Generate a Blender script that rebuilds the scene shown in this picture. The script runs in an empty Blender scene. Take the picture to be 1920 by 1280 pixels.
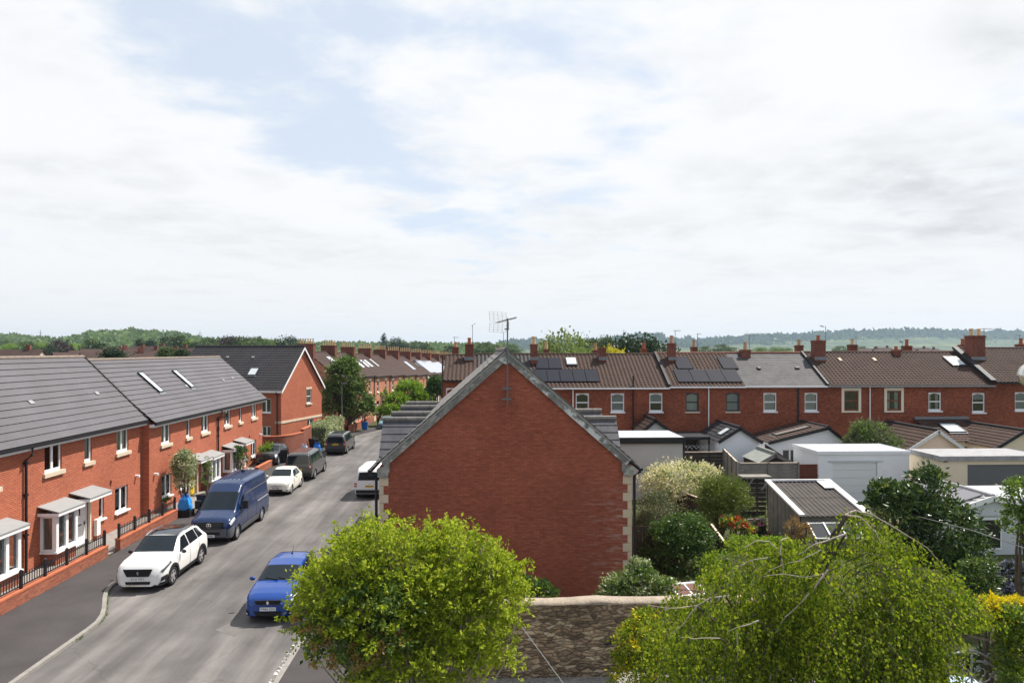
import bpy, math, random
import numpy as np
from mathutils import Vector, Matrix
R = math.radians
sc = bpy.context.scene
C = sc.collection
rnd = random.Random(7)
rng = np.random.default_rng(7)

# ---------------------------------------------------------------- camera
FPX = 1320.0; H = 8.95; HY = 657.0
PSI = math.atan(55 / FPX)
cam_d = bpy.data.cameras.new('camera'); cam = bpy.data.objects.new('camera', cam_d); C.objects.link(cam)
cam.location = (0, 0, H); cam.rotation_euler = (R(90), 0, -PSI)
cam_d.sensor_width = 36; cam_d.lens = FPX / 1920 * 36
cam_d.shift_y = 17 / 1920
cam_d.clip_start = 0.05; cam_d.clip_end = 20000
sc.camera = cam
sc.view_settings.view_transform = 'Standard'; sc.view_settings.look = 'None'
sc.view_settings.exposure = 0.5; sc.view_settings.gamma = 1.0
sc.cycles.use_denoising = True
sc.cycles.max_bounces = 6; sc.cycles.diffuse_bounces = 3; sc.cycles.glossy_bounces = 3
sc.cycles.transparent_max_bounces = 10; sc.cycles.transmission_bounces = 4; sc.cycles.volume_bounces = 0
sc.cycles.sample_clamp_indirect = 6

# ---------------------------------------------------------------- sun + sky
SUN_EL = R(57); SUN_AZ = R(32)           # azimuth measured from +X towards +Y
sd = Vector((math.cos(SUN_EL) * math.cos(SUN_AZ), math.cos(SUN_EL) * math.sin(SUN_AZ), math.sin(SUN_EL)))
sun_d = bpy.data.lights.new('sun', 'SUN'); sun_d.energy = 5.0; sun_d.angle = R(0.9); sun_d.color = (1, 0.94, 0.86)
sun = bpy.data.objects.new('sun', sun_d); C.objects.link(sun)
sun.rotation_euler = sd.to_track_quat('Z', 'Y').to_euler(); sun.location = (60, 20, 80)

world = bpy.data.worlds.new('World'); sc.world = world; world.use_nodes = True
wt = world.node_tree

class NT:
    """small wrapper to write node trees"""
    def __init__(s, t): s.t = t
    def n(s, typ, **kw):
        nd = s.t.nodes.new(typ)
        for k, v in kw.items():
            if hasattr(nd, k): setattr(nd, k, v)
        return nd
    def put(s, sock, v):
        if isinstance(v, bpy.types.NodeSocket): s.t.links.new(v, sock)
        elif v is not None:
            try: sock.default_value = v
            except Exception: sock.default_value = (*v, 1.0)
    def math(s, op, a, b=None, c=None, clamp=False):
        nd = s.n('ShaderNodeMath', operation=op, use_clamp=clamp)
        for i, v in enumerate((a, b, c)):
            if v is not None: s.put(nd.inputs[i], v)
        return nd.outputs[0]
    def vmath(s, op, a, b=None, scale=None):
        nd = s.n('ShaderNodeVectorMath', operation=op)
        s.put(nd.inputs[0], a)
        if b is not None: s.put(nd.inputs[1], b)
        if scale is not None: s.put(nd.inputs['Scale'], scale)
        return nd.outputs['Value'] if op in ('DOT_PRODUCT', 'LENGTH', 'DISTANCE') else nd.outputs[0]
    def sep(s, v):
        nd = s.n('ShaderNodeSeparateXYZ'); s.put(nd.inputs[0], v); return nd.outputs
    def comb(s, x, y, z=0.0):
        nd = s.n('ShaderNodeCombineXYZ')
        for i, v in enumerate((x, y, z)): s.put(nd.inputs[i], v)
        return nd.outputs[0]
    def noise(s, vec, scale, detail=4, rough=0.55, dist=0.0, dims='3D'):
        nd = s.n('ShaderNodeTexNoise', noise_dimensions=dims)
        s.put(nd.inputs['Vector'], vec); s.put(nd.inputs['Scale'], scale); s.put(nd.inputs['Detail'], detail)
        s.put(nd.inputs['Roughness'], rough); s.put(nd.inputs['Distortion'], dist)
        return nd.outputs['Fac']
    def ramp(s, fac, stops, interp='LINEAR'):
        nd = s.n('ShaderNodeValToRGB'); nd.color_ramp.interpolation = interp
        e = nd.color_ramp.elements
        while len(e) < len(stops): e.new(0.5)
        for i, (p, c) in enumerate(stops):
            e[i].position = p
            e[i].color = (c, c, c, 1) if not hasattr(c, '__len__') else (*c[:3], 1)
        s.put(nd.inputs[0], fac); return nd.outputs[0]
    def mix(s, fac, a, b, blend='MIX'):
        nd = s.n('ShaderNodeMix', data_type='RGBA', blend_type=blend)
        s.put(nd.inputs[0], fac); s.put(nd.inputs[6], a); s.put(nd.inputs[7], b); return nd.outputs[2]
    def mapr(s, v, a, b, c=0.0, d=1.0, smooth=False):
        nd = s.n('ShaderNodeMapRange', interpolation_type='SMOOTHSTEP' if smooth else 'LINEAR')
        for i, q in enumerate((v, a, b, c, d)): s.put(nd.inputs[i], q)
        return nd.outputs[0]
    def link(s, a, b): s.t.links.new(a, b)

def build_sky():
    t = NT(wt); wt.nodes.clear()
    out = t.n('ShaderNodeOutputWorld')
    sky = t.n('ShaderNodeTexSky', sky_type='NISHITA'); sky.sun_disc = False
    sky.sun_elevation = SUN_EL; sky.sun_rotation = math.pi / 2 - SUN_AZ
    sky.air_density = 1.0; sky.dust_density = 1.4; sky.ozone_density = 1.0
    gen = t.n('ShaderNodeTexCoord').outputs['Generated']
    dr = t.vmath('NORMALIZE', gen)
    x, y, z = t.sep(dr)
    zc = t.math('MAXIMUM', z, 0.0)
    k = t.math('ADD', zc, 0.10)
    pu = t.math('DIVIDE', x, k); pv = t.math('DIVIDE', y, k)
    p = t.comb(pu, pv, 0.0)                                    # the cloud layer seen from below
    warp = t.noise(p, 0.9, 3)
    pw = t.vmath('ADD', p, t.comb(t.math('MULTIPLY', warp, 0.5), t.math('MULTIPLY', warp, 0.3), 0.0))
    n1 = t.noise(pw, 1.15, 9, 0.58)
    n2 = t.noise(t.vmath('ADD', pw, (7.3, 2.1, 0.0)), 3.4, 8, 0.62)
    # thinner and thicker regions of the layer, by direction (tangent of azimuth, tangent of elevation)
    yy = t.math('MAXIMUM', y, 0.05)
    u = t.math('DIVIDE', x, yy); v = t.math('DIVIDE', z, yy)
    def blob(px, py, rx, ry, rot, amp):
        a = (px - 960) / FPX; du = math.tan(math.atan(a) + PSI); dv = (HY - py) / FPX
        c, s_ = math.cos(R(rot)), math.sin(R(rot))
        a0 = t.math('SUBTRACT', u, du); b0 = t.math('SUBTRACT', v, dv)
        a1 = t.math('DIVIDE', t.math('ADD', t.math('MULTIPLY', a0, c), t.math('MULTIPLY', b0, s_)), rx / FPX)
        b1 = t.math('DIVIDE', t.math('SUBTRACT', t.math('MULTIPLY', b0, c), t.math('MULTIPLY', a0, s_)), ry / FPX)
        r2 = t.math('ADD', t.math('MULTIPLY', a1, a1), t.math('MULTIPLY', b1, b1))
        return t.math('MULTIPLY', t.math('EXPONENT', t.math('MULTIPLY', r2, -1.0)), amp)
    holes = None
    for b in BLUE:
        w = blob(*b); holes = w if holes is None else t.math('ADD', holes, w)
    cov = t.math('ADD', t.math('SUBTRACT', 0.74, holes), t.math('MULTIPLY', t.math('SUBTRACT', n1, 0.5), 2.3))
    cov = t.math('ADD', cov, t.math('MULTIPLY', t.math('SUBTRACT', n2, 0.5), 1.2))
    low = t.mapr(z, 0.02, 0.16, 1.0, 0.0)
    cov = t.math('ADD', cov, t.math('MULTIPLY', low, 0.45))
    back = t.mapr(y, 0.25, -0.35, 0.0, 1.0, True)                # unseen sky behind the viewer, cloud thinned to deepen the shade
    cov = t.math('SUBTRACT', cov, t.math('MULTIPLY', back, 0.42))
    dens = t.mapr(cov, 0.15, 0.75, 0.0, 1.0, True)
    greys = None
    for b in GREY:
        w = blob(*b); greys = w if greys is None else t.math('ADD', greys, w)
    gn = t.noise(t.vmath('ADD', pw, (3.1, 9.7, 0.0)), 2.1, 8, 0.58)
    gsum = t.math('ADD', t.math('MULTIPLY', t.mapr(gn, 0.48, 0.72, 0.0, 1.0, True), 0.30), t.math('MULTIPLY', greys, t.mapr(n2, 0.38, 0.6, 0.15, 0.75)), clamp=True)
    ccol = t.mix(gsum, CLOUD_WHITE, CLOUD_GREY)
    ccol = t.mix(t.math('MULTIPLY', low, 0.8), ccol, CLOUD_LOW)
    blue = t.n('ShaderNodeBackground'); t.link(sky.outputs[0], blue.inputs[0]); blue.inputs[1].default_value = SKY_STRENGTH
    veil = t.n('ShaderNodeBackground'); t.put(veil.inputs[0], CLOUD_VEIL); veil.inputs[1].default_value = 1.0
    m0 = t.n('ShaderNodeMixShader'); t.link(t.mapr(back, 0.0, 1.0, 0.75, 0.38), m0.inputs[0])
    t.link(blue.outputs[0], m0.inputs[1]); t.link(veil.outputs[0], m0.inputs[2])
    cb = t.n('ShaderNodeBackground'); t.link(ccol, cb.inputs[0]); cb.inputs[1].default_value = 1.0
    m = t.n('ShaderNodeMixShader'); t.link(dens, m.inputs[0]); t.link(m0.outputs[0], m.inputs[1]); t.link(cb.outputs[0], m.inputs[2])
    t.link(m.outputs[0], out.inputs[0])

SKY_STRENGTH = 0.10
CLOUD_WHITE = (0.69, 0.70, 0.712); CLOUD_GREY = (0.47, 0.485, 0.505); CLOUD_LOW = (0.63, 0.645, 0.65); CLOUD_VEIL = (0.58, 0.64, 0.72)
BLUE = [(330, 120, 430, 130, -14, 0.44), (620, 270, 260, 80, -30, 0.26), (800, 380, 220, 60, -30, 0.38), (780, 40, 420, 70, -4, 0.30), (60, 60, 170, 80, -20, -0.30), (260, 330, 420, 110, -16, -0.45), (1250, 90, 300, 60, 0, 0.10), (1660, 360, 280, 110, 0, -0.5), (1700, 60, 240, 80, 0, -.3)]
GREY = [(1740, 330, 280, 65, 0, 1.15), (1800, 430, 260, 35, 0, .8), (1900, 60, 130, 60, 0, .9), (1150, 430, 260, 35, 5, 0.5), (250, 420, 330, 40, -8, 0.42),
        (1500, 500, 300, 25, 0, 0.4), (620, 480, 300, 25, -5, 0.35), (60, 110, 120, 50, -20, 0.35), (90, 330, 140, 30, 0, .35)]
build_sky()

# ---------------------------------------------------------------- where a pixel of the survey sketch lies in the world
CP, SP = math.cos(PSI), math.sin(PSI)
def ray(px, py):
    u = (px - 960) / FPX; v = (HY - py) / FPX
    return u * CP + SP, CP - u * SP, v
def WY(px, py, Y): a = ray(px, py); t = Y / a[1]; return Vector((t * a[0], Y, H + t * a[2]))
def WX(px, py, X): a = ray(px, py); t = X / a[0]; return Vector((X, t * a[1], H + t * a[2]))
def WG(px, py, z=0.0): a = ray(px, py); t = (z - H) / a[2]; return Vector((t * a[0], t * a[1], z))
def gz(y):                                                       # the land falls gently away beyond the street
    return -min(max(y - 66.0, 0.0) * 0.0265, 8.0)

# ---------------------------------------------------------------- materials
MAT = {}
def new_mat(name):
    m = bpy.data.materials.new(name); m.use_nodes = True; m.node_tree.nodes.clear()
    t = NT(m.node_tree); out = t.n('ShaderNodeOutputMaterial'); MAT[name] = m
    return m, t, out
def bsdf(t, out, col, rough=0.8, metal=0.0, spec=0.3, coat=0.0, normal=None):
    b = t.n('ShaderNodeBsdfPrincipled')
    t.put(b.inputs['Base Color'], col if isinstance(col, bpy.types.NodeSocket) else (*col[:3], 1))
    t.put(b.inputs['Roughness'], rough); t.put(b.inputs['Metallic'], metal)
    t.put(b.inputs['Specular IOR Level'], spec); t.put(b.inputs['Coat Weight'], coat); t.put(b.inputs['Coat Roughness'], 0.04)
    if normal is not None: t.link(normal, b.inputs['Normal'])
    t.link(b.outputs[0], out.inputs[0]); return b
def pos(t): return t.n('ShaderNodeNewGeometry').outputs['Position']
def bump(t, h, strength, dist=0.02):
    nd = t.n('ShaderNodeBump'); nd.inputs['Strength'].default_value = strength; nd.inputs['Distance'].default_value = dist
    t.link(h, nd.inputs['Height']); return nd.outputs[0]
def M(name, col, rough=0.8, metal=0.0, spec=0.3, coat=0.0, var=0.0, vs=1.5, fine=0.0, fs=25.0, bm=0.0, stain=None):
    """plain material with slow and fine colour variation; stain=(colour, scale, lo, hi) lays irregular patches over it"""
    m, t, out = new_mat(name); p = pos(t); c = (*col, 1)
    if var: c = t.mix(1.0, c, t.mapr(t.noise(p, vs, 5), 0.25, 0.75, 1 - var, 1 + var), 'MULTIPLY')
    if fine: c = t.mix(1.0, c, t.mapr(t.noise(p, fs, 3), 0.25, 0.75, 1 - fine, 1 + fine), 'MULTIPLY')
    if stain: c = t.mix(t.mapr(t.noise(p, stain[1], 6, 0.65), stain[2], stain[3]), c, (*stain[0], 1))
    nrm = bump(t, t.noise(p, fs, 4), bm) if bm else None
    bsdf(t, out, c, rough, metal, spec, coat, nrm); return m
def brick(name, c1, c2, mortar, bw=0.225, bh=0.075, ms=0.010, var=0.16, patch=None, bias=0.0, streak=0.0, eff=False):
    m, t, out = new_mat(name)
    g = t.n('ShaderNodeNewGeometry'); p = t.sep(g.outputs['Position']); nn = t.sep(g.outputs['True Normal'])
    ax = t.math('GREATER_THAN', t.math('ABSOLUTE', nn[0]), 0.7)
    az = t.math('GREATER_THAN', t.math('ABSOLUTE', nn[2]), 0.7)
    uu = t.math('ADD', t.math('MULTIPLY', p[1], ax), t.math('MULTIPLY', p[0], t.math('SUBTRACT', 1.0, ax)))
    vv = t.math('ADD', t.math('MULTIPLY', p[2], t.math('SUBTRACT', 1.0, az)), t.math('MULTIPLY', p[1], az))
    b = t.n('ShaderNodeTexBrick'); b.offset = 0.5
    t.put(b.inputs['Vector'], t.comb(uu, vv)); t.put(b.inputs['Color1'], (*c1, 1)); t.put(b.inputs['Color2'], (*c2, 1)); t.put(b.inputs['Mortar'], (*mortar, 1))
    t.put(b.inputs['Scale'], 1.0); t.put(b.inputs['Mortar Size'], ms); t.put(b.inputs['Mortar Smooth'], 0.2); t.put(b.inputs['Bias'], bias)
    t.put(b.inputs['Brick Width'], bw); t.put(b.inputs['Row Height'], bh)
    c = b.outputs['Color']
    if eff:                                                       # pale salts near the garden corner of the wall
        k_ = t.math('MULTIPLY', t.math('MULTIPLY', t.mapr(p[0], 3.3, 5.0), t.mapr(p[2], 4.6, 3.6)), t.mapr(t.noise(t.comb(t.math('MULTIPLY', uu, 1.6), t.math('MULTIPLY', vv, 9.0)), 1.0, 5, .65), .50, .66))
        c = t.mix(t.math('MULTIPLY', k_, .7), c, (0.50, 0.36, 0.32, 1))
    c = t.mix(1.0, c, t.mapr(t.noise(g.outputs['Position'], 0.55, 5), 0.25, 0.75, 1 - var, 1 + var), 'MULTIPLY')
    c = t.mix(1.0, c, t.mapr(t.noise(t.comb(t.math('MULTIPLY', uu, 4.4), t.math('MULTIPLY', vv, 13.3)), 1.0, 2), 0.25, 0.75, 1 - var * 1.3, 1 + var * 1.3), 'MULTIPLY')
    if streak: c = t.mix(1.0, c, t.mapr(t.noise(t.comb(t.math('MULTIPLY', uu, 0.25), t.math('MULTIPLY', vv, 9.0)), 1.0, 3), 0.3, 0.7, 1 - streak, 1 + streak), 'MULTIPLY')
    if patch: c = t.mix(t.mapr(t.noise(g.outputs['Position'], patch[1], 7, 0.7), patch[2], patch[3]), c, (*patch[0], 1))
    bsdf(t, out, c, 0.85, 0, 0.2, normal=bump(t, b.outputs['Fac'], -0.35, 0.01)); return m
def leafmat(name, cols, trans=0.35, rough=0.5, spec=0.3, clump=0.0):
    m, t, out = new_mat(name)
    g = t.n('ShaderNodeNewGeometry')
    f = g.outputs['Random Per Island']
    if clump: f = t.math('ADD', t.math('MULTIPLY', f, 1 - clump), t.math('MULTIPLY', t.mapr(t.noise(g.outputs['Position'], 1.3, 3), 0.3, 0.7), clump))
    k = len(cols); c = t.ramp(f, [(i / (k - 1) * 0.9 + 0.05, cols[i]) for i in range(k)])
    b = t.n('ShaderNodeBsdfPrincipled'); t.link(c, b.inputs['Base Color']); t.put(b.inputs['Roughness'], rough); t.put(b.inputs['Specular IOR Level'], spec)
    tr = t.n('ShaderNodeBsdfTranslucent'); t.link(t.mix(1.0, c, (1.15, 1.2, 0.7, 1), 'MULTIPLY'), tr.inputs[0])
    mx = t.n('ShaderNodeMixShader'); mx.inputs[0].default_value = trans
    t.link(b.outputs[0], mx.inputs[1]); t.link(tr.outputs[0], mx.inputs[2]); t.link(mx.outputs[0], out.inputs[0]); return m
def glassmat(name, tint=(0.55, 0.6, 0.6), refl=0.22):
    m, t, out = new_mat(name)
    tr = t.n('ShaderNodeBsdfTransparent'); t.put(tr.inputs[0], (*tint, 1))
    gl = t.n('ShaderNodeBsdfGlossy'); t.put(gl.inputs[0], (0.9, 0.95, 1, 1)); gl.inputs['Roughness'].default_value = 0.03
    fr = t.n('ShaderNodeFresnel'); fr.inputs[0].default_value = 1.45
    mx = t.n('ShaderNodeMixShader'); t.link(t.math('ADD', fr.outputs[0], refl - 0.05, clamp=True), mx.inputs[0])
    t.link(tr.outputs[0], mx.inputs[1]); t.link(gl.outputs[0], mx.inputs[2]); t.link(mx.outputs[0], out.inputs[0]); return m

brick('brick_new', (0.55, 0.170, 0.088), (0.45, 0.127, 0.068), (0.20, 0.085, 0.06), var=0.12, ms=0.014)
brick('brick_gable', (0.41, 0.110, 0.062), (0.31, 0.080, 0.048), (0.22, 0.088, 0.062), var=0.15, ms=0.011, streak=0.03, eff=True)
brick('brick_old', (0.31, 0.084, 0.038), (0.195, 0.048, 0.025), (0.19, 0.085, 0.055), var=0.26, patch=((0.42, 0.19, 0.10), 4.5, 0.66, 0.84))
brick('brick_far', (0.50, 0.20, 0.115), (0.42, 0.15, 0.085), (0.42, 0.25, 0.17), var=0.15)
brick('brick_low_wall', (0.36, 0.10, 0.055), (0.24, 0.068, 0.042), (0.22, 0.14, 0.10), var=0.25, patch=((0.10, 0.075, 0.05), 2.2, 0.55, 0.75))
brick('brick_curved', (0.26, 0.08, 0.05), (0.19, 0.06, 0.04), (0.2, 0.11, 0.08), var=0.2)
brick('brick_chimney', (0.22, 0.06, 0.036), (0.15, 0.042, 0.028), (0.2, 0.11, 0.08), var=0.25, patch=((0.07, 0.055, 0.05), 3.0, 0.55, 0.8))
M('brick_coping', (0.45, 0.14, 0.07), 0.85, var=0.2, vs=2, fine=0.15, fs=14)
M('tile_edge', (0.03, 0.027, 0.027), 0.9)  # near-black: shadow gap between tile courses put into the colour, plus lichen
M('tile_grey', (0.092, 0.088, 0.098), 0.62, spec=0.35, var=0.14, vs=0.6, fine=0.10, fs=7, stain=((.13, .11, .075), 1.1, .66, .9))
M('tile_ridge', (0.21, 0.17, 0.14), 0.85, var=0.2, vs=3)
M('tile_black', (0.036, 0.033, 0.036), 0.65, var=0.2, vs=1.2, fine=0.1, fs=6)
M('tile_brown', (0.058, 0.032, 0.023), 0.8, var=0.24, vs=1.1, fine=0.2, fs=6, stain=((0.30, 0.19, 0.075), 0.9, 0.72, 0.92))
M('tile_brown_far', (0.050, 0.028, 0.023), 0.85, var=0.2, vs=0.7, fine=0.12, fs=4)
M('tile_red_old', (0.21, 0.10, 0.07), 0.85, var=0.25, vs=1.4, fine=0.2, fs=6)
M('slate_old', (0.078, 0.076, 0.078), 0.75, var=0.28, vs=1.4, fine=0.22, fs=7, stain=((0.05, 0.045, 0.04), 0.8, 0.58, 0.8))
M('slate_gable', (0.175, 0.165, 0.155), 0.8, var=0.25, vs=1.6, fine=0.2, fs=8, stain=((0.28, 0.25, 0.19), 2.5, 0.56, 0.75))
M('slate_dormer', (0.085, 0.085, 0.095), 0.75, var=0.25, vs=1.6, fine=0.2, fs=8, stain=((0.2, 0.19, 0.16), 3.5, 0.66, 0.85))
M('verge_paint', (0.22, 0.215, 0.205), 0.8, var=0.3, vs=2.5, fine=0.2, fs=10, stain=((0.66, 0.66, 0.66), 2.4, 0.47, 0.56))
M('verge_stone', (0.25, 0.24, 0.225), 0.85, var=0.35, vs=3.5, fine=0.3, fs=12, stain=((0.44, 0.42, 0.38), 3.0, 0.55, 0.65))
M('quoin_stone', (0.62, 0.49, 0.36), 0.85, var=0.1, vs=2)
M('sill_stone', (0.60, 0.50, 0.38), 0.85, var=0.12, vs=3)
M('render_white', (0.80, 0.81, 0.84), 0.8, var=0.05, vs=0.8, fine=0.03, stain=((0.5, 0.5, 0.48), 1.2, 0.62, 0.9))
M('render_cream', (0.72, 0.63, 0.48), 0.85, var=0.08, vs=0.8, stain=((0.45, 0.4, 0.32), 1.3, 0.62, 0.9))
M('render_pink', (0.66, 0.53, 0.43), 0.85, var=0.08, vs=0.8)
M('render_grey', (0.50, 0.49, 0.48), 0.85, var=0.08, vs=0.7, stain=((0.33, 0.32, 0.31), 1.0, 0.6, 0.85))
M('render_pale', (0.55, 0.57, 0.58), 0.85, var=0.06, vs=1)
M('felt_pale', (0.37, 0.385, 0.41), 0.7, var=0.08, vs=0.9, stain=((0.42, 0.44, 0.46), 0.8, 0.58, 0.85))
M('felt_grey', (0.30, 0.30, 0.31), 0.85, var=0.2, vs=2, fine=0.2, fs=12)
M('felt_green', (0.25, 0.265, 0.24), 0.85, var=0.12, vs=2)
M('upvc', (0.82, 0.82, 0.82), 0.35, spec=0.4)
M('white_paint', (0.80, 0.80, 0.79), 0.5, var=0.05, vs=2)
M('cream_paint', (0.74, 0.68, 0.55), 0.6)
M('black_metal', (0.012, 0.012, 0.016), 0.4, spec=0.5)
M('black_plastic', (0.014, 0.013, 0.016), 0.45, spec=0.4)
M('dark_frame', (0.045, 0.05, 0.062), 0.4)
M('brown_frame', (0.24, 0.075, 0.03), 0.5)
M('lead', (0.20, 0.215, 0.225), 0.6, var=0.15, vs=3)
M('lead_dark', (0.018, 0.020, 0.023), 0.6)
M('canopy_grey', (0.27, 0.275, 0.275), 0.6, var=0.06, vs=3)
M('yellow_door', (0.80, 0.55, 0.01), 0.45)
M('bronze_door', (0.05, 0.03, 0.025), 0.5)
M('curtain_pale', (0.62, 0.63, 0.60), 0.9, var=0.1, vs=4)
M('blind_green', (0.50, 0.60, 0.56), 0.9)
M('blind_grey', (0.42, 0.46, 0.48), 0.9)
M('blind_brown', (0.17, 0.145, 0.13), 0.6, var=.15, vs=3)
M('blind_tan', (0.42, 0.33, 0.26), 0.9)
M('pot_buff', (0.62, 0.42, 0.22), 0.85, var=0.15, vs=4)
M('pot_red', (0.38, 0.12, 0.06), 0.85, var=0.15, vs=4)
M('pot_tan', (0.46, 0.28, 0.16), 0.85, var=0.15, vs=4)
M('mortar', (0.36, 0.35, 0.33), 0.9)
M('aerial_metal', (0.17, 0.17, 0.175), 0.6, metal=0.2)
M('panel_red', (0.15, 0.07, 0.055), .8)
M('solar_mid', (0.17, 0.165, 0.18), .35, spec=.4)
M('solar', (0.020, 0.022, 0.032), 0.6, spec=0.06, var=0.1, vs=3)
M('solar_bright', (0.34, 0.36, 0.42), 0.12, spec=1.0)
M('alu', (0.6, 0.62, 0.64), 0.4, metal=0.5)
M('fence_grey', (0.215, 0.195, 0.175), 0.9, var=0.25, vs=2.5, fine=0.2, fs=14)
M('fence_dark', (0.055, 0.042, 0.036), 0.9, var=0.3, vs=2.5, fine=0.2, fs=14)
M('gate_brown', (0.135, 0.042, 0.026), 0.7, var=0.15, vs=3)
M('timber_pale', (0.55, 0.46, 0.36), 0.85, var=0.1)
M('bark', (0.10, 0.08, 0.06), 0.9, var=0.3, vs=6)
M('bark_birch', (0.44, 0.37, 0.31), 0.8, var=0.3, vs=5)
M('twig', (0.22, 0.17, 0.12), 0.85, var=0.2, vs=5)
M('twig_pale', (0.40, 0.35, 0.28), 0.85, var=0.2, vs=5)
M('garage_white', (0.72, 0.73, 0.75), 0.5)
M('shutter_grey', (0.13, 0.135, 0.145), 0.5)
M('tarmac_dark', (0.055, 0.052, 0.052), 0.9)
M('concrete', (0.25, 0.235, 0.215), 0.9, var=0.15, vs=3, fine=0.15, fs=20)
M('gravel', (0.27, 0.25, 0.235), 0.95, var=0.3, vs=5, fine=0.5, fs=22, bm=0.6)
M('soil', (0.055, 0.042, 0.03), 0.95, var=0.3, vs=3)
M('bin_black', (0.015, 0.015, 0.018), 0.5)
M('bag_blue', (0.03, 0.26, 0.68), 0.35, spec=0.5, var=0.15, vs=6)
M('bag_pale', (0.45, 0.55, 0.66), 0.35, spec=0.5)
M('box_blue', (0.02, 0.16, 0.55), 0.5)
M('glass_dark', (0.016, 0.019, 0.022), 0.05, spec=0.7)
M('glass_far', (0.022, 0.026, 0.03), 0.12, spec=0.5)
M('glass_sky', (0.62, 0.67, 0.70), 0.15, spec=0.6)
glassmat('glass', (0.78, 0.82, 0.82), 0.16)
glassmat('glass_bright', (0.35, 0.4, 0.42), 0.55)
M('pylon', (0.42, 0.44, 0.46), 0.6)
M('wall_far', (0.47, 0.40, 0.34), 0.9, var=0.15, vs=0.3)
M('copper_leaf', (0.05, 0.02, 0.025), 0.8)

# ---------------------------------------------------------------- mesh building
class MB:
    def __init__(s): s.v = []; s.f = []
    def add(s, vs, fs):
        o = len(s.v); s.v.extend([tuple(v) for v in vs]); s.f.extend([tuple(i + o for i in f) for f in fs]); return s
    def poly(s, pts): return s.add(pts, [tuple(range(len(pts)))])
    def box(s, x0, x1, y0, y1, z0, z1):
        vs = [(x, y, z) for z in (z0, z1) for y in (y0, y1) for x in (x0, x1)]
        return s.add(vs, [(0, 2, 3, 1), (4, 5, 7, 6), (0, 1, 5, 4), (2, 6, 7, 3), (0, 4, 6, 2), (1, 3, 7, 5)])
    def hexa(s, b, t):                                           # bottom quad, top quad
        return s.add(list(b) + list(t), [(3, 2, 1, 0), (4, 5, 6, 7), (0, 1, 5, 4), (1, 2, 6, 5), (2, 3, 7, 6), (3, 0, 4, 7)])
    def prism(s, pts, d):                                        # polygon pushed along vector d
        n = len(pts); d = Vector(d); P = [Vector(p) for p in pts]
        return s.add(P + [p + d for p in P], [tuple(range(n - 1, -1, -1)), tuple(range(n, 2 * n))] + [(i, (i + 1) % n, n + (i + 1) % n, n + i) for i in range(n)])
    def tube(s, pts, r, n=6, cap=True):
        P = [Vector(p) for p in pts]; rs = r if hasattr(r, '__len__') else [r] * len(P); rings = []
        for i, p in enumerate(P):
            d = (P[min(i + 1, len(P) - 1)] - P[max(i - 1, 0)])
            if d.length < 1e-6: d = Vector((0, 0, 1))
            d.normalize(); a = d.cross(Vector((0, 0, 1)) if abs(d.z) < 0.9 else Vector((1, 0, 0))).normalized(); b = d.cross(a)
            rings.append([p + (a * math.cos(2 * math.pi * k / n) + b * math.sin(2 * math.pi * k / n)) * rs[i] for k in range(n)])
        vs = [v for rg in rings for v in rg]; fs = []
        for i in range(len(P) - 1):
            for k in range(n):
                fs.append((i * n + k, i * n + (k + 1) % n, (i + 1) * n + (k + 1) % n, (i + 1) * n + k))
        if cap: fs += [tuple(range(n - 1, -1, -1)), tuple((len(P) - 1) * n + k for k in range(n))]
        return s.add(vs, fs)
    def lathe(s, prof, c=(0, 0, 0), n=12):                       # profile (r, z) about a vertical axis
        vs = []; fs = []
        for (r, z) in prof:
            for k in range(n):
                a = 2 * math.pi * k / n; vs.append((c[0] + r * math.cos(a), c[1] + r * math.sin(a), c[2] + z))
        for i in range(len(prof) - 1):
            for k in range(n): fs.append((i * n + k, i * n + (k + 1) % n, (i + 1) * n + (k + 1) % n, (i + 1) * n + k))
        fs += [tuple(range(n - 1, -1, -1)), tuple((len(prof) - 1) * n + k for k in range(n))]
        return s.add(vs, fs)
    def grid(s, rows):
        m = len(rows[0]); vs = [p for r in rows for p in r]
        return s.add(vs, [(i * m + k, i * m + k + 1, (i + 1) * m + k + 1, (i + 1) * m + k) for i in range(len(rows) - 1) for k in range(m - 1)])
    def build(s, name, mat, parent=None, smooth=False):
        me = bpy.data.meshes.new(name); vs = s.v
        off = Vector((0, 0, 0))
        if parent is None:                                       # origin of a free thing at its base
            a = np.array(vs); off = Vector(((a[:, 0].min() + a[:, 0].max()) / 2, (a[:, 1].min() + a[:, 1].max()) / 2, a[:, 2].min()))
            vs = [(v[0] - off.x, v[1] - off.y, v[2] - off.z) for v in vs]
        me.from_pydata(vs, [], s.f); me.update()
        return link_mesh(name, me, mat, parent, smooth, off)
def wm(o):
    m = Matrix.LocRotScale(o.location, o.rotation_euler, o.scale)
    return (wm(o.parent) @ o.matrix_parent_inverse @ m) if o.parent else m
def link_mesh(name, me, mat, parent, smooth=False, off=Vector((0, 0, 0))):
    me.materials.append(MAT[mat] if isinstance(mat, str) else mat)
    if smooth: me.polygons.foreach_set('use_smooth', [True] * len(me.polygons))
    o = bpy.data.objects.new(name, me); C.objects.link(o)
    if parent is not None:
        o.parent = parent; o.matrix_parent_inverse = wm(parent).inverted()
    else: o.location = off
    return o
def thing(name, label, cat, loc=(0, 0, 0), rot=0.0, group=None):
    o = bpy.data.objects.new(name, None); C.objects.link(o); o.empty_display_size = 0.3
    o.location = loc; o.rotation_euler = (0, 0, rot); o['label'] = label; o['category'] = cat
    if group: o['group'] = group
    return o
def tag(o, label, cat, group=None, kind=None):
    o['label'] = label; o['category'] = cat
    if group: o['group'] = group
    if kind: o['kind'] = kind
    return o
def struct(o): o['kind'] = 'structure'; return o
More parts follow.
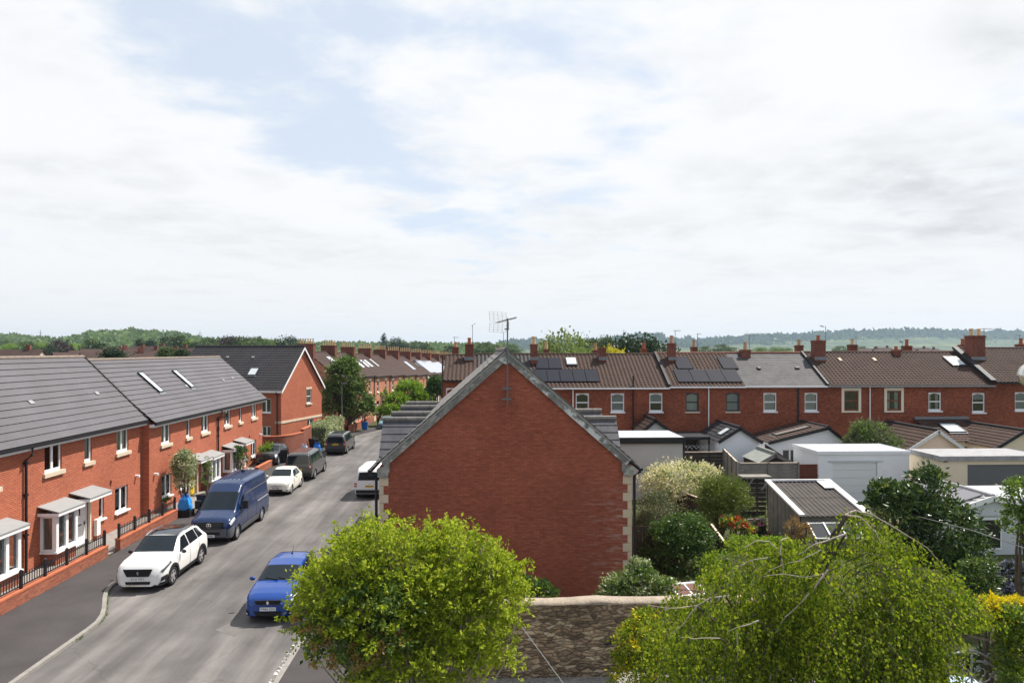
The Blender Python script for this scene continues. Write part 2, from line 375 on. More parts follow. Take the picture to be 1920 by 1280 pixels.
def copy_tree(o, parent=None):
    c = o.copy(); C.objects.link(c)
    if parent is not None: c.parent = parent; c.matrix_parent_inverse = o.matrix_parent_inverse.copy()
    for ch in list(o.children): copy_tree(ch, c)
    return c

class Fr:
    """a wall frame: u runs along the wall, n out of it, z up"""
    def __init__(s, O, U, N): s.O = Vector(O); s.U = Vector(U).normalized(); s.N = Vector(N).normalized()
    def p(s, u, n, z): return s.O + s.U * u + s.N * n + Vector((0, 0, z))
    def box(s, mb, u0, u1, n0, n1, z0, z1):
        q = lambda z: [s.p(u0, n0, z), s.p(u1, n0, z), s.p(u1, n1, z), s.p(u0, n1, z)]
        return mb.hexa(q(z0), q(z1))
    def quad(s, mb, u0, u1, z0, z1, n): return mb.poly([s.p(u0, n, z0), s.p(u1, n, z0), s.p(u1, n, z1), s.p(u0, n, z1)])

def facade(mb, F, W, Z0, Z1, ops, depth=0.12, u_start=0.0):
    us = sorted({u_start, W} | {o[0] for o in ops} | {o[1] for o in ops}); zs = sorted({Z0, Z1} | {o[2] for o in ops} | {o[3] for o in ops})
    for i in range(len(us) - 1):
        for j in range(len(zs) - 1):
            cu = (us[i] + us[i + 1]) / 2; cz = (zs[j] + zs[j + 1]) / 2
            if any(o[0] < cu < o[1] and o[2] < cz < o[3] for o in ops): continue
            F.quad(mb, us[i], us[i + 1], zs[j], zs[j + 1], 0)
    for (a, b, c, d) in ops:
        for q in ([(a, c), (b, c)], [(b, c), (b, d)], [(b, d), (a, d)], [(a, d), (a, c)]):
            (p0, q0), (p1, q1) = q
            mb.poly([F.p(p0, 0, q0), F.p(p1, 0, q1), F.p(p1, -depth, q1), F.p(p0, -depth, q0)])

def window(parent, F, u0, u1, z0, z1, kind='c2', fm='upvc', sill=None, lintel=None, curtain=None, inset=0.07, pane='glass', bar=0.07, backing=None, name='window'):
    mb = MB(); n0, n1 = -inset - 0.05, -inset
    mb_b = lambda a, b, c, d: F.box(mb, a, b, n0, n1, c, d)
    mb_b(u0, u1, z0, z0 + bar * 1.4); mb_b(u0, u1, z1 - bar, z1); mb_b(u0, u0 + bar, z0 + bar * 1.4, z1 - bar); mb_b(u1 - bar, u1, z0 + bar * 1.4, z1 - bar)
    um = (u0 + u1) / 2; zm = (z0 + z1) / 2
    if kind == 'c2': mb_b(um - bar * 0.8, um + bar * 0.8, z0 + bar * 1.4, z1 - bar)
    if kind == 'c3':
        for q in (1 / 3, 2 / 3): mb_b(u0 + (u1 - u0) * q - bar * .7, u0 + (u1 - u0) * q + bar * .7, z0 + bar * 1.4, z1 - bar)
    if kind == 'sash': F.box(mb, u0 + bar, u1 - bar, n0, n1 - 0.01, zm - bar * 0.5, zm + bar * 0.5)
    if kind == 'arch':                                           # sash under a shallow arched head
        F.box(mb, u0 + bar, u1 - bar, n0, n1 - 0.01, zm - bar * 0.5, zm + bar * 0.5)
        for sg in (0, 1):
            a = u0 + bar if sg == 0 else u1 - bar; b_ = u0 + bar + (u1 - u0) * 0.3 if sg == 0 else u1 - bar - (u1 - u0) * 0.3
            pts = [F.p(a, n0, z1 - bar), F.p(b_, n0, z1 - bar), F.p(a, n0, z1 - bar - 0.1)]
            mb.prism(pts, F.N * (n1 - n0 - 0.006))
    w = mb.build(name, fm, parent)
    pm = MB(); F.quad(pm, u0 + bar * .5, u1 - bar * .5, z0 + bar, z1 - bar * .5, -inset - 0.03); pm.build('pane', pane, w)
    if curtain == 'pair':
        cm = MB()
        for (a, b) in ((u0 + bar, u0 + (u1 - u0) * .34), (u1 - (u1 - u0) * .34, u1 - bar)):
            k = 7; rows = [[F.p(a + (b - a) * i / k, -inset - 0.16 - 0.03 * (i % 2), z) for i in range(k + 1)] for z in (z0, z1)]
            cm.grid(rows)
        cm.build('curtain', 'curtain_pale', w)
    elif curtain == 'net':
        cm = MB(); k = 16; cm.grid([[F.p(u0 + bar + (u1 - u0 - 2 * bar) * i / k, -inset - 0.15 - 0.025 * (i % 2), z) for i in range(k + 1)] for z in (z0, z1)]); cm.build('curtain', 'curtain_pale', w)
    elif curtain:
        frac, mt = curtain; cm = MB(); F.quad(cm, u0 + bar * .6, u1 - bar * .6, z1 - (z1 - z0) * frac, z1, -inset - 0.12); cm.build('blind', mt, w)
    if backing:
        cm = MB(); F.quad(cm, u0, u1, z0, z1, -inset - 0.6); cm.build('interior', backing, w)
    if sill: sm = MB(); F.box(sm, u0 - sill[0], u1 + sill[0], -0.06, sill[1], z0 - sill[2], z0 + 0.003); sm.build('sill', sill[3], w)
    if lintel: lm = MB(); F.box(lm, u0 - lintel[0], u1 + lintel[0], -0.05, lintel[1], z1 + 0.002, z1 + lintel[2]); lm.build('lintel', lintel[3], w)
    return w

def slope(mb, O, A, S, La, Ls, course, th=0.022, wave=0.0, wp=0.3, sub=6, prof=None):
    """tiled roof slope as overlapping courses; O eave corner, A along the eave, S up the slope; wave>0 gives rolled tiles"""
    O = Vector(O); A = Vector(A).normalized(); S = Vector(S).normalized(); N = A.cross(S)
    if N.z < 0: N = -N
    nc = max(1, round(Ls / course)); c = Ls / nc
    if wave:
        k = max(1, round(La / wp)) * sub; us = [La * i / k for i in range(k + 1)]
        pr = prof or [0.0, 0.55, 0.95, 0.95, 0.55, 0.0]
        hs = [wave * pr[i % sub] for i in range(k + 1)]
    else: us = [0, La]; hs = [0, 0]
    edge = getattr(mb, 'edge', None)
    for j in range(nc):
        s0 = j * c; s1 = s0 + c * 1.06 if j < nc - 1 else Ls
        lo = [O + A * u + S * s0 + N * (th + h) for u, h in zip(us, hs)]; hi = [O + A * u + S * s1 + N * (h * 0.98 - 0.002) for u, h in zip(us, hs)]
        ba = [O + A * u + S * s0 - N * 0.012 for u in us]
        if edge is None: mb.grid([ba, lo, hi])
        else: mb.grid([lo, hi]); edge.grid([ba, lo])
    return N

# foliage -----------------------------------------------------------------
def unit(a): return a / np.maximum(np.linalg.norm(a, axis=1, keepdims=True), 1e-9)
def leaf_mesh(name, mat, parent, P, A, L, ratio=0.5, fold=0.3, off=Vector((0, 0, 0))):
    n = len(P); L = np.broadcast_to(np.asarray(L, float).reshape(-1, 1), (n, 1)); A = unit(A)
    B = unit(np.cross(A, rng.normal(size=(n, 3)))); Nn = np.cross(A, B); w = L * ratio * 0.5
    up = Nn * w * fold
    V = np.empty((n, 4, 3)); V[:, 0] = P; V[:, 1] = P + A * L * 0.45 + B * w + up; V[:, 2] = P + A * L; V[:, 3] = P + A * L * 0.45 - B * w + up
    V = V.reshape(-1, 3) - np.array(off)
    me = bpy.data.meshes.new(name); me.vertices.add(n * 4); me.vertices.foreach_set('co', V.ravel())
    me.loops.add(n * 4); me.loops.foreach_set('vertex_index', np.arange(n * 4, dtype=np.int32))
    me.polygons.add(n); me.polygons.foreach_set('loop_start', np.arange(0, n * 4, 4, dtype=np.int32)); me.polygons.foreach_set('loop_total', np.full(n, 4, dtype=np.int32))
    me.update(); me.validate()
    return link_mesh(name, me, mat, parent, False, off)
def crown_pts(lobes, n, per=30, sig=0.16, shell=0.55, low=-0.6):
    """clumped leaf points in the outer part of ellipsoid lobes (cx,cy,cz,rx,ry,rz)"""
    lb = np.array(lobes, float); w = (lb[:, 3] * lb[:, 4] * lb[:, 5]) ** (2 / 3); w /= w.sum()
    nc = max(3, n // per); idx = rng.choice(len(lb), nc, p=w)
    d = unit(rng.normal(size=(nc, 3))); d[:, 2] = np.where(d[:, 2] < low, -d[:, 2], d[:, 2])
    r = shell + (1 - shell) * rng.random((nc, 1)) ** 0.6
    Cc = lb[idx, :3] + d * lb[idx, 3:] * r
    q = rng.integers(0, nc, n); s = sig * lb[idx[q], 3:].mean(axis=1, keepdims=True)
    P = Cc[q] + rng.normal(size=(n, 3)) * s * np.array([1, 1, 0.7]); return P, d[q]
def foliage(name, mat, parent, lobes, n, size, per=30, sig=0.16, shell=0.55, droop=0.0, ratio=0.5, out=0.7, low=-0.6, off=Vector((0, 0, 0))):
    P, D = crown_pts(lobes, n, per, sig, shell, low)
    A = D * out + rng.normal(size=(n, 3)) * 0.8 + np.array([0, 0, -droop])
    return leaf_mesh(name, mat, parent, P, A, size * (0.6 + 0.8 * rng.random(n)), ratio, 0.35, off)
def limbs(mb, base, tips, r0, r1=0.012, bend=0.25, seg=5, n=5):
    base = Vector(base)
    for tp in tips:
        tp = Vector(tp); pts = []; side = Vector((rnd.uniform(-1, 1), rnd.uniform(-1, 1), 0)) * bend * (tp - base).length * 0.3
        for i in range(seg + 1):
            k = i / seg; p = base.lerp(tp, k); p.z = base.z + (tp.z - base.z) * (k ** 0.85); p += side * math.sin(math.pi * k); pts.append(p)
        mb.tube(pts, [r0 * (1 - i / seg) + r1 * i / seg for i in range(seg + 1)], n)
    return mb

# ================================================================ THE SETTING
def sheet(name, mat, xl, xr, ys, dz):
    mb = MB(); mb.grid([[(xl(y), y, gz(y) + dz), (xr(y), y, gz(y) + dz)] for y in ys]); return struct(mb.build(name, mat))
def ground_mat():
    m, t, out = new_mat('ground_mix'); p = pos(t)
    n = t.noise(p, 0.012, 5); n2 = t.noise(p, 0.35, 5)
    near = t.ramp(n2, [(0.3, (0.045, 0.05, 0.022)), (0.5, (0.07, 0.075, 0.03)), (0.72, (0.11, 0.09, 0.055))])
    far = t.ramp(n, [(0.3, (0.05, 0.085, 0.025)), (0.5, (0.10, 0.14, 0.035)), (0.7, (0.16, 0.17, 0.06))])
    k = t.mapr(t.sep(p)[1], 90, 200)
    bsdf(t, out, t.mix(k, near, far), 0.95, 0, 0.1)
ground_mat()
mb = MB(); ys = [-600, 0, 30, 66, 120, 200, 300, 368, 700, 1500, 3000, 5200]
mb.grid([[(x, y, gz(y) - 0.004) for x in (-4200, -600, -60, 0, 60, 600, 4200)] for y in ys])
struct(mb.build('ground', 'ground_mix'))

def road_mat():
    m, t, out = new_mat('asphalt'); p = pos(t); xyz = t.sep(p)
    st = t.noise(t.comb(t.math('MULTIPLY', xyz[0], 1.1), t.math('MULTIPLY', xyz[1], 0.09)), 1.0, 5, 0.6)     # wear along the wheel tracks
    bl = t.noise(p, 0.33, 6, 0.6); fi = t.noise(p, 38, 3)
    c = t.ramp(st, [(0.28, (0.075, 0.070, 0.070)), (0.5, (0.122, 0.114, 0.111)), (0.72, (0.19, 0.177, 0.168))])
    c = t.mix(1.0, c, t.mapr(bl, 0.25, 0.75, 0.66, 1.36), 'MULTIPLY')
    c = t.mix(1.0, c, t.mapr(fi, 0.3, 0.7, 0.82, 1.18), 'MULTIPLY')
    patch = t.noise(p, 0.16, 2); c = t.mix(t.mapr(patch, 0.6, 0.75, 0, .35), c, (0.08, 0.076, 0.076, 1))
    ck = t.n('ShaderNodeTexVoronoi', feature='DISTANCE_TO_EDGE'); t.put(ck.inputs['Vector'], t.vmath('ADD', p, t.comb(t.noise(p, 0.9, 4), t.noise(p, 1.1, 4)))); t.put(ck.inputs['Scale'], 0.19)
    c = t.mix(t.mapr(ck.outputs['Distance'], 0.0, 0.004, 0.28, 0.0), c, (0.03, 0.028, 0.028, 1))
    bsdf(t, out, c, 0.85, 0, 0.25, normal=bump(t, fi, 0.25, 0.01))
    m, t, out = new_mat('pavement_mix'); p = pos(t)
    c = t.mix(1.0, (0.062, 0.057, 0.057, 1), t.mapr(t.noise(p, 0.5, 6), 0.25, 0.75, 0.75, 1.25), 'MULTIPLY')
    c = t.mix(1.0, c, t.mapr(t.noise(p, 45, 3), 0.3, 0.7, 0.8, 1.2), 'MULTIPLY'); bsdf(t, out, c, 0.9, 0, 0.2)
    m, t, out = new_mat('line_paint'); p = pos(t)
    c = t.mix(t.mapr(t.noise(p, 5, 6, 0.7), 0.47, 0.56), (0.10, 0.096, 0.092, 1), (0.60, 0.60, 0.58, 1)); bsdf(t, out, c, 0.8)
road_mat()
def sst(a, b, x): k = min(max((x - a) / (b - a), 0), 1); return k * k * (3 - 2 * k)
def xl(y):                                                        # left edge of the carriageway, widened into a parking bay
    if y < 70: return -12.5 - 1.5 * sst(23.2, 27.6, y)
    return -14.0 + 0.7 * sst(68, 75, y) + 0.2045 * max(y - 76, 0)
def xr(y): return -5.6 + 0.2045 * max(y - 76, 0)
YS = [6, 14, 20, 22, 23, 23.6, 24.2, 24.8, 25.4, 26, 26.6, 27.2, 27.8, 29, 34, 45, 58, 66, 69, 71, 73, 75, 77, 82, 90, 110, 140, 180]
sheet('road', 'asphalt', xl, xr, YS, 0.0)
def kerb(name, xf, w, y0, y1):
    mb = MB(); ys = [y for y in YS if y0 <= y <= y1]
    for a, b in zip(ys[:-1], ys[1:]):
        n = max(1, int((b - a) / 0.9))
        for i in range(n):
            p, q = a + (b - a) * i / n, a + (b - a) * (i + 1) / n - 0.012
            hz = 0.10
            bt = [(xf(p), p, gz(p) - .01), (xf(q), q, gz(q) - .01), (xf(q) + w, q, gz(q) - .01), (xf(p) + w, p, gz(p) - .01)]
            if w < 0: bt = bt[::-1]
            mb.hexa(bt, [(v[0], v[1], v[2] + hz + .01) for v in bt])
    return struct(mb.build(name, 'concrete'))
kerb('kerb', xl, -0.15, 6, 180); kerb('kerb', xr, 0.15, 6, 140)
sheet('pavement', 'pavement_mix', lambda y: -16.1 if y < 58.5 else -15.6 + 0.2045 * max(y - 76, 0), lambda y: xl(y) - 0.15, YS, 0.094)
sheet('pavement', 'pavement_mix', lambda y: xr(y) + 0.15, lambda y: -3.62 if y < 76 else xr(y) + 2, YS, 0.094)
mb = MB()
for a, b in ((15.0, 17.4), (18.0, 18.9), (19.1, 19.45), (19.7, 20.35), (20.5, 20.9), (21.0, 23.6)): mb.poly([(-5.78, a, 0.008), (-5.66, a, 0.008), (-5.66, b, 0.008), (-5.78, b, 0.008)])
struct(mb.build('road_marking', 'line_paint'))
mb = MB(); mb.poly([(-18.6, 10, 0.05), (-16.3, 10, 0.05), (-16.3, 60, 0.05), (-18.6, 60, 0.05)]); struct(mb.build('front_yard_ground', 'concrete'))
mb = MB(); mb.poly([(-2.4, 14, 0.02), (9, 14, 0.02), (9, 19.2, 0.02), (-2.4, 19.2, 0.02)]); struct(mb.build('gravel_path', 'gravel'))

M('asphalt_pale', (.145, .136, .13), .9, var=.2, vs=2, fine=.2, fs=30)
for lab, pts in (('a', ((403, 1180), (470, 1150), (508, 1162), (440, 1192))),):
    mb = MB(); mb.poly([WG(x, y, .005) for x, y in pts]); struct(mb.build('road_patch', 'asphalt_pale'))
# ================================================================ NEW TERRACE ON THE LEFT
RIDGE_X = -21.35
def house_new(label, X, ya, yb, mirror, eave, ridge, oz, door='white_paint', near_wall=False, vents=(), sky=(), pipe_at=None, yellow=False, far_end=False, dish=False):
    W = yb - ya; k = W / 9.7
    root = thing('town_house', label, 'house', ((X - 3.2), (ya + yb) / 2, 0), 0, 'new red brick terrace houses on the left of the street')
    F = Fr((X, ya, 0), (0, 1, 0), (1, 0, 0))
    def mu(a, b):
        a *= k; b *= k
        return (W - b, W - a) if mirror else (a, b)
    ups = [(*mu(1.4, 2.6), 'c2', ('pair' if yellow else None)), (*mu(4.3, 4.92), 'c1', (1.0, 'blind_grey')), (*mu(7.1, 8.28), 'c2', (1.0, 'blind_green'))]
    z0, z1 = 3.80 + oz, 4.97 + oz
    ops = [(a, b, z0, z1) for a, b, *_ in ups]
    bay = mu(1.1, 2.62); dr = mu(3.5, 4.55); nar = mu(5.5, 5.95); gw = mu(6.95, 8.2)
    ops += [(*gw, 0.83 + oz, 2.08 + oz), (*nar, 0.9 + oz, 2.0 + oz), (*dr, 0.05, 2.05 + oz), (bay[0] + .1, bay[1] - .1, 0.6, 2.1 + oz)]
    wb = MB(); facade(wb, F, W, -0.2, eave + 0.05, ops, 0.13)
    xb = 2 * RIDGE_X - X
    rz = ridge - 0.12
    for y, need in ((ya, True), (yb, True)):
        wb.poly([(X, y, -0.2), (X, y, eave), (RIDGE_X, y, rz), (xb, y, eave), (xb, y, -0.2)])
    wb.poly([(xb, ya, -0.2), (xb, yb, -0.2), (xb, yb, eave), (xb, ya, eave)])
    wb.build('wall', 'brick_new', root)
    # roof
    ex = X + 0.32; S = Vector((RIDGE_X - ex, 0, ridge - eave)); rb = MB()
    a0, b0 = ya, yb
    if far_end: b0 += 0.12
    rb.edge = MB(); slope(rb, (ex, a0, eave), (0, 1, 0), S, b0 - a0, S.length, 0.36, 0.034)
    S2 = Vector((-S.x, 0, S.z)); rb2 = Vector((2 * RIDGE_X - ex, b0, eave))
    slope(rb, rb2, (0, -1, 0), S2, b0 - a0, S2.length, 0.36, 0.03)
    ro = rb.build('roof', 'tile_grey', root); rb.edge.build('shaded_tile_edges', 'tile_edge', ro)  # course lips carry the painted gap shade and lichen
    v = MB(); nn_ = Vector((S.z, 0, -S.x)).normalized(); nn_ = -nn_ if nn_.z < 0 else nn_; e0_ = Vector((ex, b0 - .05, eave)); v.hexa([e0_, e0_ + Vector((0, .09, 0)), e0_ + Vector((0, .09, 0)) + S, e0_ + S], [w + nn_ * .065 for w in (e0_, e0_ + Vector((0, .09, 0)), e0_ + Vector((0, .09, 0)) + S, e0_ + S)]); (v.build('verge', 'tile_edge', root) if abs(b0 - 38.6) < .01 else None)
    rr = MB(); n = int((b0 - a0) / 0.45)
    for i in range(n):
        p = a0 + (b0 - a0) * i / n; q = a0 + (b0 - a0) * (i + 1) / n - 0.012
        rr.tube([(RIDGE_X, p, ridge - 0.01), (RIDGE_X, q, ridge - 0.01)], 0.095, 8)
    rr.build('roof_ridge', 'tile_ridge', root)
    g = MB(); g.box(ex - 0.03, ex + 0.09, a0, b0, eave - 0.14, eave - 0.02); g.build('gutter', 'black_plastic', root)
    g = MB(); g.box(X + 0.01, ex - 0.04, a0 + 0.004, b0 - 0.004, eave - 0.26, eave - 0.10); g.build('fascia', 'upvc', root)
    if pipe_at is not None:
        py = pipe_at; g = MB()
        g.tube([(ex + 0.02, py, eave - 0.15), (ex + 0.02, py, eave - 0.42), (X + 0.09, py, eave - 0.62), (X + 0.09, py, 0.1)], 0.055, 8)
        for zz in (eave - 0.75, 3.2, 1.6): g.box(X + 0.0, X + 0.15, py - 0.075, py + 0.075, zz - .04, zz + .04)
        g.build('downpipe', 'black_plastic', root)
    for (a, b, kd, cu) in ups:
        window(root, F, a, b, z0, z1, kd, sill=(0.12, 0.10, 0.17, 'sill_stone'), lintel=(0.09, 0.03, 0.20, 'sill_stone'), curtain=cu, bar=0.09)
    window(root, F, *gw, 0.83 + oz, 2.08 + oz, 'c2', sill=(0.06, 0.12, 0.07, 'upvc'), curtain='pair')
    window(root, F, *nar, 0.9 + oz, 2.0 + oz, 'c1', sill=(0.06, 0.12, 0.07, 'upvc'), bar=0.06)
    # bay window: a box of frames with three glazed faces
    p = 0.66; a, b = bay; zb0, zb1 = 0.62, 2.12 + oz
    bm_ = MB(); t = 0.085
    def post(u, n): F.box(bm_, u - t, u + t, n - t, n + t, zb0, zb1)
    for u in (a + t, b - t):
        post(u, p - t); F.box(bm_, u - t, u + t, 0.002, 0.10, zb0, zb1)
    post((a + b) / 2, p - t)
    for z in (zb0, zb1 - 0.1):
        F.box(bm_, a + 2 * t, (a + b) / 2 - t, p - 2 * t, p - 0.004, z, z + 0.1); F.box(bm_, (a + b) / 2 + t, b - 2 * t, p - 2 * t, p - 0.004, z, z + 0.1)
        for u in (a, b - 2 * t): F.box(bm_, u + .004, u + 2 * t - .004, 0.10, p - 2 * t, z, z + 0.1)
    bw = bm_.build('bay_window', 'upvc', root)
    pm = MB(); F.quad(pm, a + t, b - t, zb0, zb1, p - 0.07)
    for u in (a + 0.07, b - 0.07): pm.poly([F.p(u, 0.0, zb0), F.p(u, p - 0.07, zb0), F.p(u, p - 0.07, zb1), F.p(u, 0.0, zb1)])
    pm.build('pane', 'glass', bw)
    cm = MB(); cm.grid([[F.p(a + 0.16, 0.04 + (p - 0.24) * i / 8, z) + F.U * (0.025 * (i % 2)) for i in range(9)] for z in (zb0 + .1, zb1)]); cm.build('curtain', 'blind_tan', bw)
    cm = MB(); cm.grid([[F.p(a + 0.2 + 0.5 * i / 8, p - 0.22 - 0.03 * (i % 2), z) for i in range(9)] for z in (zb0 + .1, zb1)]); cm.build('curtain', 'curtain_pale', bw)
    sm = MB(); F.box(sm, a - 0.05, b + 0.05, 0.002, p + 0.06, zb0 - 0.07, zb0 - 0.003); sm.build('sill', 'upvc', bw)
    bs = MB(); F.box(bs, a + 0.05, b - 0.05, 0.002, p - 0.06, 0.0, zb0 - 0.08); bs.build('bay_base', 'brick_low_wall', bw)
    def canopy(u0, u1, n1, z):
        c = MB(); q = [F.p(u0, 0.0, z + .26), F.p(u1, 0.0, z + .26), F.p(u1, n1, z + .02), F.p(u0, n1, z + .02)]
        c.hexa([v - Vector((0, 0, 0.05)) for v in q], q); cc = c.build('canopy', 'canopy_grey', root)
        f = MB(); F.box(f, u0 + .02, u1 - .02, n1 - 0.05, n1 - 0.02, z - 0.16, z - 0.035)
        for u in (u0 + .02, u1 - .05): F.box(f, u, u + .03, 0.003, n1 - 0.052, z - 0.16, z - 0.035)
        F.box(f, u0 + .055, u1 - .055, 0.003, n1 - 0.055, z - 0.14, z - 0.11)
        f.build('fascia', 'upvc', cc); return cc
    ca = mu(0.9, 2.85); cb = mu(3.1, 4.95)
    zc = 2.34 + oz
    canopy(*ca, 0.88, zc - 0.05); canopy(*cb, 0.92, zc + 0.06)
    # door
    d = MB(); F.box(d, dr[0] + .06, dr[1] - .06, -0.12, -0.07, 0.06, 2.0 + oz); dd = d.build('door', 'yellow_door' if yellow else door, root)
    f = MB()
    for (u0_, u1_) in ((dr[0], dr[0] + .06), (dr[1] - .06, dr[1])): F.box(f, u0_, u1_, -0.125, -0.03, 0.06, 2.05 + oz)
    F.box(f, dr[0] + .06, dr[1] - .06, -0.125, -0.03, 2.0 + oz, 2.05 + oz); f.build('door_frame', 'upvc', dd)
    um = (dr[0] + dr[1]) / 2
    hn = MB(); F.box(hn, um - 0.14, um + 0.14, -0.069, -0.055, 0.98, 1.04); F.box(hn, dr[1] - .2, dr[1] - .15, -0.069, -0.03, 0.95, 1.1); hn.build('handle', 'dark_frame', dd)
    hn = MB(); F.box(hn, um - 0.05, um + 0.05, -0.069, -0.062, 1.45, 1.75); hn.build('door_light', 'glass_dark', dd)
    for side in (dr[0] - 0.12, dr[1] + 0.04):
        pm = MB(); F.box(pm, side, side + .08, 0.0, 0.10, 0.05, zc - 0.1); pm.build('porch_post', 'cream_paint', root)
    for (yv, sv) in vents:
        q = Vector((ex, yv, eave)) + S.normalized() * sv; nn = Vector((0, 1, 0)).cross(S.normalized()); nn = -nn if nn.z < 0 else nn
        v = MB(); sn = S.normalized(); A = Vector((0, 1, 0))
        qs = [q, q + A * .28, q + A * .28 + sn * .2, q + sn * .2]
        v.hexa([w + nn * .01 for w in qs], [w + nn * .055 for w in qs]); v.build('roof_vent', 'canopy_grey', root)
    for (yv, sv, ln) in sky: skylight(root, Vector((ex, yv, eave)), Vector((0, 1, 0)), S.normalized(), sv, 0.62, ln)
    # meter box and red vent
    m = MB(); mm = mu(5.05, 5.35); F.box(m, mm[0], mm[1], 0.003, 0.16, 0.25, 1.0); m.build('meter_box', 'upvc', root)
    m = MB(); q = mu(6.5, 6.62); F.box(m, q[0], q[1], 0.003, 0.08, 2.42 + oz, 2.6 + oz); m.build('wall_vent', 'pot_red', root)
    m = MB(); q = mu(9.0, 9.1); m.tube([F.p(q[0], 0.0, 2.35 + oz), F.p(q[0], 0.2, 2.35 + oz)], 0.07, 10); m.build('boiler_flue', 'upvc', root)
    return root
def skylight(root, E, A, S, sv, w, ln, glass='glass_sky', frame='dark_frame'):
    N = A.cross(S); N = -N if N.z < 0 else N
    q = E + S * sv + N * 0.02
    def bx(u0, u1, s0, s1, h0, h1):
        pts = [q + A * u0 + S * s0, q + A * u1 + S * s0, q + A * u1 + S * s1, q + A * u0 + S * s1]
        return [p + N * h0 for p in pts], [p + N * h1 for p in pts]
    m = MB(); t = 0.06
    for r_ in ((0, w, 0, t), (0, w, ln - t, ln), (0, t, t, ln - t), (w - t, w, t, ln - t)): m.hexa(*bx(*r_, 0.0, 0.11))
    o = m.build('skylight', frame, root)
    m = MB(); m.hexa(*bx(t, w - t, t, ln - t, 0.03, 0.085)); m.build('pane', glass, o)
    m = MB(); m.hexa(*bx(-.04, w + .04, -0.14, 0, 0.005, 0.03)); m.build('flashing', 'lead', o)
    return o
EA, RA = 5.22, 8.62
house_new('long grey roofed brick house cut off by the left edge of the photo', -18.27, 19.0, 28.75, True, EA, RA, 0)
house_new('brick house with white front door and white bay behind the black railings', -18.27, 28.75, 38.6, False, EA, RA, 0, pipe_at=28.84, vents=((31.0, 2.0), (36.3, 2.1)))
house_new('brick house with yellow front door half hidden behind the blue van', -17.9, 38.6, 48.2, True, 5.06, 8.44, -0.13, yellow=True, vents=((46.6, 2.25),), sky=((42.4, 2.05, 1.75), (47.0, 2.1, 1.7)))
hb = house_new('brick end house with climber on its bay, beyond the yellow door', -17.9, 48.2, 58.0, False, 5.06, 8.44, -0.13, pipe_at=48.25, far_end=True, vents=((53.4, 2.35), (55.6, 2.5)))
# satellite dish on the end house
m = MB(); rows = []
for i in range(5):
    r_ = 0.27 * i / 4; rows.append([(-17.55 + 0.10 * (i / 4) ** 2, 48.75 + r_ * math.cos(a), 4.45 + r_ * math.sin(a)) for a in np.linspace(0, 2 * math.pi, 17)])
m.grid(rows); m.tube([(-17.9, 48.75, 4.4), (-17.56, 48.75, 4.45)], 0.025); m.tube([(-17.55, 48.75, 4.2), (-17.25, 48.75, 4.42)], 0.015)
tag(m.build('satellite_dish', 'black_metal'), 'black satellite dish on the brick end house beside a downpipe', 'dish')

# ---- low walls with railings in front of the new terrace
def railing_wall(label, y0, y1, rail=True, x=-16.1, h=0.42):
    root = thing('railing_wall', label, 'wall', (x - 0.11, (y0 + y1) / 2, 0.1), 0, 'low brick walls with black railings')
    m = MB(); m.box(x - 0.22, x, y0, y1, 0.0, 0.1 + h); m.build('wall', 'brick_low_wall', root)
    m = MB(); m.box(x - 0.24, x + 0.02, y0 - .01, y1 + .01, 0.102 + h, 0.175 + h); m.build('coping', 'brick_coping', root)
    if not rail: return root
    zt = 0.175 + h; xc = x - 0.11; n = max(1, round((y1 - y0) / 1.35)); st = (y1 - y0 - 0.2) / n
    for i in range(n + 1):
        y = y0 + 0.1 + st * i; m = MB(); m.box(xc - .045, xc + .045, y - .045, y + .045, zt, zt + 0.62); m.lathe([(0.06, 0), (0.05, .03), (0.0, .06)], (xc, y, zt + 0.62), 8); m.build('post', 'black_metal', root)
    for i in range(n):
        a, b = y0 + 0.145 + st * i, y0 + 0.055 + st * (i + 1); m = MB()
        for z in (zt + 0.08, zt + 0.40): m.box(xc - .018, xc + .018, a, b, z, z + 0.035)
        k = 9
        for j in range(1, k):
            y = a + (b - a) * j / k; m.box(xc - .011, xc + .011, y - .011, y + .011, zt + 0.115, zt + 0.40); m.box(xc - .010, xc + .010, y - .010, y + .010, zt + 0.436, zt + 0.53)
        m.build('railing_panel', 'black_metal', root)
    return root
railing_wall('long railing wall in front of the white bay, ending at the white door', 18.5, 31.0)
railing_wall('railing wall beside the blue van, right of the white door', 32.0, 37.9)
railing_wall('low bare brick wall before the end house, no railings', 51.2, 57.6, rail=False)

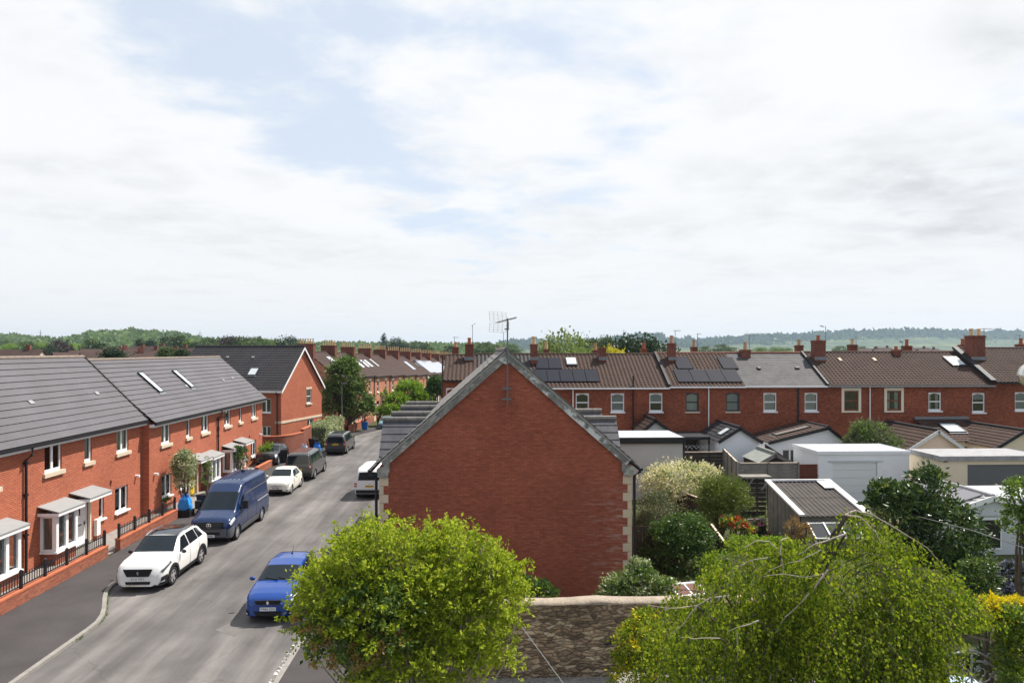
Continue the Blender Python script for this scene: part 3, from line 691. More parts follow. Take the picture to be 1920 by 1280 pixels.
# ================================================================ GABLE HOUSE IN THE MIDDLE
GY, GX0, GX1 = 24.9, -3.62, 5.30
gxc = (GX0 + GX1) / 2; G_EZ, G_RZ, GL = 4.88, 8.80, 15.0
def gable_house():
    root = thing('gable_house', 'brick house with blank gable wall and pale quoins facing the viewer', 'house', (gxc, GY + GL / 2, 0))
    w = MB()
    w.poly([(GX0, GY, -.2), (GX1, GY, -.2), (GX1, GY, G_EZ), (gxc, GY, G_RZ), (GX0, GY, G_EZ)])
    y2 = GY + GL
    w.poly([(GX0, y2, -.2), (GX1, y2, -.2), (GX1, y2, G_EZ), (gxc, y2, G_RZ), (GX0, y2, G_EZ)])
    for x in (GX0, GX1): w.poly([(x, GY, -.2), (x, y2, -.2), (x, y2, G_EZ), (x, GY, G_EZ)])
    w.build('wall', 'brick_gable', root)
    for sx, x in ((1, GX0), (-1, GX1)):
        q = MB(); z = 0.0; i = 0
        while z < G_EZ - 0.5:
            L = 0.31 if i % 2 == 0 else 0.14
            q.box(min(x - sx * 0.012, x + sx * L), max(x - sx * 0.012, x + sx * L), GY - 0.012, GY + (0.14 if i % 2 == 0 else 0.31), z, z + 0.288); z += 0.3; i += 1
        q.build('quoin_column', 'quoin_stone', root)
        k = MB(); k.box(min(x - sx * .05, x + sx * .31), max(x - sx * .05, x + sx * .31), GY - 0.12, GY + 0.2, G_EZ - 0.36, G_EZ - 0.20)
        k.prism([(x - sx * .08, GY - .13, G_EZ - .198), (x + sx * .36, GY - .13, G_EZ - .198), (x + sx * .36, GY - .13, G_EZ + 0.10), (x - sx * .08, GY - .13, G_EZ - .08)], (0, .3, 0)); k.build('kneeler', 'verge_stone', root)
    run = gxc - GX0 + 0.30; rise = G_RZ + 0.16 - (G_EZ - 0.10)
    for sx, x in ((1, GX0 - 0.30), (-1, GX1 + 0.30)):
        S = Vector((sx * run, 0, rise)); L = S.length; sn = S.normalized(); up = Vector((-sx * rise, 0, run)).normalized()
        E = Vector((x, 0, G_EZ - 0.10)); r_ = MB()
        slope(r_, E + Vector((0, GY + 0.05, 0)), (0, 1, 0), S, GL - 0.05, L, 0.26, 0.022)
        r_.build('roof', 'slate_gable', root)
        # verge: slate undercloak, mortar line and flaking painted board
        v = MB(); p0 = E + sn * 0.25; p1 = E + sn * (L - 0.0)
        n = 22
        for i in range(n):
            a = p0.lerp(p1, i / n) + up * 0.03; b = p0.lerp(p1, (i + 1) / n) + up * 0.008
            v.hexa([Vector((a.x, GY - .17, a.z)), Vector((b.x, GY - .17, b.z)), Vector((b.x, GY + .34, b.z)), Vector((a.x, GY + .34, a.z))],
                   [Vector((a.x, GY - .17, a.z)) + up * .03, Vector((b.x, GY - .17, b.z)) + up * .03, Vector((b.x, GY + .34, b.z)) + up * .03, Vector((a.x, GY + .34, a.z)) + up * .03])
        v.build('verge_slates', 'slate_gable', root)
        v = MB(); q0 = p0 + sn * .2; 
        v.hexa([q0 + Vector((0, GY - .15, 0)) - up * .055, p1 + Vector((0, GY - .15, 0)) - up * .055, p1 + Vector((0, GY + .0, 0)) - up * .055, q0 + Vector((0, GY + .0, 0)) - up * .055],
               [q0 + Vector((0, GY - .15, 0)) + up * .0, p1 + Vector((0, GY - .15, 0)) + up * .0, p1 + Vector((0, GY, 0)), q0 + Vector((0, GY, 0))])
        v.build('verge_mortar', 'mortar', root)
        v = MB(); d = 0.27
        v.hexa([q0 + Vector((0, GY - .11, 0)) - up * d, p1 + Vector((0, GY - .11, 0)) - up * d, p1 + Vector((0, GY - .002, 0)) - up * d, q0 + Vector((0, GY - .002, 0)) - up * d],
               [q0 + Vector((0, GY - .11, 0)) - up * .06, p1 + Vector((0, GY - .11, 0)) - up * .06, p1 + Vector((0, GY - .002, 0)) - up * .06, q0 + Vector((0, GY - .002, 0)) - up * .06])
        v.build('verge_board', 'verge_paint' if sx < 0 else 'verge_stone', root)
        g = MB(); gx = x - sx * 0.05; g.box(gx - .06, gx + .06, GY - 0.02, y2, G_EZ - .22, G_EZ - .12); g.build('gutter', 'black_plastic', root)
        g = MB(); px = (GX0 - 0.13) if sx > 0 else (GX1 + 0.13); py = GY + 0.12
        g.tube([(gx, py, G_EZ - .16), (gx, py, G_EZ - .26), (px, py, G_EZ - .40), (px, py, 0)], 0.052, 8); g.build('downpipe', 'black_metal', root)
        ys = (27.9, 30.5, 33.9, 36.5) if sx > 0 else (28.1, 31.6)
        wall_x = GX0 if sx > 0 else GX1
        for yc in ys: dormer(root, wall_x, yc, sx)
    m = MB(); m.prism([(gxc - .34, GY - .112, G_RZ - .14), (gxc, GY - .112, G_RZ - .36), (gxc + .34, GY - .112, G_RZ - .14), (gxc, GY - .112, G_RZ + .15)], (0, .10, 0)); m.build('apex_board', 'verge_paint', root)
    r_ = MB(); n = 24
    for i in range(n):
        p = GY - 0.16 + (GL + .16) * i / n; q = GY - 0.16 + (GL + .16) * (i + 1) / n - .015; r_.tube([(gxc, p, G_RZ + 0.17), (gxc, q, G_RZ + 0.17)], 0.10, 8)
    r_.build('roof_ridge', 'slate_gable', root)
def dormer(root, wx, yc, sx):
    hw, rz, ez = 1.16, 6.22, 4.92
    tip = wx - sx * (0.30 if sx > 0 else 0.06); slope_m = (G_RZ - G_EZ) / (gxc - GX0)
    def roofx(z): return wx + sx * ((z - G_EZ) / slope_m + 0.02)
    m = MB(); m.poly([(wx - sx * .02, yc - hw + .12, G_EZ - 1.5), (wx - sx * .02, yc + hw - .12, G_EZ - 1.5), (wx - sx * .02, yc + hw - .12, ez + .05), (wx - sx * .02, yc, rz - .1), (wx - sx * .02, yc - hw + .12, ez + .05)])
    d = m.build('dormer', 'brick_gable', root)
    for s in (-1, 1):
        r_ = MB(); nc = 5
        for j in range(nc):
            t0, t1 = j / nc, (j + 1.05) / nc if j < nc - 1 else 1.0
            def pt(t, o): z = ez + (rz - ez) * t; return [Vector((tip, yc + s * hw * (1 - t), z + o)), Vector((roofx(z) + sx * .12, yc + s * hw * (1 - t), z + o))]
            a, b = pt(t0, 0.035), pt(t1, 0.0); z = pt(t0, -.01)
            r_.grid([z, a, b])
        r_.build('dormer_roof', 'slate_dormer', d)
    m = MB(); L = abs(roofx(rz) - tip); n = max(2, int(L / .4))
    for i in range(n): m.tube([(tip + sx * (L * i / n), yc, rz + .02), (tip + sx * (L * (i + 1) / n - .012), yc, rz + .02)], 0.105, 8)
    m.build('dormer_ridge', 'slate_gable', d)
    m = MB()
    for s in (-1, 1): m.hexa([(tip + sx * .03, yc + s * hw, ez - .12), (tip + sx * .03, yc, rz - .14), (tip + sx * .06, yc, rz - .14), (tip + sx * .06, yc + s * hw, ez - .12)], [(tip + sx * .03, yc + s * hw, ez - .015), (tip + sx * .03, yc, rz - .03), (tip + sx * .06, yc, rz - .03), (tip + sx * .06, yc + s * hw, ez - .015)])
    m.build('bargeboard', 'upvc', d)
    window(d, Fr((wx - sx * .03, yc - .5, 0), (0, 1, 0), (-sx, 0, 0)), 0, 1.0, 4.15, 5.15, 'c2', inset=-0.06, pane='glass_far')
gable_house()

# TV aerial strapped to the gable wall
ae = thing('tv_aerial', 'tall grid TV aerial on a pole up the blank gable wall', 'aerial', (gxc, GY - 0.2, 6.9))
ax = gxc + 0.03; m = MB(); m.tube([(ax, GY - .22, 7.0), (ax, GY - .22, 10.08)], 0.026, 8); m.build('pole', 'aerial_metal', ae)
for z in (7.25, 7.62):
    m = MB(); m.box(ax - .2, ax + .14, GY - .24, GY - .20, z - .03, z + .03); m.tube([(ax - .16, GY - .22, z), (ax - .16, GY, z - .02)], .02); m.tube([(ax + .1, GY - .22, z), (ax + .1, GY, z - .02)], .02); m.build('wall_bracket', 'aerial_metal', ae)
m = MB(); c0 = Vector((ax - .42, GY - .2, 9.92)); c1 = Vector((ax + .30, GY - .25, 10.10)); m.tube([c0, c1], 0.016, 6); dr_ = (c1 - c0).normalized()
for i in range(12):
    q = c0.lerp(c1, 0.2 + 0.8 * i / 11); m.tube([q + Vector((0.02, -.10, .02)), q + Vector((-.02, .10, -.02))], 0.007, 4)
    m.tube([q + Vector((0, 0, -.04)), q + Vector((0, 0, .04))], 0.007, 4)
m.tube([(ax, GY - .22, 9.55), (ax + .04, GY - .22, 9.8), (ax + .04, GY - .22, 9.97)], 0.012, 5); m.box(ax - .1, ax + .06, GY - .25, GY - .19, 9.68, 9.72)
m.build('boom', 'aerial_metal', ae)
m = MB()
for s in (1, -1):
    base = c0 + dr_ * .1; a = base + Vector((0.0, 0, .03 * s)); wv = Vector((0.30, .28, 0))
    top = a + Vector((-.02, 0, .32 * s))
    for k in range(5): q = a.lerp(top, k / 4); m.tube([q - wv, q + wv], 0.0045, 4)
    for k in range(5): q = a + wv * (k / 2 - 1); m.tube([q, q + (top - a)], 0.0045, 4)
m.build('reflector_grid', 'aerial_metal', ae)

# ================================================================ HOUSE ACROSS THE SIDE PATH (dark roof)
def dark_house():
    P0 = Vector((-19.2, 68.0, 0)); P1 = Vector((-17.1, 75.6, 0)); along = (P1 - P0); GWd = along.length; U = along.normalized(); N = Vector((U.y, -U.x, 0))
    Lb = 12.4; ez, rz = 5.30, 9.42; g0 = gz(72)
    root = thing('dark_roof_house', 'brick house with black tiled roof, white bargeboards and two skylights', 'house', (P0 + P1) / 2 + N * -Lb / 2 + Vector((0, 0, g0)))
    F = Fr(P0, U, N); w = MB()
    ops = [(GWd * .60, GWd * .60 + .95, 3.55, 5.0), (GWd * .62, GWd * .62 + 1.2, 0.7, 1.9)]
    facade(w, F, GWd, -.6, ez, ops, 0.12)
    w.poly([F.p(0, 0, ez), F.p(GWd, 0, ez), F.p(GWd / 2, 0, rz - .1)])
    F2 = Fr(P0 - N * Lb, N, -U)                                     # the long front wall, seen beyond the end house
    fo = [(Lb - 2.15, Lb - 1.1, 3.0, 4.35), (Lb - 2.5, Lb - 1.1, 0.75, 1.7)]
    facade(w, F2, Lb, -.6, ez, fo, 0.12)
    w.poly([F.p(GWd, 0, -.6), F.p(GWd, -Lb, -.6), F.p(GWd, -Lb, ez), F.p(GWd, 0, ez)])
    w.poly([F.p(0, -Lb, -.6), F.p(GWd, -Lb, -.6), F.p(GWd, -Lb, ez), F.p(GWd / 2, -Lb, rz - .1), F.p(0, -Lb, ez)])
    w.build('wall', 'brick_new', root)
    window(root, F, *ops[0], 'sash', curtain=(1.0, 'blind_grey'), sill=(.1, .1, .14, 'sill_stone'), lintel=(.1, .03, .2, 'sill_stone')); window(root, F, *ops[1], 'c2')
    window(root, F2, *fo[0], 'c2', sill=(.05, .1, .07, 'upvc')); window(root, F2, *fo[1], 'c3')
    b = MB(); F.box(b, 0.0, GWd, 0.004, 0.05, 1.98, 2.2); F2.box(b, Lb - 0.6, Lb + .05, 0.004, 0.05, 1.98, 2.2); b.build('string_course', 'sill_stone', root)
    up = Vector((0, 0, 1)); half = GWd / 2 + 0.28; rise = rz - ez + .1; e0 = ez - .16
    for s in (-1, 1):
        u0 = -0.28 if s < 0 else GWd + 0.28; O = F.p(u0, 0.30, e0) if s > 0 else F.p(u0, -Lb, e0); A = -N if s > 0 else N
        S = U * (half * -s) + up * rise; r_ = MB(); slope(r_, O, A, S, Lb + .30, S.length, 0.33, 0.03, 0.02, 0.33, 4, [0, 1, 1, 0]); r_.build('roof', 'tile_black', root)
        sn = S.normalized(); nn = up * half + U * (s * rise); nn = nn.normalized()
        q0 = F.p(u0, 0, e0); q1 = q0 + S; bb = MB()
        for qn, d0, d1, n0, n1 in ((0, .04, .30, .24, .28),):
            bb.hexa([q0 + N * n0 - up * d1, q1 + N * n0 - up * d1, q1 + N * n1 - up * d1, q0 + N * n1 - up * d1], [q0 + N * n0 - up * .02, q1 + N * n0 - up * .02, q1 + N * n1 - up * .02, q0 + N * n1 - up * .02])
        bb.build('bargeboard', 'upvc', root)
        if s < 0:
            for (dl, sv, wd) in ((3.4, 1.9, .95), (7.0, 2.1, .7)): skylight(root, F.p(u0, -dl - wd, e0), N, sn, sv, wd, 1.0)
            for dl in (5.0, 7.9): 
                v = MB(); q = F.p(u0, -dl, e0) + sn * 4.3 + nn * .03; v.hexa([q, q + N * .3, q + N * .3 + sn * .2, q + sn * .2], [x + nn * .06 for x in (q, q + N * .3, q + N * .3 + sn * .2, q + sn * .2)]); v.build('roof_vent', 'canopy_grey', root)
            f = MB(); F2.box(f, 0, Lb + .24, .22, .26, e0 - .22, e0 - .02); f.build('fascia', 'upvc', root)
            g = MB(); g.tube([F2.p(Lb - .4, .27, e0 - .1), F2.p(Lb - .4, .08, e0 - .5), F2.p(Lb - .4, .08, -.4)], .05, 8); g.build('downpipe', 'black_plastic', root)
    r_ = MB(); r_.tube([F.p(GWd / 2, .3, rz - .03), F.p(GWd / 2, -Lb, rz - .03)], .1, 8); r_.build('roof_ridge', 'tile_black', root)
dark_house()
# curved garden wall in front of it
m = MB(); cp = MB(); pts = []
for i in range(17):
    k = i / 16; pts.append(Vector((-17.9 + 2.3 * k + 0.25 * math.sin(k * 3.1), 58.6 + 3.2 * k ** 2.6, gz(60))))
def offs(ps, d):
    o = []
    for i, p in enumerate(ps):
        t = (ps[min(i + 1, len(ps) - 1)] - ps[max(i - 1, 0)]).normalized(); o.append(p + Vector((t.y, -t.x, 0)) * d)
    return o
fr_, bk = offs(pts, .11), offs(pts, -.11); z = Vector((0, 0, 1))
for lo, hi, ext, bld in ((0, 1.85, 0, m), (1.853, 1.93, .03, cp)):
    f2, b2 = offs(pts, .11 + ext), offs(pts, -.11 - ext)
    for i in range(16): bld.hexa([f2[i] + z * lo, f2[i + 1] + z * lo, b2[i + 1] + z * lo, b2[i] + z * lo], [f2[i] + z * hi, f2[i + 1] + z * hi, b2[i + 1] + z * hi, b2[i] + z * hi])
cw = thing('curved_garden_wall', 'curved red brick garden wall beyond the last new house', 'wall', (-16.2, 60, 0)); m.build('wall', 'brick_curved', cw); cp.build('coping', 'brick_coping', cw)
pw = thing('garden_wall_pier', 'tall straight brick wall stub joining the curved wall to the hedge', 'wall', (-15.3, 65, 0))
m = MB(); m.box(-15.75, -15.51, 61.7, 64.6, 0, 2.1); m.build('wall', 'brick_curved', pw); m = MB(); m.box(-15.78, -15.48, 61.65, 64.65, 2.103, 2.17); m.build('coping', 'brick_coping', pw)

# ================================================================ FAR TERRACE ALONG THE STREET
FD = Vector((0.2045, 0.979, 0)); FD.normalize(); FN = Vector((FD.y, -FD.x, 0)); FP = 6.55
FO = Vector((-16.85, 94.0, 0))                                     # on the facade line, beside the first stack
def far_house():
    root = thing('terrace_house', '', 'house', (0, 0, 0), 0, 'far brick terrace houses with rows of chimney pots')
    F = Fr((0, 0, 0), (0, 1, 0), (1, 0, 0)); w = MB(); ez, rz, dp = 6.15, 9.35, 4.0
    ups = [(1.0, 1.75), (4.3, 5.05)]; z0, z1 = 3.9, 5.5
    dn = [(0.9, 1.8, 0.0, 2.6)]
    facade(w, F, FP, -1, ez, [(a, b, z0, z1) for a, b in ups] + dn, .12)
    for y in (0.0, FP): w.poly([(0, y, -1), (0, y, ez), (-dp, y, rz - .1), (-2 * dp, y, ez), (-2 * dp, y, -1)])
    w.poly([(-2 * dp, 0, -1), (-2 * dp, FP, -1), (-2 * dp, FP, ez), (-2 * dp, 0, ez)])
    w.build('wall', 'brick_far', root)
    for a, b in ups: window(root, F, a, b, z0, z1, 'sash', curtain='net', sill=(.08, .1, .14, 'cream_paint'), lintel=(.14, .04, .26, 'cream_paint'), pane='glass_far', bar=.09)
    S = Vector((-dp - .25, 0, rz - ez)); r_ = MB(); slope(r_, (0.25, 0, ez), (0, 1, 0), S, FP, S.length, .5, .03); S2 = Vector((dp + .25, 0, rz - ez)); slope(r_, (-2 * dp - .25, FP, ez), (0, -1, 0), S2, FP, S.length, .5, .03); r_.build('roof', 'tile_brown_far', root)
    r_ = MB(); r_.tube([(-dp, 0, rz), (-dp, FP - .01, rz)], .11, 8); r_.build('roof_ridge', 'tile_brown_far', root)
    g = MB(); g.box(.2, .32, 0, FP, ez - .16, ez - .03); g.build('gutter', 'black_plastic', root)
    g = MB(); g.tube([(.1, FP - .3, ez - .1), (.1, FP - .3, 0)], .06, 6); g.build('downpipe', 'black_plastic', root)
    c = MB(); c.box(-dp - 1.0, -dp + 1.0, -.32, .32, rz - 1.0, rz + .92); c.box(-dp - 1.06, -dp + 1.06, -.38, .38, rz + .923, rz + 1.05); ch = c.build('chimney', 'brick_chimney', root)
    for i in range(6):
        p = MB(); p.lathe([(.095, 0), (.085, .35), (.07, .52), (.105, .54), (.105, .64)], (-dp - .83 + i * .332, 0, rz + 1.05), 8); p.build('chimney_pot', 'pot_buff', ch)
    # bay window with its own little roof
    b = MB(); p = .75; bx = [(0.02, 2.6), (p, 3.0), (p, 4.9), (0.02, 5.3)]
    for i in range(3):
        (xa, ya), (xb_, yb_) = bx[i], bx[i + 1]; d = Vector((xb_ - xa, yb_ - ya, 0)); ln = d.length; FF = Fr((xa, ya, 0), d, (d.y, -d.x, 0))
        facade(b, FF, ln, -.8, 2.9, [(ln * .16, ln * .84, .8, 2.6)], .1)
    bo = b.build('bay_window', 'render_cream', root)
    for i in range(3):
        (xa, ya), (xb_, yb_) = bx[i], bx[i + 1]; d = Vector((xb_ - xa, yb_ - ya, 0)); ln = d.length; FF = Fr((xa, ya, 0), d, (d.y, -d.x, 0))
        pm = MB(); FF.quad(pm, ln * .16, ln * .84, .8, 2.6, -.08); pm.build('pane', 'glass_far', bo)
        pm = MB(); FF.box(pm, ln * .16, ln * .84, -.07, -.02, 1.62, 1.74); pm.build('frame', 'upvc', bo)
    b = MB(); t = Vector((.02, 3.95, 3.7)); q = [(0.02, 2.45, 2.92), (p + .15, 2.9, 2.92), (p + .15, 5.0, 2.92), (0.02, 5.45, 2.92)]
    for i in range(3): b.poly([q[i], q[i + 1], t])
    b.build('bay_roof', 'tile_brown_far', bo)
    d = MB(); d.box(-.1, -.05, .95, 1.75, 0, 2.1); d.build('door', 'white_paint', root)
    return root
fars = []
FLAB = ['first house of the far terrace, behind the dark roofed house', 'second far terrace house, one long skylight beside the tall green tree', 'third far terrace house with three skylights above the tall green tree', 'fourth far terrace house, plain roof left of the bright green tree',
        'fifth far terrace house, plain dark roof over the bright green tree', 'sixth far terrace house with one wide pale panel on the roof', 'seventh far terrace house with two small dark skylights beside a big panel', 'eighth far terrace house with its roof covered by bright solar panels', 'ninth far terrace house with one square of bright solar panels',
        'tenth far terrace house, behind the telegraph pole', 'eleventh far terrace house, mostly hidden behind the brown pantile end house', 'twelfth far terrace house, furthest chimneys before the end house']
fproto = far_house(); fang = math.atan2(FD.y, FD.x) - math.pi / 2
for i in range(12):
    o = fproto if i == 0 else copy_tree(fproto)
    p = FO + FD * (FP * (i - 0.9)); o.location = (p.x, p.y, gz(p.y)); o.rotation_euler = (0, 0, fang); o['label'] = FLAB[i]; fars.append(o)
bpy.context.view_layer.update()
def far_roof_item(i, name, u0, u1, s0, s1, mat, frame=True):
    """a panel lying on the street slope of far house i"""
    root = fars[i]; A = Vector((0, 1, 0)); ez, rz, dp = 6.15, 9.35, 4.0; S = Vector((-dp - .25, 0, rz - ez)).normalized(); N = A.cross(S); N = -N if N.z < 0 else N
    M_ = wm(root); E = Vector((.25, 0, ez)); m = MB()
    q = [E + A * u0 + S * s0, E + A * u1 + S * s0, E + A * u1 + S * s1, E + A * u0 + S * s1]
    m.hexa([M_ @ (x + N * .02) for x in q], [M_ @ (x + N * .09) for x in q]); return m.build(name, mat, root)
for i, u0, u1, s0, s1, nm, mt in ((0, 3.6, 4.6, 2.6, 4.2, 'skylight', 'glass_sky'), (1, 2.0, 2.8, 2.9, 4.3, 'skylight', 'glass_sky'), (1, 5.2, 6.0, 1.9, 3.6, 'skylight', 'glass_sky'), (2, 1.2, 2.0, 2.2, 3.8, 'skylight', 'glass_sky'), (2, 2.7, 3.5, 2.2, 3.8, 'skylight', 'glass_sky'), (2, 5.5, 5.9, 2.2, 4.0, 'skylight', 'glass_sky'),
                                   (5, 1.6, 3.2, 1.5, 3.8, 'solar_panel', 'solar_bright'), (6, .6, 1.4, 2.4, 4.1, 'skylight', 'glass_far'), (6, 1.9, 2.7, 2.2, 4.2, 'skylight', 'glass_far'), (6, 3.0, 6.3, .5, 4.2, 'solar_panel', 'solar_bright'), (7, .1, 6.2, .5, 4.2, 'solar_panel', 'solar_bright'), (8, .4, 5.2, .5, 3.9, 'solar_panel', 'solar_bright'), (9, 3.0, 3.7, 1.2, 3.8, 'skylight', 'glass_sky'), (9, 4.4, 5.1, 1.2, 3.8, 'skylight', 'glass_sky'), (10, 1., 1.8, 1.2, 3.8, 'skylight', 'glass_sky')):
    far_roof_item(i, nm, u0, u1, s0, s1, mt)

# ================================================================ OLD TERRACE ACROSS THE GARDENS (its rear side)
TY = 52.0; T_EZ = 6.2; T_RZ = 8.62; T_RY = 56.2
def tx(px, Y=TY): return WY(px, 727, Y).x
def chimney(root, px, ztop, zbase, wx, wy, Y, pots, potmat='pot_buff', mat='brick_chimney', poth=0.5):
    x = tx(px, Y); wx *= .86; m = MB(); m.box(x - wx / 2, x + wx / 2, Y - wy / 2, Y + wy / 2, zbase, ztop - .16)
    m.box(x - wx / 2 - .05, x + wx / 2 + .05, Y - wy / 2 - .05, Y + wy / 2 + .05, ztop - .157, ztop - .08); m.box(x - wx / 2 - .01, x + wx / 2 + .01, Y - wy / 2 - .01, Y + wy / 2 + .01, ztop - .077, ztop)
    o = m.build('chimney', mat, root)
    l = MB(); l.box(x - wx / 2 - .06, x + wx / 2 + .06, Y - wy / 2 - .06, Y - wy / 2 + .02, zbase + .3, zbase + .55); l.build('flashing', 'lead', o)
    for i in range(pots):
        dx = 0 if pots == 1 else (i / (pots - 1) - .5) * (wx - .3)
        p = MB(); p.lathe([(.15, 0), (.13, poth * .6), (.115, poth * .8), (.16, poth * .84), (.15, poth)], (x + dx, Y + (.1 if i % 2 else -.1) * (pots > 1), ztop), 10); p.build('chimney_pot', potmat, o)
    return o
def zat(py, Y, px=1300): return WY(px, py, Y).z
TH = [  # px left, px right, roof material, eave z, ridge z, label
    (830, 893, 'tile_brown', 6.75, 8.55, 'low brown pantile end house left of the gable roof, with a stout chimney'),
    (893, 1002, 'tile_black', T_EZ, T_RZ, 'terrace house mostly hidden behind the gable roof, beside the aerial pole'),
    (1002, 1126, 'tile_brown', T_EZ, T_RZ, 'terrace house with six solar panels and a small white skylight'),
    (1126, 1254, 'tile_brown', T_EZ, T_RZ, 'terrace house with plain brown pantiles between two houses with solar panels'),
    (1254, 1396, 'tile_brown', T_EZ + .08, T_RZ + .1, 'terrace house with a U of solar panels and dark framed windows'),
    (1396, 1548, 'slate_old', T_EZ + .1, T_RZ + .12, 'terrace house with the grey slate roof'),
    (1548, 1704, 'tile_brown', T_EZ + .12, T_RZ + .16, 'terrace house with two brown windows in wide cream surrounds'),
    (1704, 1862, 'tile_brown', T_EZ + .12, T_RZ + .16, 'terrace house with a bright square skylight in its brown roof'),
    (1862, 2060, 'tile_brown', T_EZ + .35, T_RZ + .5, 'taller brown roofed terrace house at the right edge of the photo')]
WINS = [  # px centre, house index, kind
    (862, 0, 'w'), (1060, 2, 'n'), (1092, 2, 'w'), (1158, 3, 'wc'), (1230, 3, 'w2'), (1298, 4, 'dc'), (1374, 4, 'db'), (1444, 5, 'wn'), (1521, 5, 'wb'), (1596, 6, 'bb'), (1676, 6, 'bp'), (1753, 7, 'wp'), (1835, 7, 'wg'), (1915, 8, 'wx')]
terr = []
for hi, (p0, p1, rm, ez, rz, lab) in enumerate(TH):
    x0, x1 = tx(p0), tx(p1); root = thing('terrace_house', lab, 'house', ((x0 + x1) / 2, T_RY, 0), 0, 'old brick terrace seen from its back gardens'); terr.append(root)
    F = Fr((x0, TY, 0), (1, 0, 0), (0, -1, 0)); W = x1 - x0; ops = []; wl = []
    for (pc, h, kd) in WINS:
        if h != hi or kd == 'n': continue
        u = tx(pc) - x0; hw = .50 if kd[0] != 'b' else .55; zb, zt = zat(771.5, TY), zat(736.5, TY)
        if kd[0] == 'b': zt, zb = zat(733, TY), zat(771, TY)
        if kd == 'wg': zb, zt = zat(775, TY), zat(737.5, TY)
        if hi == 0: u, hw, zb, zt = W * .3, .5, 4.9, 6.2
        ops.append((u - hw, u + hw, zb, zt)); wl.append((u - hw, u + hw, zb, zt, kd))
    w = MB(); facade(w, F, W, -.3, ez + .02, ops, .12); dp = T_RY - TY; yb = 2 * T_RY - TY
    for x in (x0, x1): w.poly([(x, TY, -.3), (x, TY, ez), (x, T_RY, rz - .1), (x, yb, ez), (x, yb, -.3)])
    w.poly([(x0, yb, -.3), (x1, yb, -.3), (x1, yb, ez), (x0, yb, ez)]); w.build('wall', 'brick_old', root)
    ov = .22; S = Vector((0, dp + ov, rz - ez)); r_ = MB()
    wv = dict(wave=0.0) if rm == 'slate_old' else dict(wave=.062, wp=.30, sub=6)
    slope(r_, (x0, TY - ov, ez), (1, 0, 0), S, W, S.length, .26 if rm == 'slate_old' else .34, .012 if rm == 'slate_old' else .03, **wv)
    slope(r_, (x1, yb + ov, ez), (-1, 0, 0), Vector((0, -S.y, S.z)), W, S.length, .36, .03); r_.build('roof', rm, root)
    r_ = MB(); n = int(W / .45)
    for i in range(n): r_.tube([(x0 + W * i / n, T_RY, rz + .02), (x0 + W * (i + 1) / n - .012, T_RY, rz + .02)], .11, 8)
    r_.build('roof_ridge', 'tile_red_old' if hi in (4, 5) else 'tile_brown', root)
    g = MB(); g.box(x0, x1, TY - ov - .1, TY - ov + .0, ez - .11, ez - .0); g.build('gutter', 'upvc' if hi in (2, 3, 4, 5) else ('black_plastic' if hi in (0, 8) else 'canopy_grey'), root)
    for (a, b, zb, zt, kd) in wl:
        fm = {'d': 'dark_frame', 'b': 'brown_frame'}.get(kd[0], 'upvc'); sl = (.06, .09, .10, 'upvc' if kd[0] != 'd' else 'sill_stone')
        cur = {'wc': 'net', 'w2': (.5, 'blind_grey'), 'dc': 'net', 'db': (1.0, 'blind_grey'), 'wn': 'net', 'wb': 'net', 'bp': 'pair', 'wp': 'pair', 'wg': (.35, 'blind_grey'), 'wx': (1., 'blind_grey')}.get(kd[:2])
        wi = window(root, F, a, b, zb, zt, 'arch', fm, sill=sl if kd[0] != 'b' else None, curtain=cur, bar=.085)
        if kd[0] == 'b':
            s = MB()
            for (u0, u1, z0, z1) in ((a - .2, a - .003, zb - .12, zt + .22), (b + .003, b + .2, zb - .12, zt + .22), (a - .003, b + .003, zt + .003, zt + .22), (a - .003, b + .003, zb - .12, zb - .003)): F.box(s, u0, u1, 0.0, .04, z0, z1)
            s.build('surround', 'cream_paint', wi)
    if hi not in (0,):
        d = [(0.5, 'b')] if hi in (3,) else []
    items = {3: [(1187, 'black_metal', True)], 2: [(1074, 'upvc', False)], 4: [(1328, 'upvc', False)], 5: [(1496, 'black_metal', False)], 6: [(1630, 'upvc', False)]}.get(hi, [])
    for (pp, mt, tall) in items:
        x = tx(pp); d = MB(); d.tube([(x, TY - .1, ez + (.9 if tall else -.1)), (x, TY - .1, .2 if pp != 1074 else 4.0)], .06 if mt != 'upvc' else .045, 8); d.build('soil_pipe' if tall else 'downpipe', mt, root)
    if hi in (4, 8):                                        # dark lead flashing at the party walls
        d = MB(); a = Vector((x0, TY - ov, ez + .05)); nn = Vector((0, -(rz - ez), dp)).normalized(); sn = S.normalized()
        wdt = .34 if hi == 8 else .10
        d.hexa([a - Vector((wdt, 0, 0)) - nn * .05, a + Vector((.08, 0, 0)) - nn * .05, a + Vector((.08, 0, 0)) + S - nn * .05, a - Vector((wdt, 0, 0)) + S - nn * .05], [a - Vector((wdt, 0, 0)) + nn * .14, a + Vector((.08, 0, 0)) + nn * .14, a + Vector((.08, 0, 0)) + S + nn * .14, a - Vector((wdt, 0, 0)) + S + nn * .14]); d.build('party_flashing', 'lead_dark', root)
    if hi == 6:
        d = MB(); a = Vector((x0, TY - ov, ez + .05)); nn = Vector((0, -(rz - ez), dp)).normalized()
        d.hexa([a - nn * .05, a + Vector((.16, 0, 0)) - nn * .05, a + Vector((.16, 0, 0)) + S - nn * .05, a + S - nn * .05], [a + nn * .11, a + Vector((.16, 0, 0)) + nn * .11, a + Vector((.16, 0, 0)) + S + nn * .11, a + S + nn * .11]); d.build('party_flashing', 'lead_dark', root)
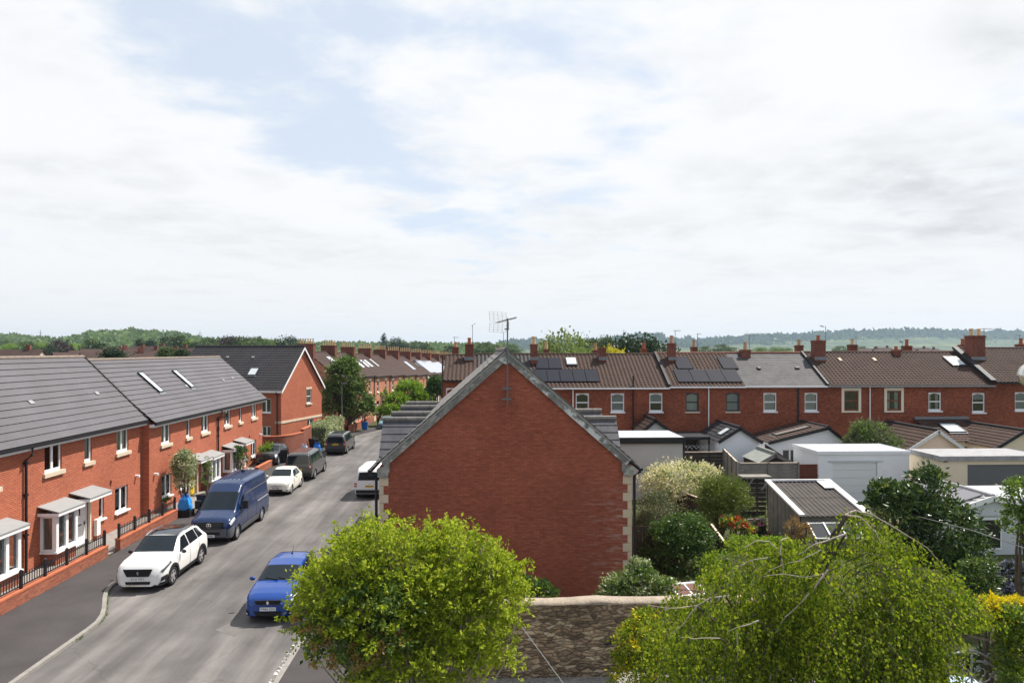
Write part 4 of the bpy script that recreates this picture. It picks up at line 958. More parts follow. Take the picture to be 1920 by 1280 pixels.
def on_slope(hi, name, px0, py0, px1, py1, mat, h=.09):
    """a flat thing lying on the garden-side slope of house hi, given by its sketch rectangle"""
    p0, p1, rm, ez, rz, _ = TH[hi]; dp = T_RY - TY + .22; k = (rz - ez) / dp
    def hit(px, py):
        a = ray(px, py); t = (ez - H - k * (TY - .22)) / (a[2] - k * a[1]); return Vector((t * a[0], t * a[1], H + t * a[2]))
    nn = Vector((0, -k, 1)).normalized()
    q = [hit(px0, py1), hit(px1, py1), hit(px1, py0), hit(px0, py0)]
    x0_, x1_ = q[0].x, q[1].x; q[3].x = x0_; q[2].x = x1_
    q[1].y = q[0].y; q[1].z = q[0].z; q[2].y = q[3].y; q[2].z = q[3].z
    m = MB(); m.hexa([x + nn * .05 for x in q], [x + nn * (.05 + h) for x in q]); o = m.build(name, mat, terr[hi]); return o, q, nn
for (a, b, c, d) in ((1006, 673, 1029, 693), (1030, 673, 1054, 693), (1002, 695, 1027, 717.5), (1028, 695, 1051, 717.5), (1052, 695, 1076, 717.5), (1077, 695, 1100, 717.5), (1101, 695, 1124, 717.5)): on_slope(2, 'solar_panel', a, b, c, d, 'solar')
for (a, b, c, d) in ((1271, 672, 1299, 693), (1356, 672, 1385, 693), (1272, 695, 1301, 718), (1302, 695, 1332, 718), (1333, 695, 1362, 718), (1363, 695, 1392, 718)): on_slope(4, 'solar_panel', a, b, c, d, 'solar')
def roof_window(hi, a, b, c, d, glass):
    o, q, nn = on_slope(hi, 'skylight', a, b, c, d, 'dark_frame', .12); ce = sum(q, Vector()) / 4; m = MB()
    r_ = [ce + (x - ce) * .84 for x in q]; m.hexa([x + nn * .14 for x in r_], [x + nn * .20 for x in r_]); m.build('pane', glass, o)
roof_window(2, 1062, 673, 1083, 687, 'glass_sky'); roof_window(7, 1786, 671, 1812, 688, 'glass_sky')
for (hi, a, b, c, d, mt) in ((6, 1574, 673, 1579, 678, 'quoin_stone'), (6, 1639, 673, 1644, 678, 'quoin_stone'), (5, 1492, 689, 1500, 692, 'lead_dark'), (5, 1421, 689, 1427, 693, 'lead_dark')): on_slope(hi, 'roof_vent', a, b, c, d, mt, .08)
# chimneys: large stacks on the near slope, small ones beyond the ridge
for (hi, px, tp, wx, wy, Y, pots, pm, mt, ph) in (
    (0, 880, 645, .75, .8, 55.4, 1, 'pot_red', 'brick_chimney', .5), (0, 854, 650, .6, .6, 57.5, 1, 'pot_tan', 'brick_chimney', .4), (1, 938, 661, .5, .5, 58.5, 1, 'pot_tan', 'brick_chimney', .55),
    (2, 1001, 645, .62, .7, 55.0, 1, 'pot_buff', 'brick_chimney', .6), (2, 1024, 654, .5, .5, 59, 1, 'pot_buff', 'brick_chimney', .6), (2, 1116, 656, .5, .5, 59, 1, 'pot_tan', 'brick_chimney', .6), (3, 1129, 651, .62, .8, 55.4, 0, 'pot_red', 'brick_chimney', .3),
    (3, 1207, 653, .5, .5, 58.5, 1, 'pot_red', 'brick_old', .5), (4, 1259, 643, .62, .75, 55.2, 1, 'pot_tan', 'brick_chimney', .6), (4, 1301, 650, .5, .6, 59, 1, 'pot_tan', 'brick_chimney', .6),
    (5, 1397, 655, .75, .7, 55.8, 1, 'pot_tan', 'brick_chimney', .6), (5, 1498, 647, .6, .6, 59, 1, 'pot_tan', 'brick_chimney', .5), (6, 1534, 638, .95, .8, 55.2, 1, 'pot_red', 'brick_chimney', .4), (6, 1598, 646, .7, .6, 59, 1, 'pot_buff', 'brick_chimney', .5),
    (6, 1680, 656, .55, .6, 55.9, 1, 'pot_red', 'brick_chimney', .3), (7, 1700, 648, .7, .6, 59, 1, 'pot_red', 'brick_old', .55), (7, 1806, 646, .65, .6, 58.8, 2, 'pot_red', 'brick_old', .5), (8, 1828, 629, 1.25, .9, 54.9, 2, 'pot_buff', 'brick_chimney', .55), (8, 1914, 645, .7, .6, 58.5, 1, 'pot_red', 'brick_old', .5)):
    zt = zat(tp, Y, px); chimney(terr[hi], px, zt, min(zt - 1.3, 7.9 if Y < T_RY else 7.4), wx, wy, Y, pots, pm, mt, ph)

def aerial(label, px, pytop, Y, zbase, style):
    x = tx(px, Y); zt = zat(pytop, Y, px); root = thing('tv_aerial', label, 'aerial', (x, Y, zbase), 0, 'thin TV aerials on the terrace chimneys')
    m = MB(); m.tube([(x, Y, zbase), (x, Y, zt)], .022, 6); m.build('pole', 'aerial_metal', root)
    m = MB(); L, dx, dz = style; a = Vector((x - L * .25, Y, zt - .03)); b = Vector((x + L * .75 * dx, Y - .2, zt - .03 + dz)); m.tube([a, b], .014, 5)
    for i in range(7):
        q = a.lerp(b, i / 6); m.tube([q - Vector((0, .18, .05)), q + Vector((0, .18, -.05))], .008, 4)
    m.build('boom', 'aerial_metal', root)
for a in (('tall aerial mast on the stout chimney of the end house', 886, 610, 55.3, 8.9, (.3, 1, .2)), ('short aerial on the leftmost chimney of the brown end house', 852, 631, 57.5, 8.9, (.5, 1, -.05)), ('aerial mast just left of the big grid aerial', 944, 622, 58.5, 8.6, (.3, -1, 0)),
          ('wide aerial above the plain pantiled house, left of the dark cypresses', 1139, 627, 57, 8.5, (.9, -1, -.03)), ('L shaped aerial beside the chimney right of the dark cypresses', 1266, 619, 56, 8.6, (.5, 1, .0)), ('thin aerial behind the house with a U of solar panels', 1308, 625, 60, 8.2, (.3, 1, 0)),
          ('aerial over the grey slate roof beside the large distant pylon', 1405, 628, 60, 8.2, (.4, 1, 0)), ('branching aerial beside the chimney between slate and brown roofs', 1548, 611, 56, 8.6, (.7, -1, .08)), ('small aerial behind the brown roof right of the buff pot', 1605, 631, 59, 8.2, (.3, -1, 0)),
          ('two armed aerial right of the double potted red stack', 1845, 615, 55.5, 8.8, (.8, 1, -.03)), ('aerial at the far right behind the taller roof', 1912, 627, 58.5, 8.6, (.6, -1, 0)), ('small aerial left of the double potted red stack', 1809, 626, 58.8, 8.6, (.4, -1, 0)), ('grid aerial left of the small red chimney', 1692, 640, 59, 8.5, (.4, -1, .1))): aerial(*a)
# telegraph pole and street lamp
p = WG(830, 770, gz(84)); m = MB(); p = WY(830, 700, 80); m.tube([(p.x, 80, gz(80)), (p.x, 80, 8.4)], [.14, .10], 8); tp_ = m.build('telegraph_pole', 'fence_dark'); tag(tp_, 'dark telegraph pole standing before the bright solar roofs', 'pole')

# ---------------------------------------------------------------- extensions, garages and sheds behind the terrace
def gabled(label, name, cat, xl_, zl, xa, za, xr_, zr, yf, yb, wall, roof, ov=.2, verge='black_plastic', ops=(), courses=.34, wave=.03):
    root = thing(name, label, cat, ((xl_ + xr_) / 2, (yf + yb) / 2, 0)); F = Fr((xl_, yf, 0), (1, 0, 0), (0, -1, 0)); W = xr_ - xl_
    w = MB(); zm = min(zl, zr); o4 = [o[:4] for o in ops]
    facade(w, F, W, -.1, zm - .15, o4, .1); w.poly([(xl_, yf, zm - .15), (xr_, yf, zm - .15), (xr_, yf, zr), (xa, yf, za), (xl_, yf, zl)])
    for x, z in ((xl_, zl), (xr_, zr)): w.poly([(x, yf, -.1), (x, yb, -.1), (x, yb, z), (x, yf, z)])
    w.poly([(xl_, yb, -.1), (xr_, yb, -.1), (xr_, yb, zr), (xa, yb, za), (xl_, yb, zl)]); w.build('wall', wall, root)
    for o in ops: window(root, F, *o[:4], o[4], o[5] if len(o) > 5 else 'upvc', pane='glass_far', bar=.07)
    for sx, xe, ze in ((1, xl_, zl), (-1, xr_, zr)):
        d = Vector((xa - xe, 0, za - ze)); dn = d.normalized(); e = Vector((xe, 0, ze)) - dn * ov + Vector((0, 0, .06)); L = d.length + ov; r_ = MB()
        A = Vector((0, 1, 0)); slope(r_, e + Vector((0, yf - ov, 0)), A, d, yb - yf + ov, L, courses, .03, wave, .3, 4, [0, 1, 1, 0]); r_.build('roof', roof, root)
        nn = Vector((-d.z, 0, d.x)).normalized(); nn = -nn if nn.z < 0 else nn; v = MB(); q0 = e + Vector((0, yf - ov - .05, 0)); q1 = q0 + dn * L; t = Vector((0, .05, 0))
        v.hexa([q0 - nn * .16, q1 - nn * .16, q1 - nn * .16 + t, q0 - nn * .16 + t], [q0 + nn * .06, q1 + nn * .06, q1 + nn * .06 + t, q0 + nn * .06 + t]); v.build('bargeboard', verge, root)
    r_ = MB(); r_.tube([(xa, yf - ov, za + .09), (xa, yb, za + .09)], .11, 8); r_.build('roof_ridge', roof if roof != 'tile_brown' else 'tile_black', root)
    return root, F
def at(px, py, Y): q = WY(px, py, Y); return q.x, q.z
def gb(label, pl, pa, pr, yf, yb, *a, **k):
    (xl_, zl), (xa, za), (xr_, zr) = at(*pl, yf), at(*pa, yf), at(*pr, yf); return gabled(label, 'rear_extension', 'extension', xl_, zl, xa, za, xr_, zr, yf, yb, *a, **k)
yb_ = TY - .02
e1, F1 = gb('small white gabled extension beside the bunting pergola', (1349, 826), (1386, 803), (1424, 827), 47.5, yb_, 'render_white', 'tile_black')
on = MB(); sn = Vector((at(1386, 803, 47.5)[0] - at(1349, 826, 47.5)[0], 0, at(1386, 803, 47.5)[1] - at(1349, 826, 47.5)[1])).normalized()
skylight(e1, Vector((at(1349, 826, 47.5)[0], 48.0, at(1349, 826, 47.5)[1] + .05)), Vector((0, 1, 0)), sn, .35, .9, .9, 'glass_sky')
e2, F2_ = gb('wide white and cream extension with patio doors and lopsided roof', (1443, 829), (1551, 802), (1585, 828), 48.0, yb_, 'render_white', 'tile_brown', ops=((.9, 2.0, .05, 2.1, 'c2'), (2.5, 3.6, .05, 2.1, 'c2')))
m = MB(); F2_.box(m, 3.75, 5.25, .003, .03, .0, 2.45); m.build('cream_render_panel', 'render_cream', e2)
sk = Vector((at(1551, 802, 48)[0] - at(1443, 829, 48)[0], 0, at(1551, 802, 48)[1] - at(1443, 829, 48)[1])).normalized()
skylight(e2, Vector((at(1443, 829, 48)[0], 48.9, at(1443, 829, 48)[1] + .06)), Vector((0, 1, 0)), sk, .9, .9, 2.6, 'blind_brown', 'lead_dark')
gb('tiny dark roofed gable peeping above the grey flat roof garage', (1205, 807), (1228, 788), (1256, 808), 49, yb_, 'render_pale', 'tile_brown')
e3, F3 = gb('pink rendered gable extension right of the feathery green tree', (1705, 841), (1757, 808), (1806, 843), 46, yb_, 'render_pink', 'tile_brown', verge='render_pale')
m = MB(); m.tube([F3.p(1.2, .08, 2.2), F3.p(1.2, .08, .3)], .05); F3.box(m, .9, 2.4, .02, .12, 2.25, 2.35); m.build('downpipe', 'render_pale', e3)
gb('cream gable extension with dark tiles at the right edge, behind garages', (1868, 838), (1917, 808), (1985, 842), 46, yb_, 'render_cream', 'tile_brown', verge='lead_dark', ops=((1.2, 2.0, .8, 1.9, 'c1'),))
root = thing('lean_to_extension', 'cream lean to with skylight between two gabled extensions', 'extension', (32, 50, 0)); xa, xb = at(1745, 800, 50)[0], at(1850, 800, 50)[0]
w = MB(); F = Fr((xa, 48.8, 0), (1, 0, 0), (0, -1, 0)); facade(w, F, xb - xa, 0, 2.55, [(1.6, 2.5, .9, 2.1), (.5, 1.0, .9, 2.1)], .1); w.build('wall', 'render_cream', root)
window(root, F, 1.6, 2.5, .9, 2.1, 'c2', 'brown_frame', pane='glass_far'); window(root, F, .5, 1.0, .9, 2.1, 'c1', pane='glass_far')
S = Vector((0, yb_ - 48.6, 1.25)); r_ = MB(); slope(r_, (xa, 48.6, 2.5), (1, 0, 0), S, xb - xa, S.length, .34, .03, .03, .3, 4, [0, 1, 1, 0]); r_.build('roof', 'tile_brown', root); skylight(root, Vector((xa + 1.2, 48.6, 2.55)), Vector((1, 0, 0)), S.normalized(), 1.2, 1.3, 1.4, 'glass_sky')
m = MB(); m.box(xa, xb, yb_ - .1, yb_, 3.76, 3.95); m.build('flashing', 'lead', root)
def flat_box(label, name, cat, px0, px1, pytop, yf, yb, wall, roofm, fascia, fh=.22, ov=.12, zt=None, ops=(), x1=None):
    x0 = at(px0, pytop, yf)[0]; x1 = x1 if x1 is not None else at(px1, pytop, yf)[0]; zt = zt or at(px0, pytop, yf)[1]
    root = thing(name, label, cat, ((x0 + x1) / 2, (yf + yb) / 2, 0)); F = Fr((x0, yf, 0), (1, 0, 0), (0, -1, 0)); w = MB(); facade(w, F, x1 - x0, -.1, zt - .03, list(ops), .12)
    for x in (x0, x1): w.poly([(x, yf, -.1), (x, yb, -.1), (x, yb, zt - .03), (x, yf, zt - .03)])
    w.poly([(x0, yb, -.1), (x1, yb, -.1), (x1, yb, zt - .03), (x0, yb, zt - .03)]); w.build('wall', wall, root)
    r_ = MB(); r_.box(x0 - ov, x1 + ov, yf - ov, yb + ov, zt - .028, zt + .05); r_.build('roof', roofm, root)
    f = MB(); e = ov + .03; f.box(x0 - e, x1 + e, yf - e, yf - ov - .002, zt - fh, zt + .075)
    for xx in (x0 - e, x1 + ov + .002): f.box(xx, xx + .028, yf - ov, yb + ov, zt - fh, zt + .075)
    f.build('fascia', fascia, root); return root, F, x1 - x0, zt
flat_box('grey rendered flat roofed garage with black fascia behind the gable', 'flat_roof_garage', 'garage', 1140, 1280, 822, 42, 45.6, 'render_grey', 'felt_pale', 'black_plastic', .3)
gz_ = at(1535, 848, 41)[1]
gx0 = at(1535, 848, 41)[0]
d0, d1 = at(1561, 870, 41)[0] - gx0, at(1645, 870, 41)[0] - gx0
g, F, W, zt = flat_box('white garage with white sectional door and pale flat roof', 'white_garage', 'garage', 1535, 1705, 848, 41, 44.4, 'render_white', 'felt_pale', 'render_white', .12, .03, ops=((d0, d1, 0, 2.3),))
m = MB()
for i in range(5): F.box(m, d0 + .02, d1 - .02, -.1, -.06, i * .46, i * .46 + .45)
m.build('garage_door', 'garage_white', g); m = MB(); F.box(m, d0 - .25, d1 + .35, .003, .05, 2.34, 2.42); m.build('lintel', 'render_pale', g)
cx0 = at(1765, 857, 39)[0]; q0 = at(1814, 877, 39)[0] - cx0
g, F, W, zt = flat_box('cream rendered garage with grey roller shutter and stone roof edge', 'cream_garage', 'garage', 1765, 1960, 857, 39, 42, 'render_cream', 'felt_grey', 'felt_grey', .2, .1, ops=((q0, q0 + 4.6, 0, 2.45),))
m = MB()
for i in range(13): F.box(m, q0 + .02, q0 + 4.58, -.1, -.075 + .012 * (i % 2), i * .188, i * .188 + .184)
m.build('roller_shutter', 'shutter_grey', g)
m = MB(); F.box(m, .12, .3, .0, .1, 2.62, 2.82); m.build('wall_lamp', 'lead_dark', g)
g, F, W, zt = flat_box('low brick outbuilding with white flat roof at the right edge', 'brick_outbuilding', 'outbuilding', 1884, 1990, 936, 32.5, 35.6, 'brick_low_wall', 'felt_pale', 'felt_pale', .06, .06)
# corrugated shed
def shed():
    p0, p1 = at(1440, 906, 34.5), at(1558, 906, 34.5); f0, f1 = at(1500, 966, 31), at(1617, 966, 31); x0 = (p0[0] + f0[0]) / 2; x1 = (p1[0] + f1[0]) / 2
    zb_, zf = p0[1], f0[1]; yf, yb = 31.0, 34.5; root = thing('corrugated_shed', 'grey timber shed with dark corrugated roof and white roof edges', 'shed', ((x0 + x1) / 2, 32.7, 0))
    w = MB(); n = 16
    for i in range(n):                                           # vertical boards on the side
        a, b = yf + (yb - yf) * i / n, yf + (yb - yf) * (i + 1) / n - .012; za, zc = zf + (zb_ - zf) * i / n, zf + (zb_ - zf) * (i + 1) / n; off = .012 * (i % 2)
        w.hexa([(x0 - off, a, 0), (x0 + .05, a, 0), (x0 + .05, b, 0), (x0 - off, b, 0)], [(x0 - off, a, za - .04), (x0 + .05, a, za - .04), (x0 + .05, b, zc - .04), (x0 - off, b, zc - .04)])
    w.poly([(x1, yf, 0), (x1, yb, 0), (x1, yb, zb_ - .04), (x1, yf, zf - .04)]); w.poly([(x0, yf, 0), (x1, yf, 0), (x1, yf, zf - .04), (x0, yf, zf - .04)]); w.poly([(x0, yb, 0), (x1, yb, 0), (x1, yb, zb_ - .04), (x0, yb, zb_ - .04)])
    w.build('wall', 'fence_grey', root)
    r_ = MB(); S = Vector((0, yb - yf + .3, (zb_ - zf) * 1.085)); slope(r_, (x0 - .05, yf - .2, zf - .02), (1, 0, 0), S, x1 - x0 + .1, S.length, 1.8, .012, .05, .22, 6, [0, .35, .85, 1, .85, .35]); r_.build('corrugated_roof', 'tile_black_worn', root)
    sn = S.normalized(); e = Vector((0, yf - .25, zf + .02)); L = S.length + .08; nn = Vector((0, -S.z, S.y)).normalized()
    for xa, xb, nm in ((x0 - .14, x0 + .12, 'verge_trim'), (x1 - .16, x1 + .16, 'verge_trim')):
        v = MB(); v.hexa([e + Vector((xa, 0, 0)), e + Vector((xb, 0, 0)), e + Vector((xb, 0, 0)) + sn * L, e + Vector((xa, 0, 0)) + sn * L], [x + nn * .09 for x in (e + Vector((xa, 0, 0)), e + Vector((xb, 0, 0)), e + Vector((xb, 0, 0)) + sn * L, e + Vector((xa, 0, 0)) + sn * L)]); v.build(nm, 'verge_white', root)
    v = MB(); t = e + sn * L; v.hexa([t + Vector((x0 + .125, -.14, 0)), t + Vector((x1 - .165, -.14, 0)), t + Vector((x1 - .165, 0, 0)), t + Vector((x0 + .125, 0, 0))], [t + Vector((x0 + .125, -.14, .08)), t + Vector((x1 - .165, -.14, .08)), t + Vector((x1 - .165, 0, .08)), t + Vector((x0 + .125, 0, .08))]); v.build('top_trim', 'verge_white', root)
    v = MB(); q = e + sn * (L - 1.1); xx = x1 - .62; v.hexa([q + Vector((xx, 0, .06)), q + Vector((x1 - .17, 0, .06)), q + Vector((x1 - .17, 0, .06)) + sn * .9, q + Vector((xx, 0, .06)) + sn * .9], [x + nn * .03 for x in (q + Vector((xx, 0, .06)), q + Vector((x1 - .17, 0, .06)), q + Vector((x1 - .17, 0, .06)) + sn * .9, q + Vector((xx, 0, .06)) + sn * .9)]); v.build('white_patch', 'verge_white', root)
    return x0, x1
M('tile_black_worn', (0.075, 0.066, 0.06), 0.9, var=0.25, vs=2, stain=((0.2, 0.17, 0.14), 4, .62, .85)); M('verge_white', (0.60, 0.60, 0.61), 0.7, var=.06, vs=3, stain=((.45, .42, .4), 3, .66, .85))
shx = shed()
m = MB(); q = at(1527, 992, 30.0); w_ = at(1617, 992, 30.0)[0]; m.hexa([(q[0], 29.9, .75), (w_, 29.9, .75), (w_, 30.7, 1.25), (q[0], 30.7, 1.25)], [(q[0], 29.86, .8), (w_, 29.86, .8), (w_, 30.66, 1.3), (q[0], 30.66, 1.3)])
cf = thing('cold_frame', 'white framed glazed cold frame leaning before the corrugated shed', 'cold frame', ((q[0] + w_) / 2, 30.3, 0)); m.build('pane', 'glass_dark', cf)
m = MB()
for u in (0, .33, .66, 1): x = q[0] + (w_ - q[0]) * u; m.hexa([(x - .03, 29.85, .8), (x + .03, 29.85, .8), (x + .03, 30.66, 1.3), (x - .03, 30.66, 1.3)], [(x - .03, 29.83, .85), (x + .03, 29.83, .85), (x + .03, 30.64, 1.35), (x - .03, 30.64, 1.35)])
for u in (0, 1): y = 29.85 + .75 * u; z = .8 + .47 * u; m.box(q[0], w_, y, y + .06, z, z + .05)
m.box(q[0], q[0] + .06, 30.6, 30.68, 0, 1.25); m.box(w_ - .06, w_, 30.6, 30.68, 0, 1.25); m.box(q[0], q[0] + .06, 29.86, 29.94, 0, .76); m.box(w_ - .06, w_, 29.86, 29.94, 0, .76); m.build('frame', 'white_paint', cf)
# pale outbuilding with solar roof
yf, yb = 30.0, 34.2; (xl_, zl), (xa, za) = at(1807, 950, yf), at(1859, 933, yf); xr_ = 2 * xa - xl_ + 1.2
wl_, wr_, wz0, wz1 = at(1833, 1025, yf)[0] - xl_, at(1874, 1025, yf)[0] - xl_, at(1833, 1026, yf)[1], at(1833, 974, yf)[1]
sb, SF = gabled('pale rendered outbuilding with solar roof and one dark window', 'garden_outbuilding', 'outbuilding', xl_, zl, xa, za, xr_, zl - .25, yf, yb, 'render_pale', 'felt_grey', .12, 'white_paint')
m = MB(); SF.box(m, wl_ - .06, wr_ + .06, .003, .05, wz0 - .08, wz1 + .08); fw = m.build('window', 'white_paint', sb); m = MB(); SF.box(m, wl_, wr_, .04, .06, wz0, wz1); m.build('pane', 'glass_dark', fw)
m = MB(); SF.box(m, wl_ - .25, wr_ + .2, .003, .1, wz1 + .2, wz1 + .27); m.build('lintel', 'render_pale', sb)
dS = Vector((xa - xl_, 0, za - zl)); sn = dS.normalized(); nn = Vector((-dS.z, 0, dS.x)).normalized()
for i in range(3):
    m = MB(); a = yf + .25 + i * 1.3; e = Vector((xl_, 0, zl)) + sn * .02 + nn * .12; q = [e + Vector((0, a, 0)), e + Vector((0, a + 1.26, 0)), e + Vector((0, a + 1.26, 0)) + sn * 1.1, e + Vector((0, a, 0)) + sn * 1.1]; m.hexa(q, [x + nn * .05 for x in q]); m.build('solar_panel', 'solar_mid', sb)

# ---------------------------------------------------------------- fences, gates, pergola
def fence(label, a, b, z0, z1, mat='fence_grey', boards=9, posts=True, vertical=False, cap='timber_pale', name='board_fence'):
    a, b = Vector((*a, 0)), Vector((*b, 0)); L = (b - a).length; F = Fr(a, b - a, Vector(((b - a).y, -(b - a).x, 0))); root = thing(name, label, 'fence', ((a.x + b.x) / 2, (a.y + b.y) / 2, 0))
    m = MB()
    if vertical:
        n = max(2, int(L / .14))
        for i in range(n): F.box(m, L * i / n, L * (i + 1) / n - .01, -.01 * (i % 2), .012, z0, z1 - .02 * rnd.random())
    else:
        for i in range(boards): F.box(m, 0.0, L, -.01 - .004 * (i % 2), .012 + .006 * (i % 2), z0 + (z1 - z0) * i / boards, z0 + (z1 - z0) * (i + 1) / boards - .012)
    m.build('panel', mat, root)
    if cap: m = MB(); F.box(m, 0, L, -.04, .05, z1 + .002, z1 + .045); m.build('capping', cap, root)
    if posts:
        n = max(1, round(L / 1.85))
        for i in range(n + 1): m = MB(); u = L * i / n; F.box(m, u - .05, u + .05, .022, .11, 0, z1 + .08); m.build('post', mat, root)
    return root
A_ = at(1385, 867, 41); B_ = at(1496, 868, 41); fz = A_[1]
fence('weathered grey board fence left of the brown gate', (A_[0], 41), (B_[0], 41), .1, fz - .05, boards=11)
C_ = at(1357, 846, 46.5); D_ = at(1282, 844, 46.5)
fence('short grey fence return sloping back from the board fence', (C_[0], 46.4), (A_[0] - .05, 41.1), .1, fz + .0, boards=11)
fence('dark wooden fence below the bunting pergola', (D_[0], 46.5), (C_[0] - .06, 46.5), .1, C_[1] - .05, 'fence_dark', 9)
G0, G1 = at(1498, 870, 41), at(1533, 870, 41)
m = MB(); n = 9
for i in range(n): m.box(G0[0] + (G1[0] - G0[0]) * i / n, G0[0] + (G1[0] - G0[0]) * (i + 1) / n - .012, 40.98, 41.02, .08, G0[1])
gt = thing('garden_gate', 'reddish brown boarded gate beside the white garage', 'gate', ((G0[0] + G1[0]) / 2, 41, 0)); m.build('boards', 'gate_brown', gt); m = MB(); m.box(G0[0], G1[0], 40.94, 40.975, .4, .5); m.box(G0[0], G1[0], 40.94, 40.975, 1.5, 1.6); m.build('brace', 'gate_brown', gt)
# small felt-roofed shed behind the grey fence
yf = 43.6; (sx0, sz0), (sxa, sza), (sx1, sz1) = at(1425, 868, yf), at(1453, 852, yf), at(1482, 867, yf)
gabled('small timber shed with pale green felt roof behind the grey fence', 'garden_shed', 'shed', sx0, sz0, sxa, sza, sx1, sz1, yf, 46.4, 'fence_dark', 'felt_green', .12, 'fence_grey', courses=3, wave=0)
# staircase-like sloping rail behind that shed
m = MB(); a = at(1435, 832, 47); b = at(1490, 868, 45); m.hexa([(a[0], 47, a[1] - 1.4), (b[0], 45, b[1] - 1.2), (b[0], 45.1, b[1] - 1.2), (a[0], 47.1, a[1] - 1.4)], [(a[0], 47, a[1]), (b[0], 45, b[1]), (b[0], 45.1, b[1]), (a[0], 47.1, a[1])])
tag(m.build('sloping_fence', 'fence_dark'), 'dark trellis fence sloping down between the two white extensions', 'fence')
# dark pergola with bunting
pg = thing('pergola', 'dark pergola hung with little pale lights beside the white extension', 'pergola', (at(1306, 830, 49)[0], 49.5, 0)); pa, pb = at(1283, 805, 48.5)[0], at(1331, 805, 48.5)[0]
m = MB(); m.box(pa, pb, 48.4, 51.7, 2.75, 2.95); m.build('roof', 'lead_dark', pg)
for x in (pa, pb - .12, (pa + pb) / 2): m = MB(); m.box(x, x + .12, 48.45, 48.57, 0, 2.748); m.build('post', 'fence_dark', pg)
m = MB(); m.box(pa, pb, 51.5, 51.7, 0, 2.74); m.build('back_panel', 'fence_dark', pg)
m = MB()
for i in range(26):
    x = pa + (pb - pa) * (i + .5) / 26; z = 2.35 - .18 * math.sin(i * .72) ** 2 - .1 * rnd.random(); m.poly([(x - .035, 48.35, z), (x + .035, 48.35, z), (x, 48.34, z - .07)])
m.tube([(pa + (pb - pa) * i / 13, 48.36, 2.4 - .12 * (i % 2)) for i in range(14)], .01, 4); m.build('bunting', 'curtain_pale', pg)
# log store / dark trellis under the grey fence
la, lb = at(1392, 960, 37.5)[0], at(1440, 960, 37.5)[0]
ls = thing('log_store', 'dark slatted garden store left of the corrugated shed', 'store', ((la + lb) / 2, 37.6, 0))
m = MB()
for i in range(8): m.box(la, lb, 37.8, 37.84, i * .25, i * .25 + .2)
m.build('back_boards', 'fence_dark', ls)
for x in (la, (la + lb) / 2, lb - .08): m = MB(); m.box(x, x + .08, 37.3, 37.38, 0, 2.1); m.build('post', 'fence_dark', ls)
m = MB(); m.box(la - .1, lb + .1, 37.2, 38, 2.1, 2.18); m.build('roof', 'fence_grey', ls)
for i in range(2): m = MB(); m.hexa([(la + i * .9, 37.28, 1.45), (la + i * .9 + .1, 37.28, 1.45), (la + .55 + i * .9, 37.28, 2.09), (la + .45 + i * .9, 37.28, 2.09)], [(la + i * .9, 37.22, 1.45), (la + i * .9 + .1, 37.22, 1.45), (la + .55 + i * .9, 37.22, 2.09), (la + .45 + i * .9, 37.22, 2.09)]); m.build('brace', 'fence_grey', ls)
fence('low dark fence beside the red flowers behind the weeping birch', (10.25, 31.2), (9.75, 27.6), .05, 1.15, 'fence_dark', 5, vertical=True)
fence('leaning dark fence panel between the cream shrub and the feathery conifer', (10.3, 36.2), (10.9, 34.2), .05, 1.6, 'fence_dark', 5, vertical=True)
fence('tall dark wooden fence close to the right corner of the gable house', (5.7, 28.6), (8.0, 28.8), .0, 1.75, 'fence_dark', 5, vertical=True, cap=None)
fence('pale low rendered wall panel behind the pink roses', (at(1396, 975, 34)[0], 34.1), (at(1438, 975, 34)[0], 34.1), 0, at(1396, 975, 34)[1], 'quoin_stone', 2, posts=False, cap='concrete', name='low_wall')

# ---------------------------------------------------------------- stone wall in the foreground
def stone_mat():
    m, t, out = new_mat('rubble_stone'); p = t.sep(pos(t)); w = t.noise(pos(t), 2.2, 4)
    v = t.comb(t.math('ADD', t.math('MULTIPLY', p[0], 3.6), t.math('MULTIPLY', w, .7)), t.math('MULTIPLY', p[1], 2.6), t.math('ADD', t.math('MULTIPLY', p[2], 10.0), t.math('MULTIPLY', w, 2.2)))
    vo = t.n('ShaderNodeTexVoronoi', feature='F1'); t.put(vo.inputs['Vector'], v); t.put(vo.inputs['Scale'], 1.0)
    ve = t.n('ShaderNodeTexVoronoi', feature='DISTANCE_TO_EDGE'); t.put(ve.inputs['Vector'], v); t.put(ve.inputs['Scale'], 1.0)
    c = t.ramp(t.sep(vo.outputs['Color'])[0], [(0.0, (0.17, 0.13, 0.092)), (.35, (0.29, 0.215, 0.15)), (.65, (0.40, 0.29, 0.195)), (.85, (0.52, 0.40, 0.28)), (1, (0.60, 0.50, 0.38))])
    c = t.mix(1.0, c, t.mapr(t.noise(pos(t), 9, 5), .25, .75, .65, 1.35), 'MULTIPLY')
    c = t.mix(t.mapr(t.noise(pos(t), .9, 5), .5, .78, 0, .6), c, (0.07, 0.055, 0.042, 1))
    c = t.mix(t.mapr(ve.outputs['Distance'], .01, .10, .6, 0), c, (0.075, 0.058, 0.045, 1))
    h = t.math('ADD', t.mapr(ve.outputs['Distance'], 0, .2), t.math('MULTIPLY', t.noise(pos(t), 14, 4), .4))
    bsdf(t, out, c, .95, 0, .15, normal=bump(t, h, .9, .05))
stone_mat(); M('wall_top', (0.32, 0.265, 0.21), .95, var=.2, vs=4, fine=.3, fs=18, bm=.5, stain=((.25, .2, .15), 3, .58, .8))
sw = thing('stone_wall', 'rubble stone wall with pale mortar top in front of the gable', 'wall', (3, 19.4, 0)); m = MB(); nx = 44; nz = 8
rows = []
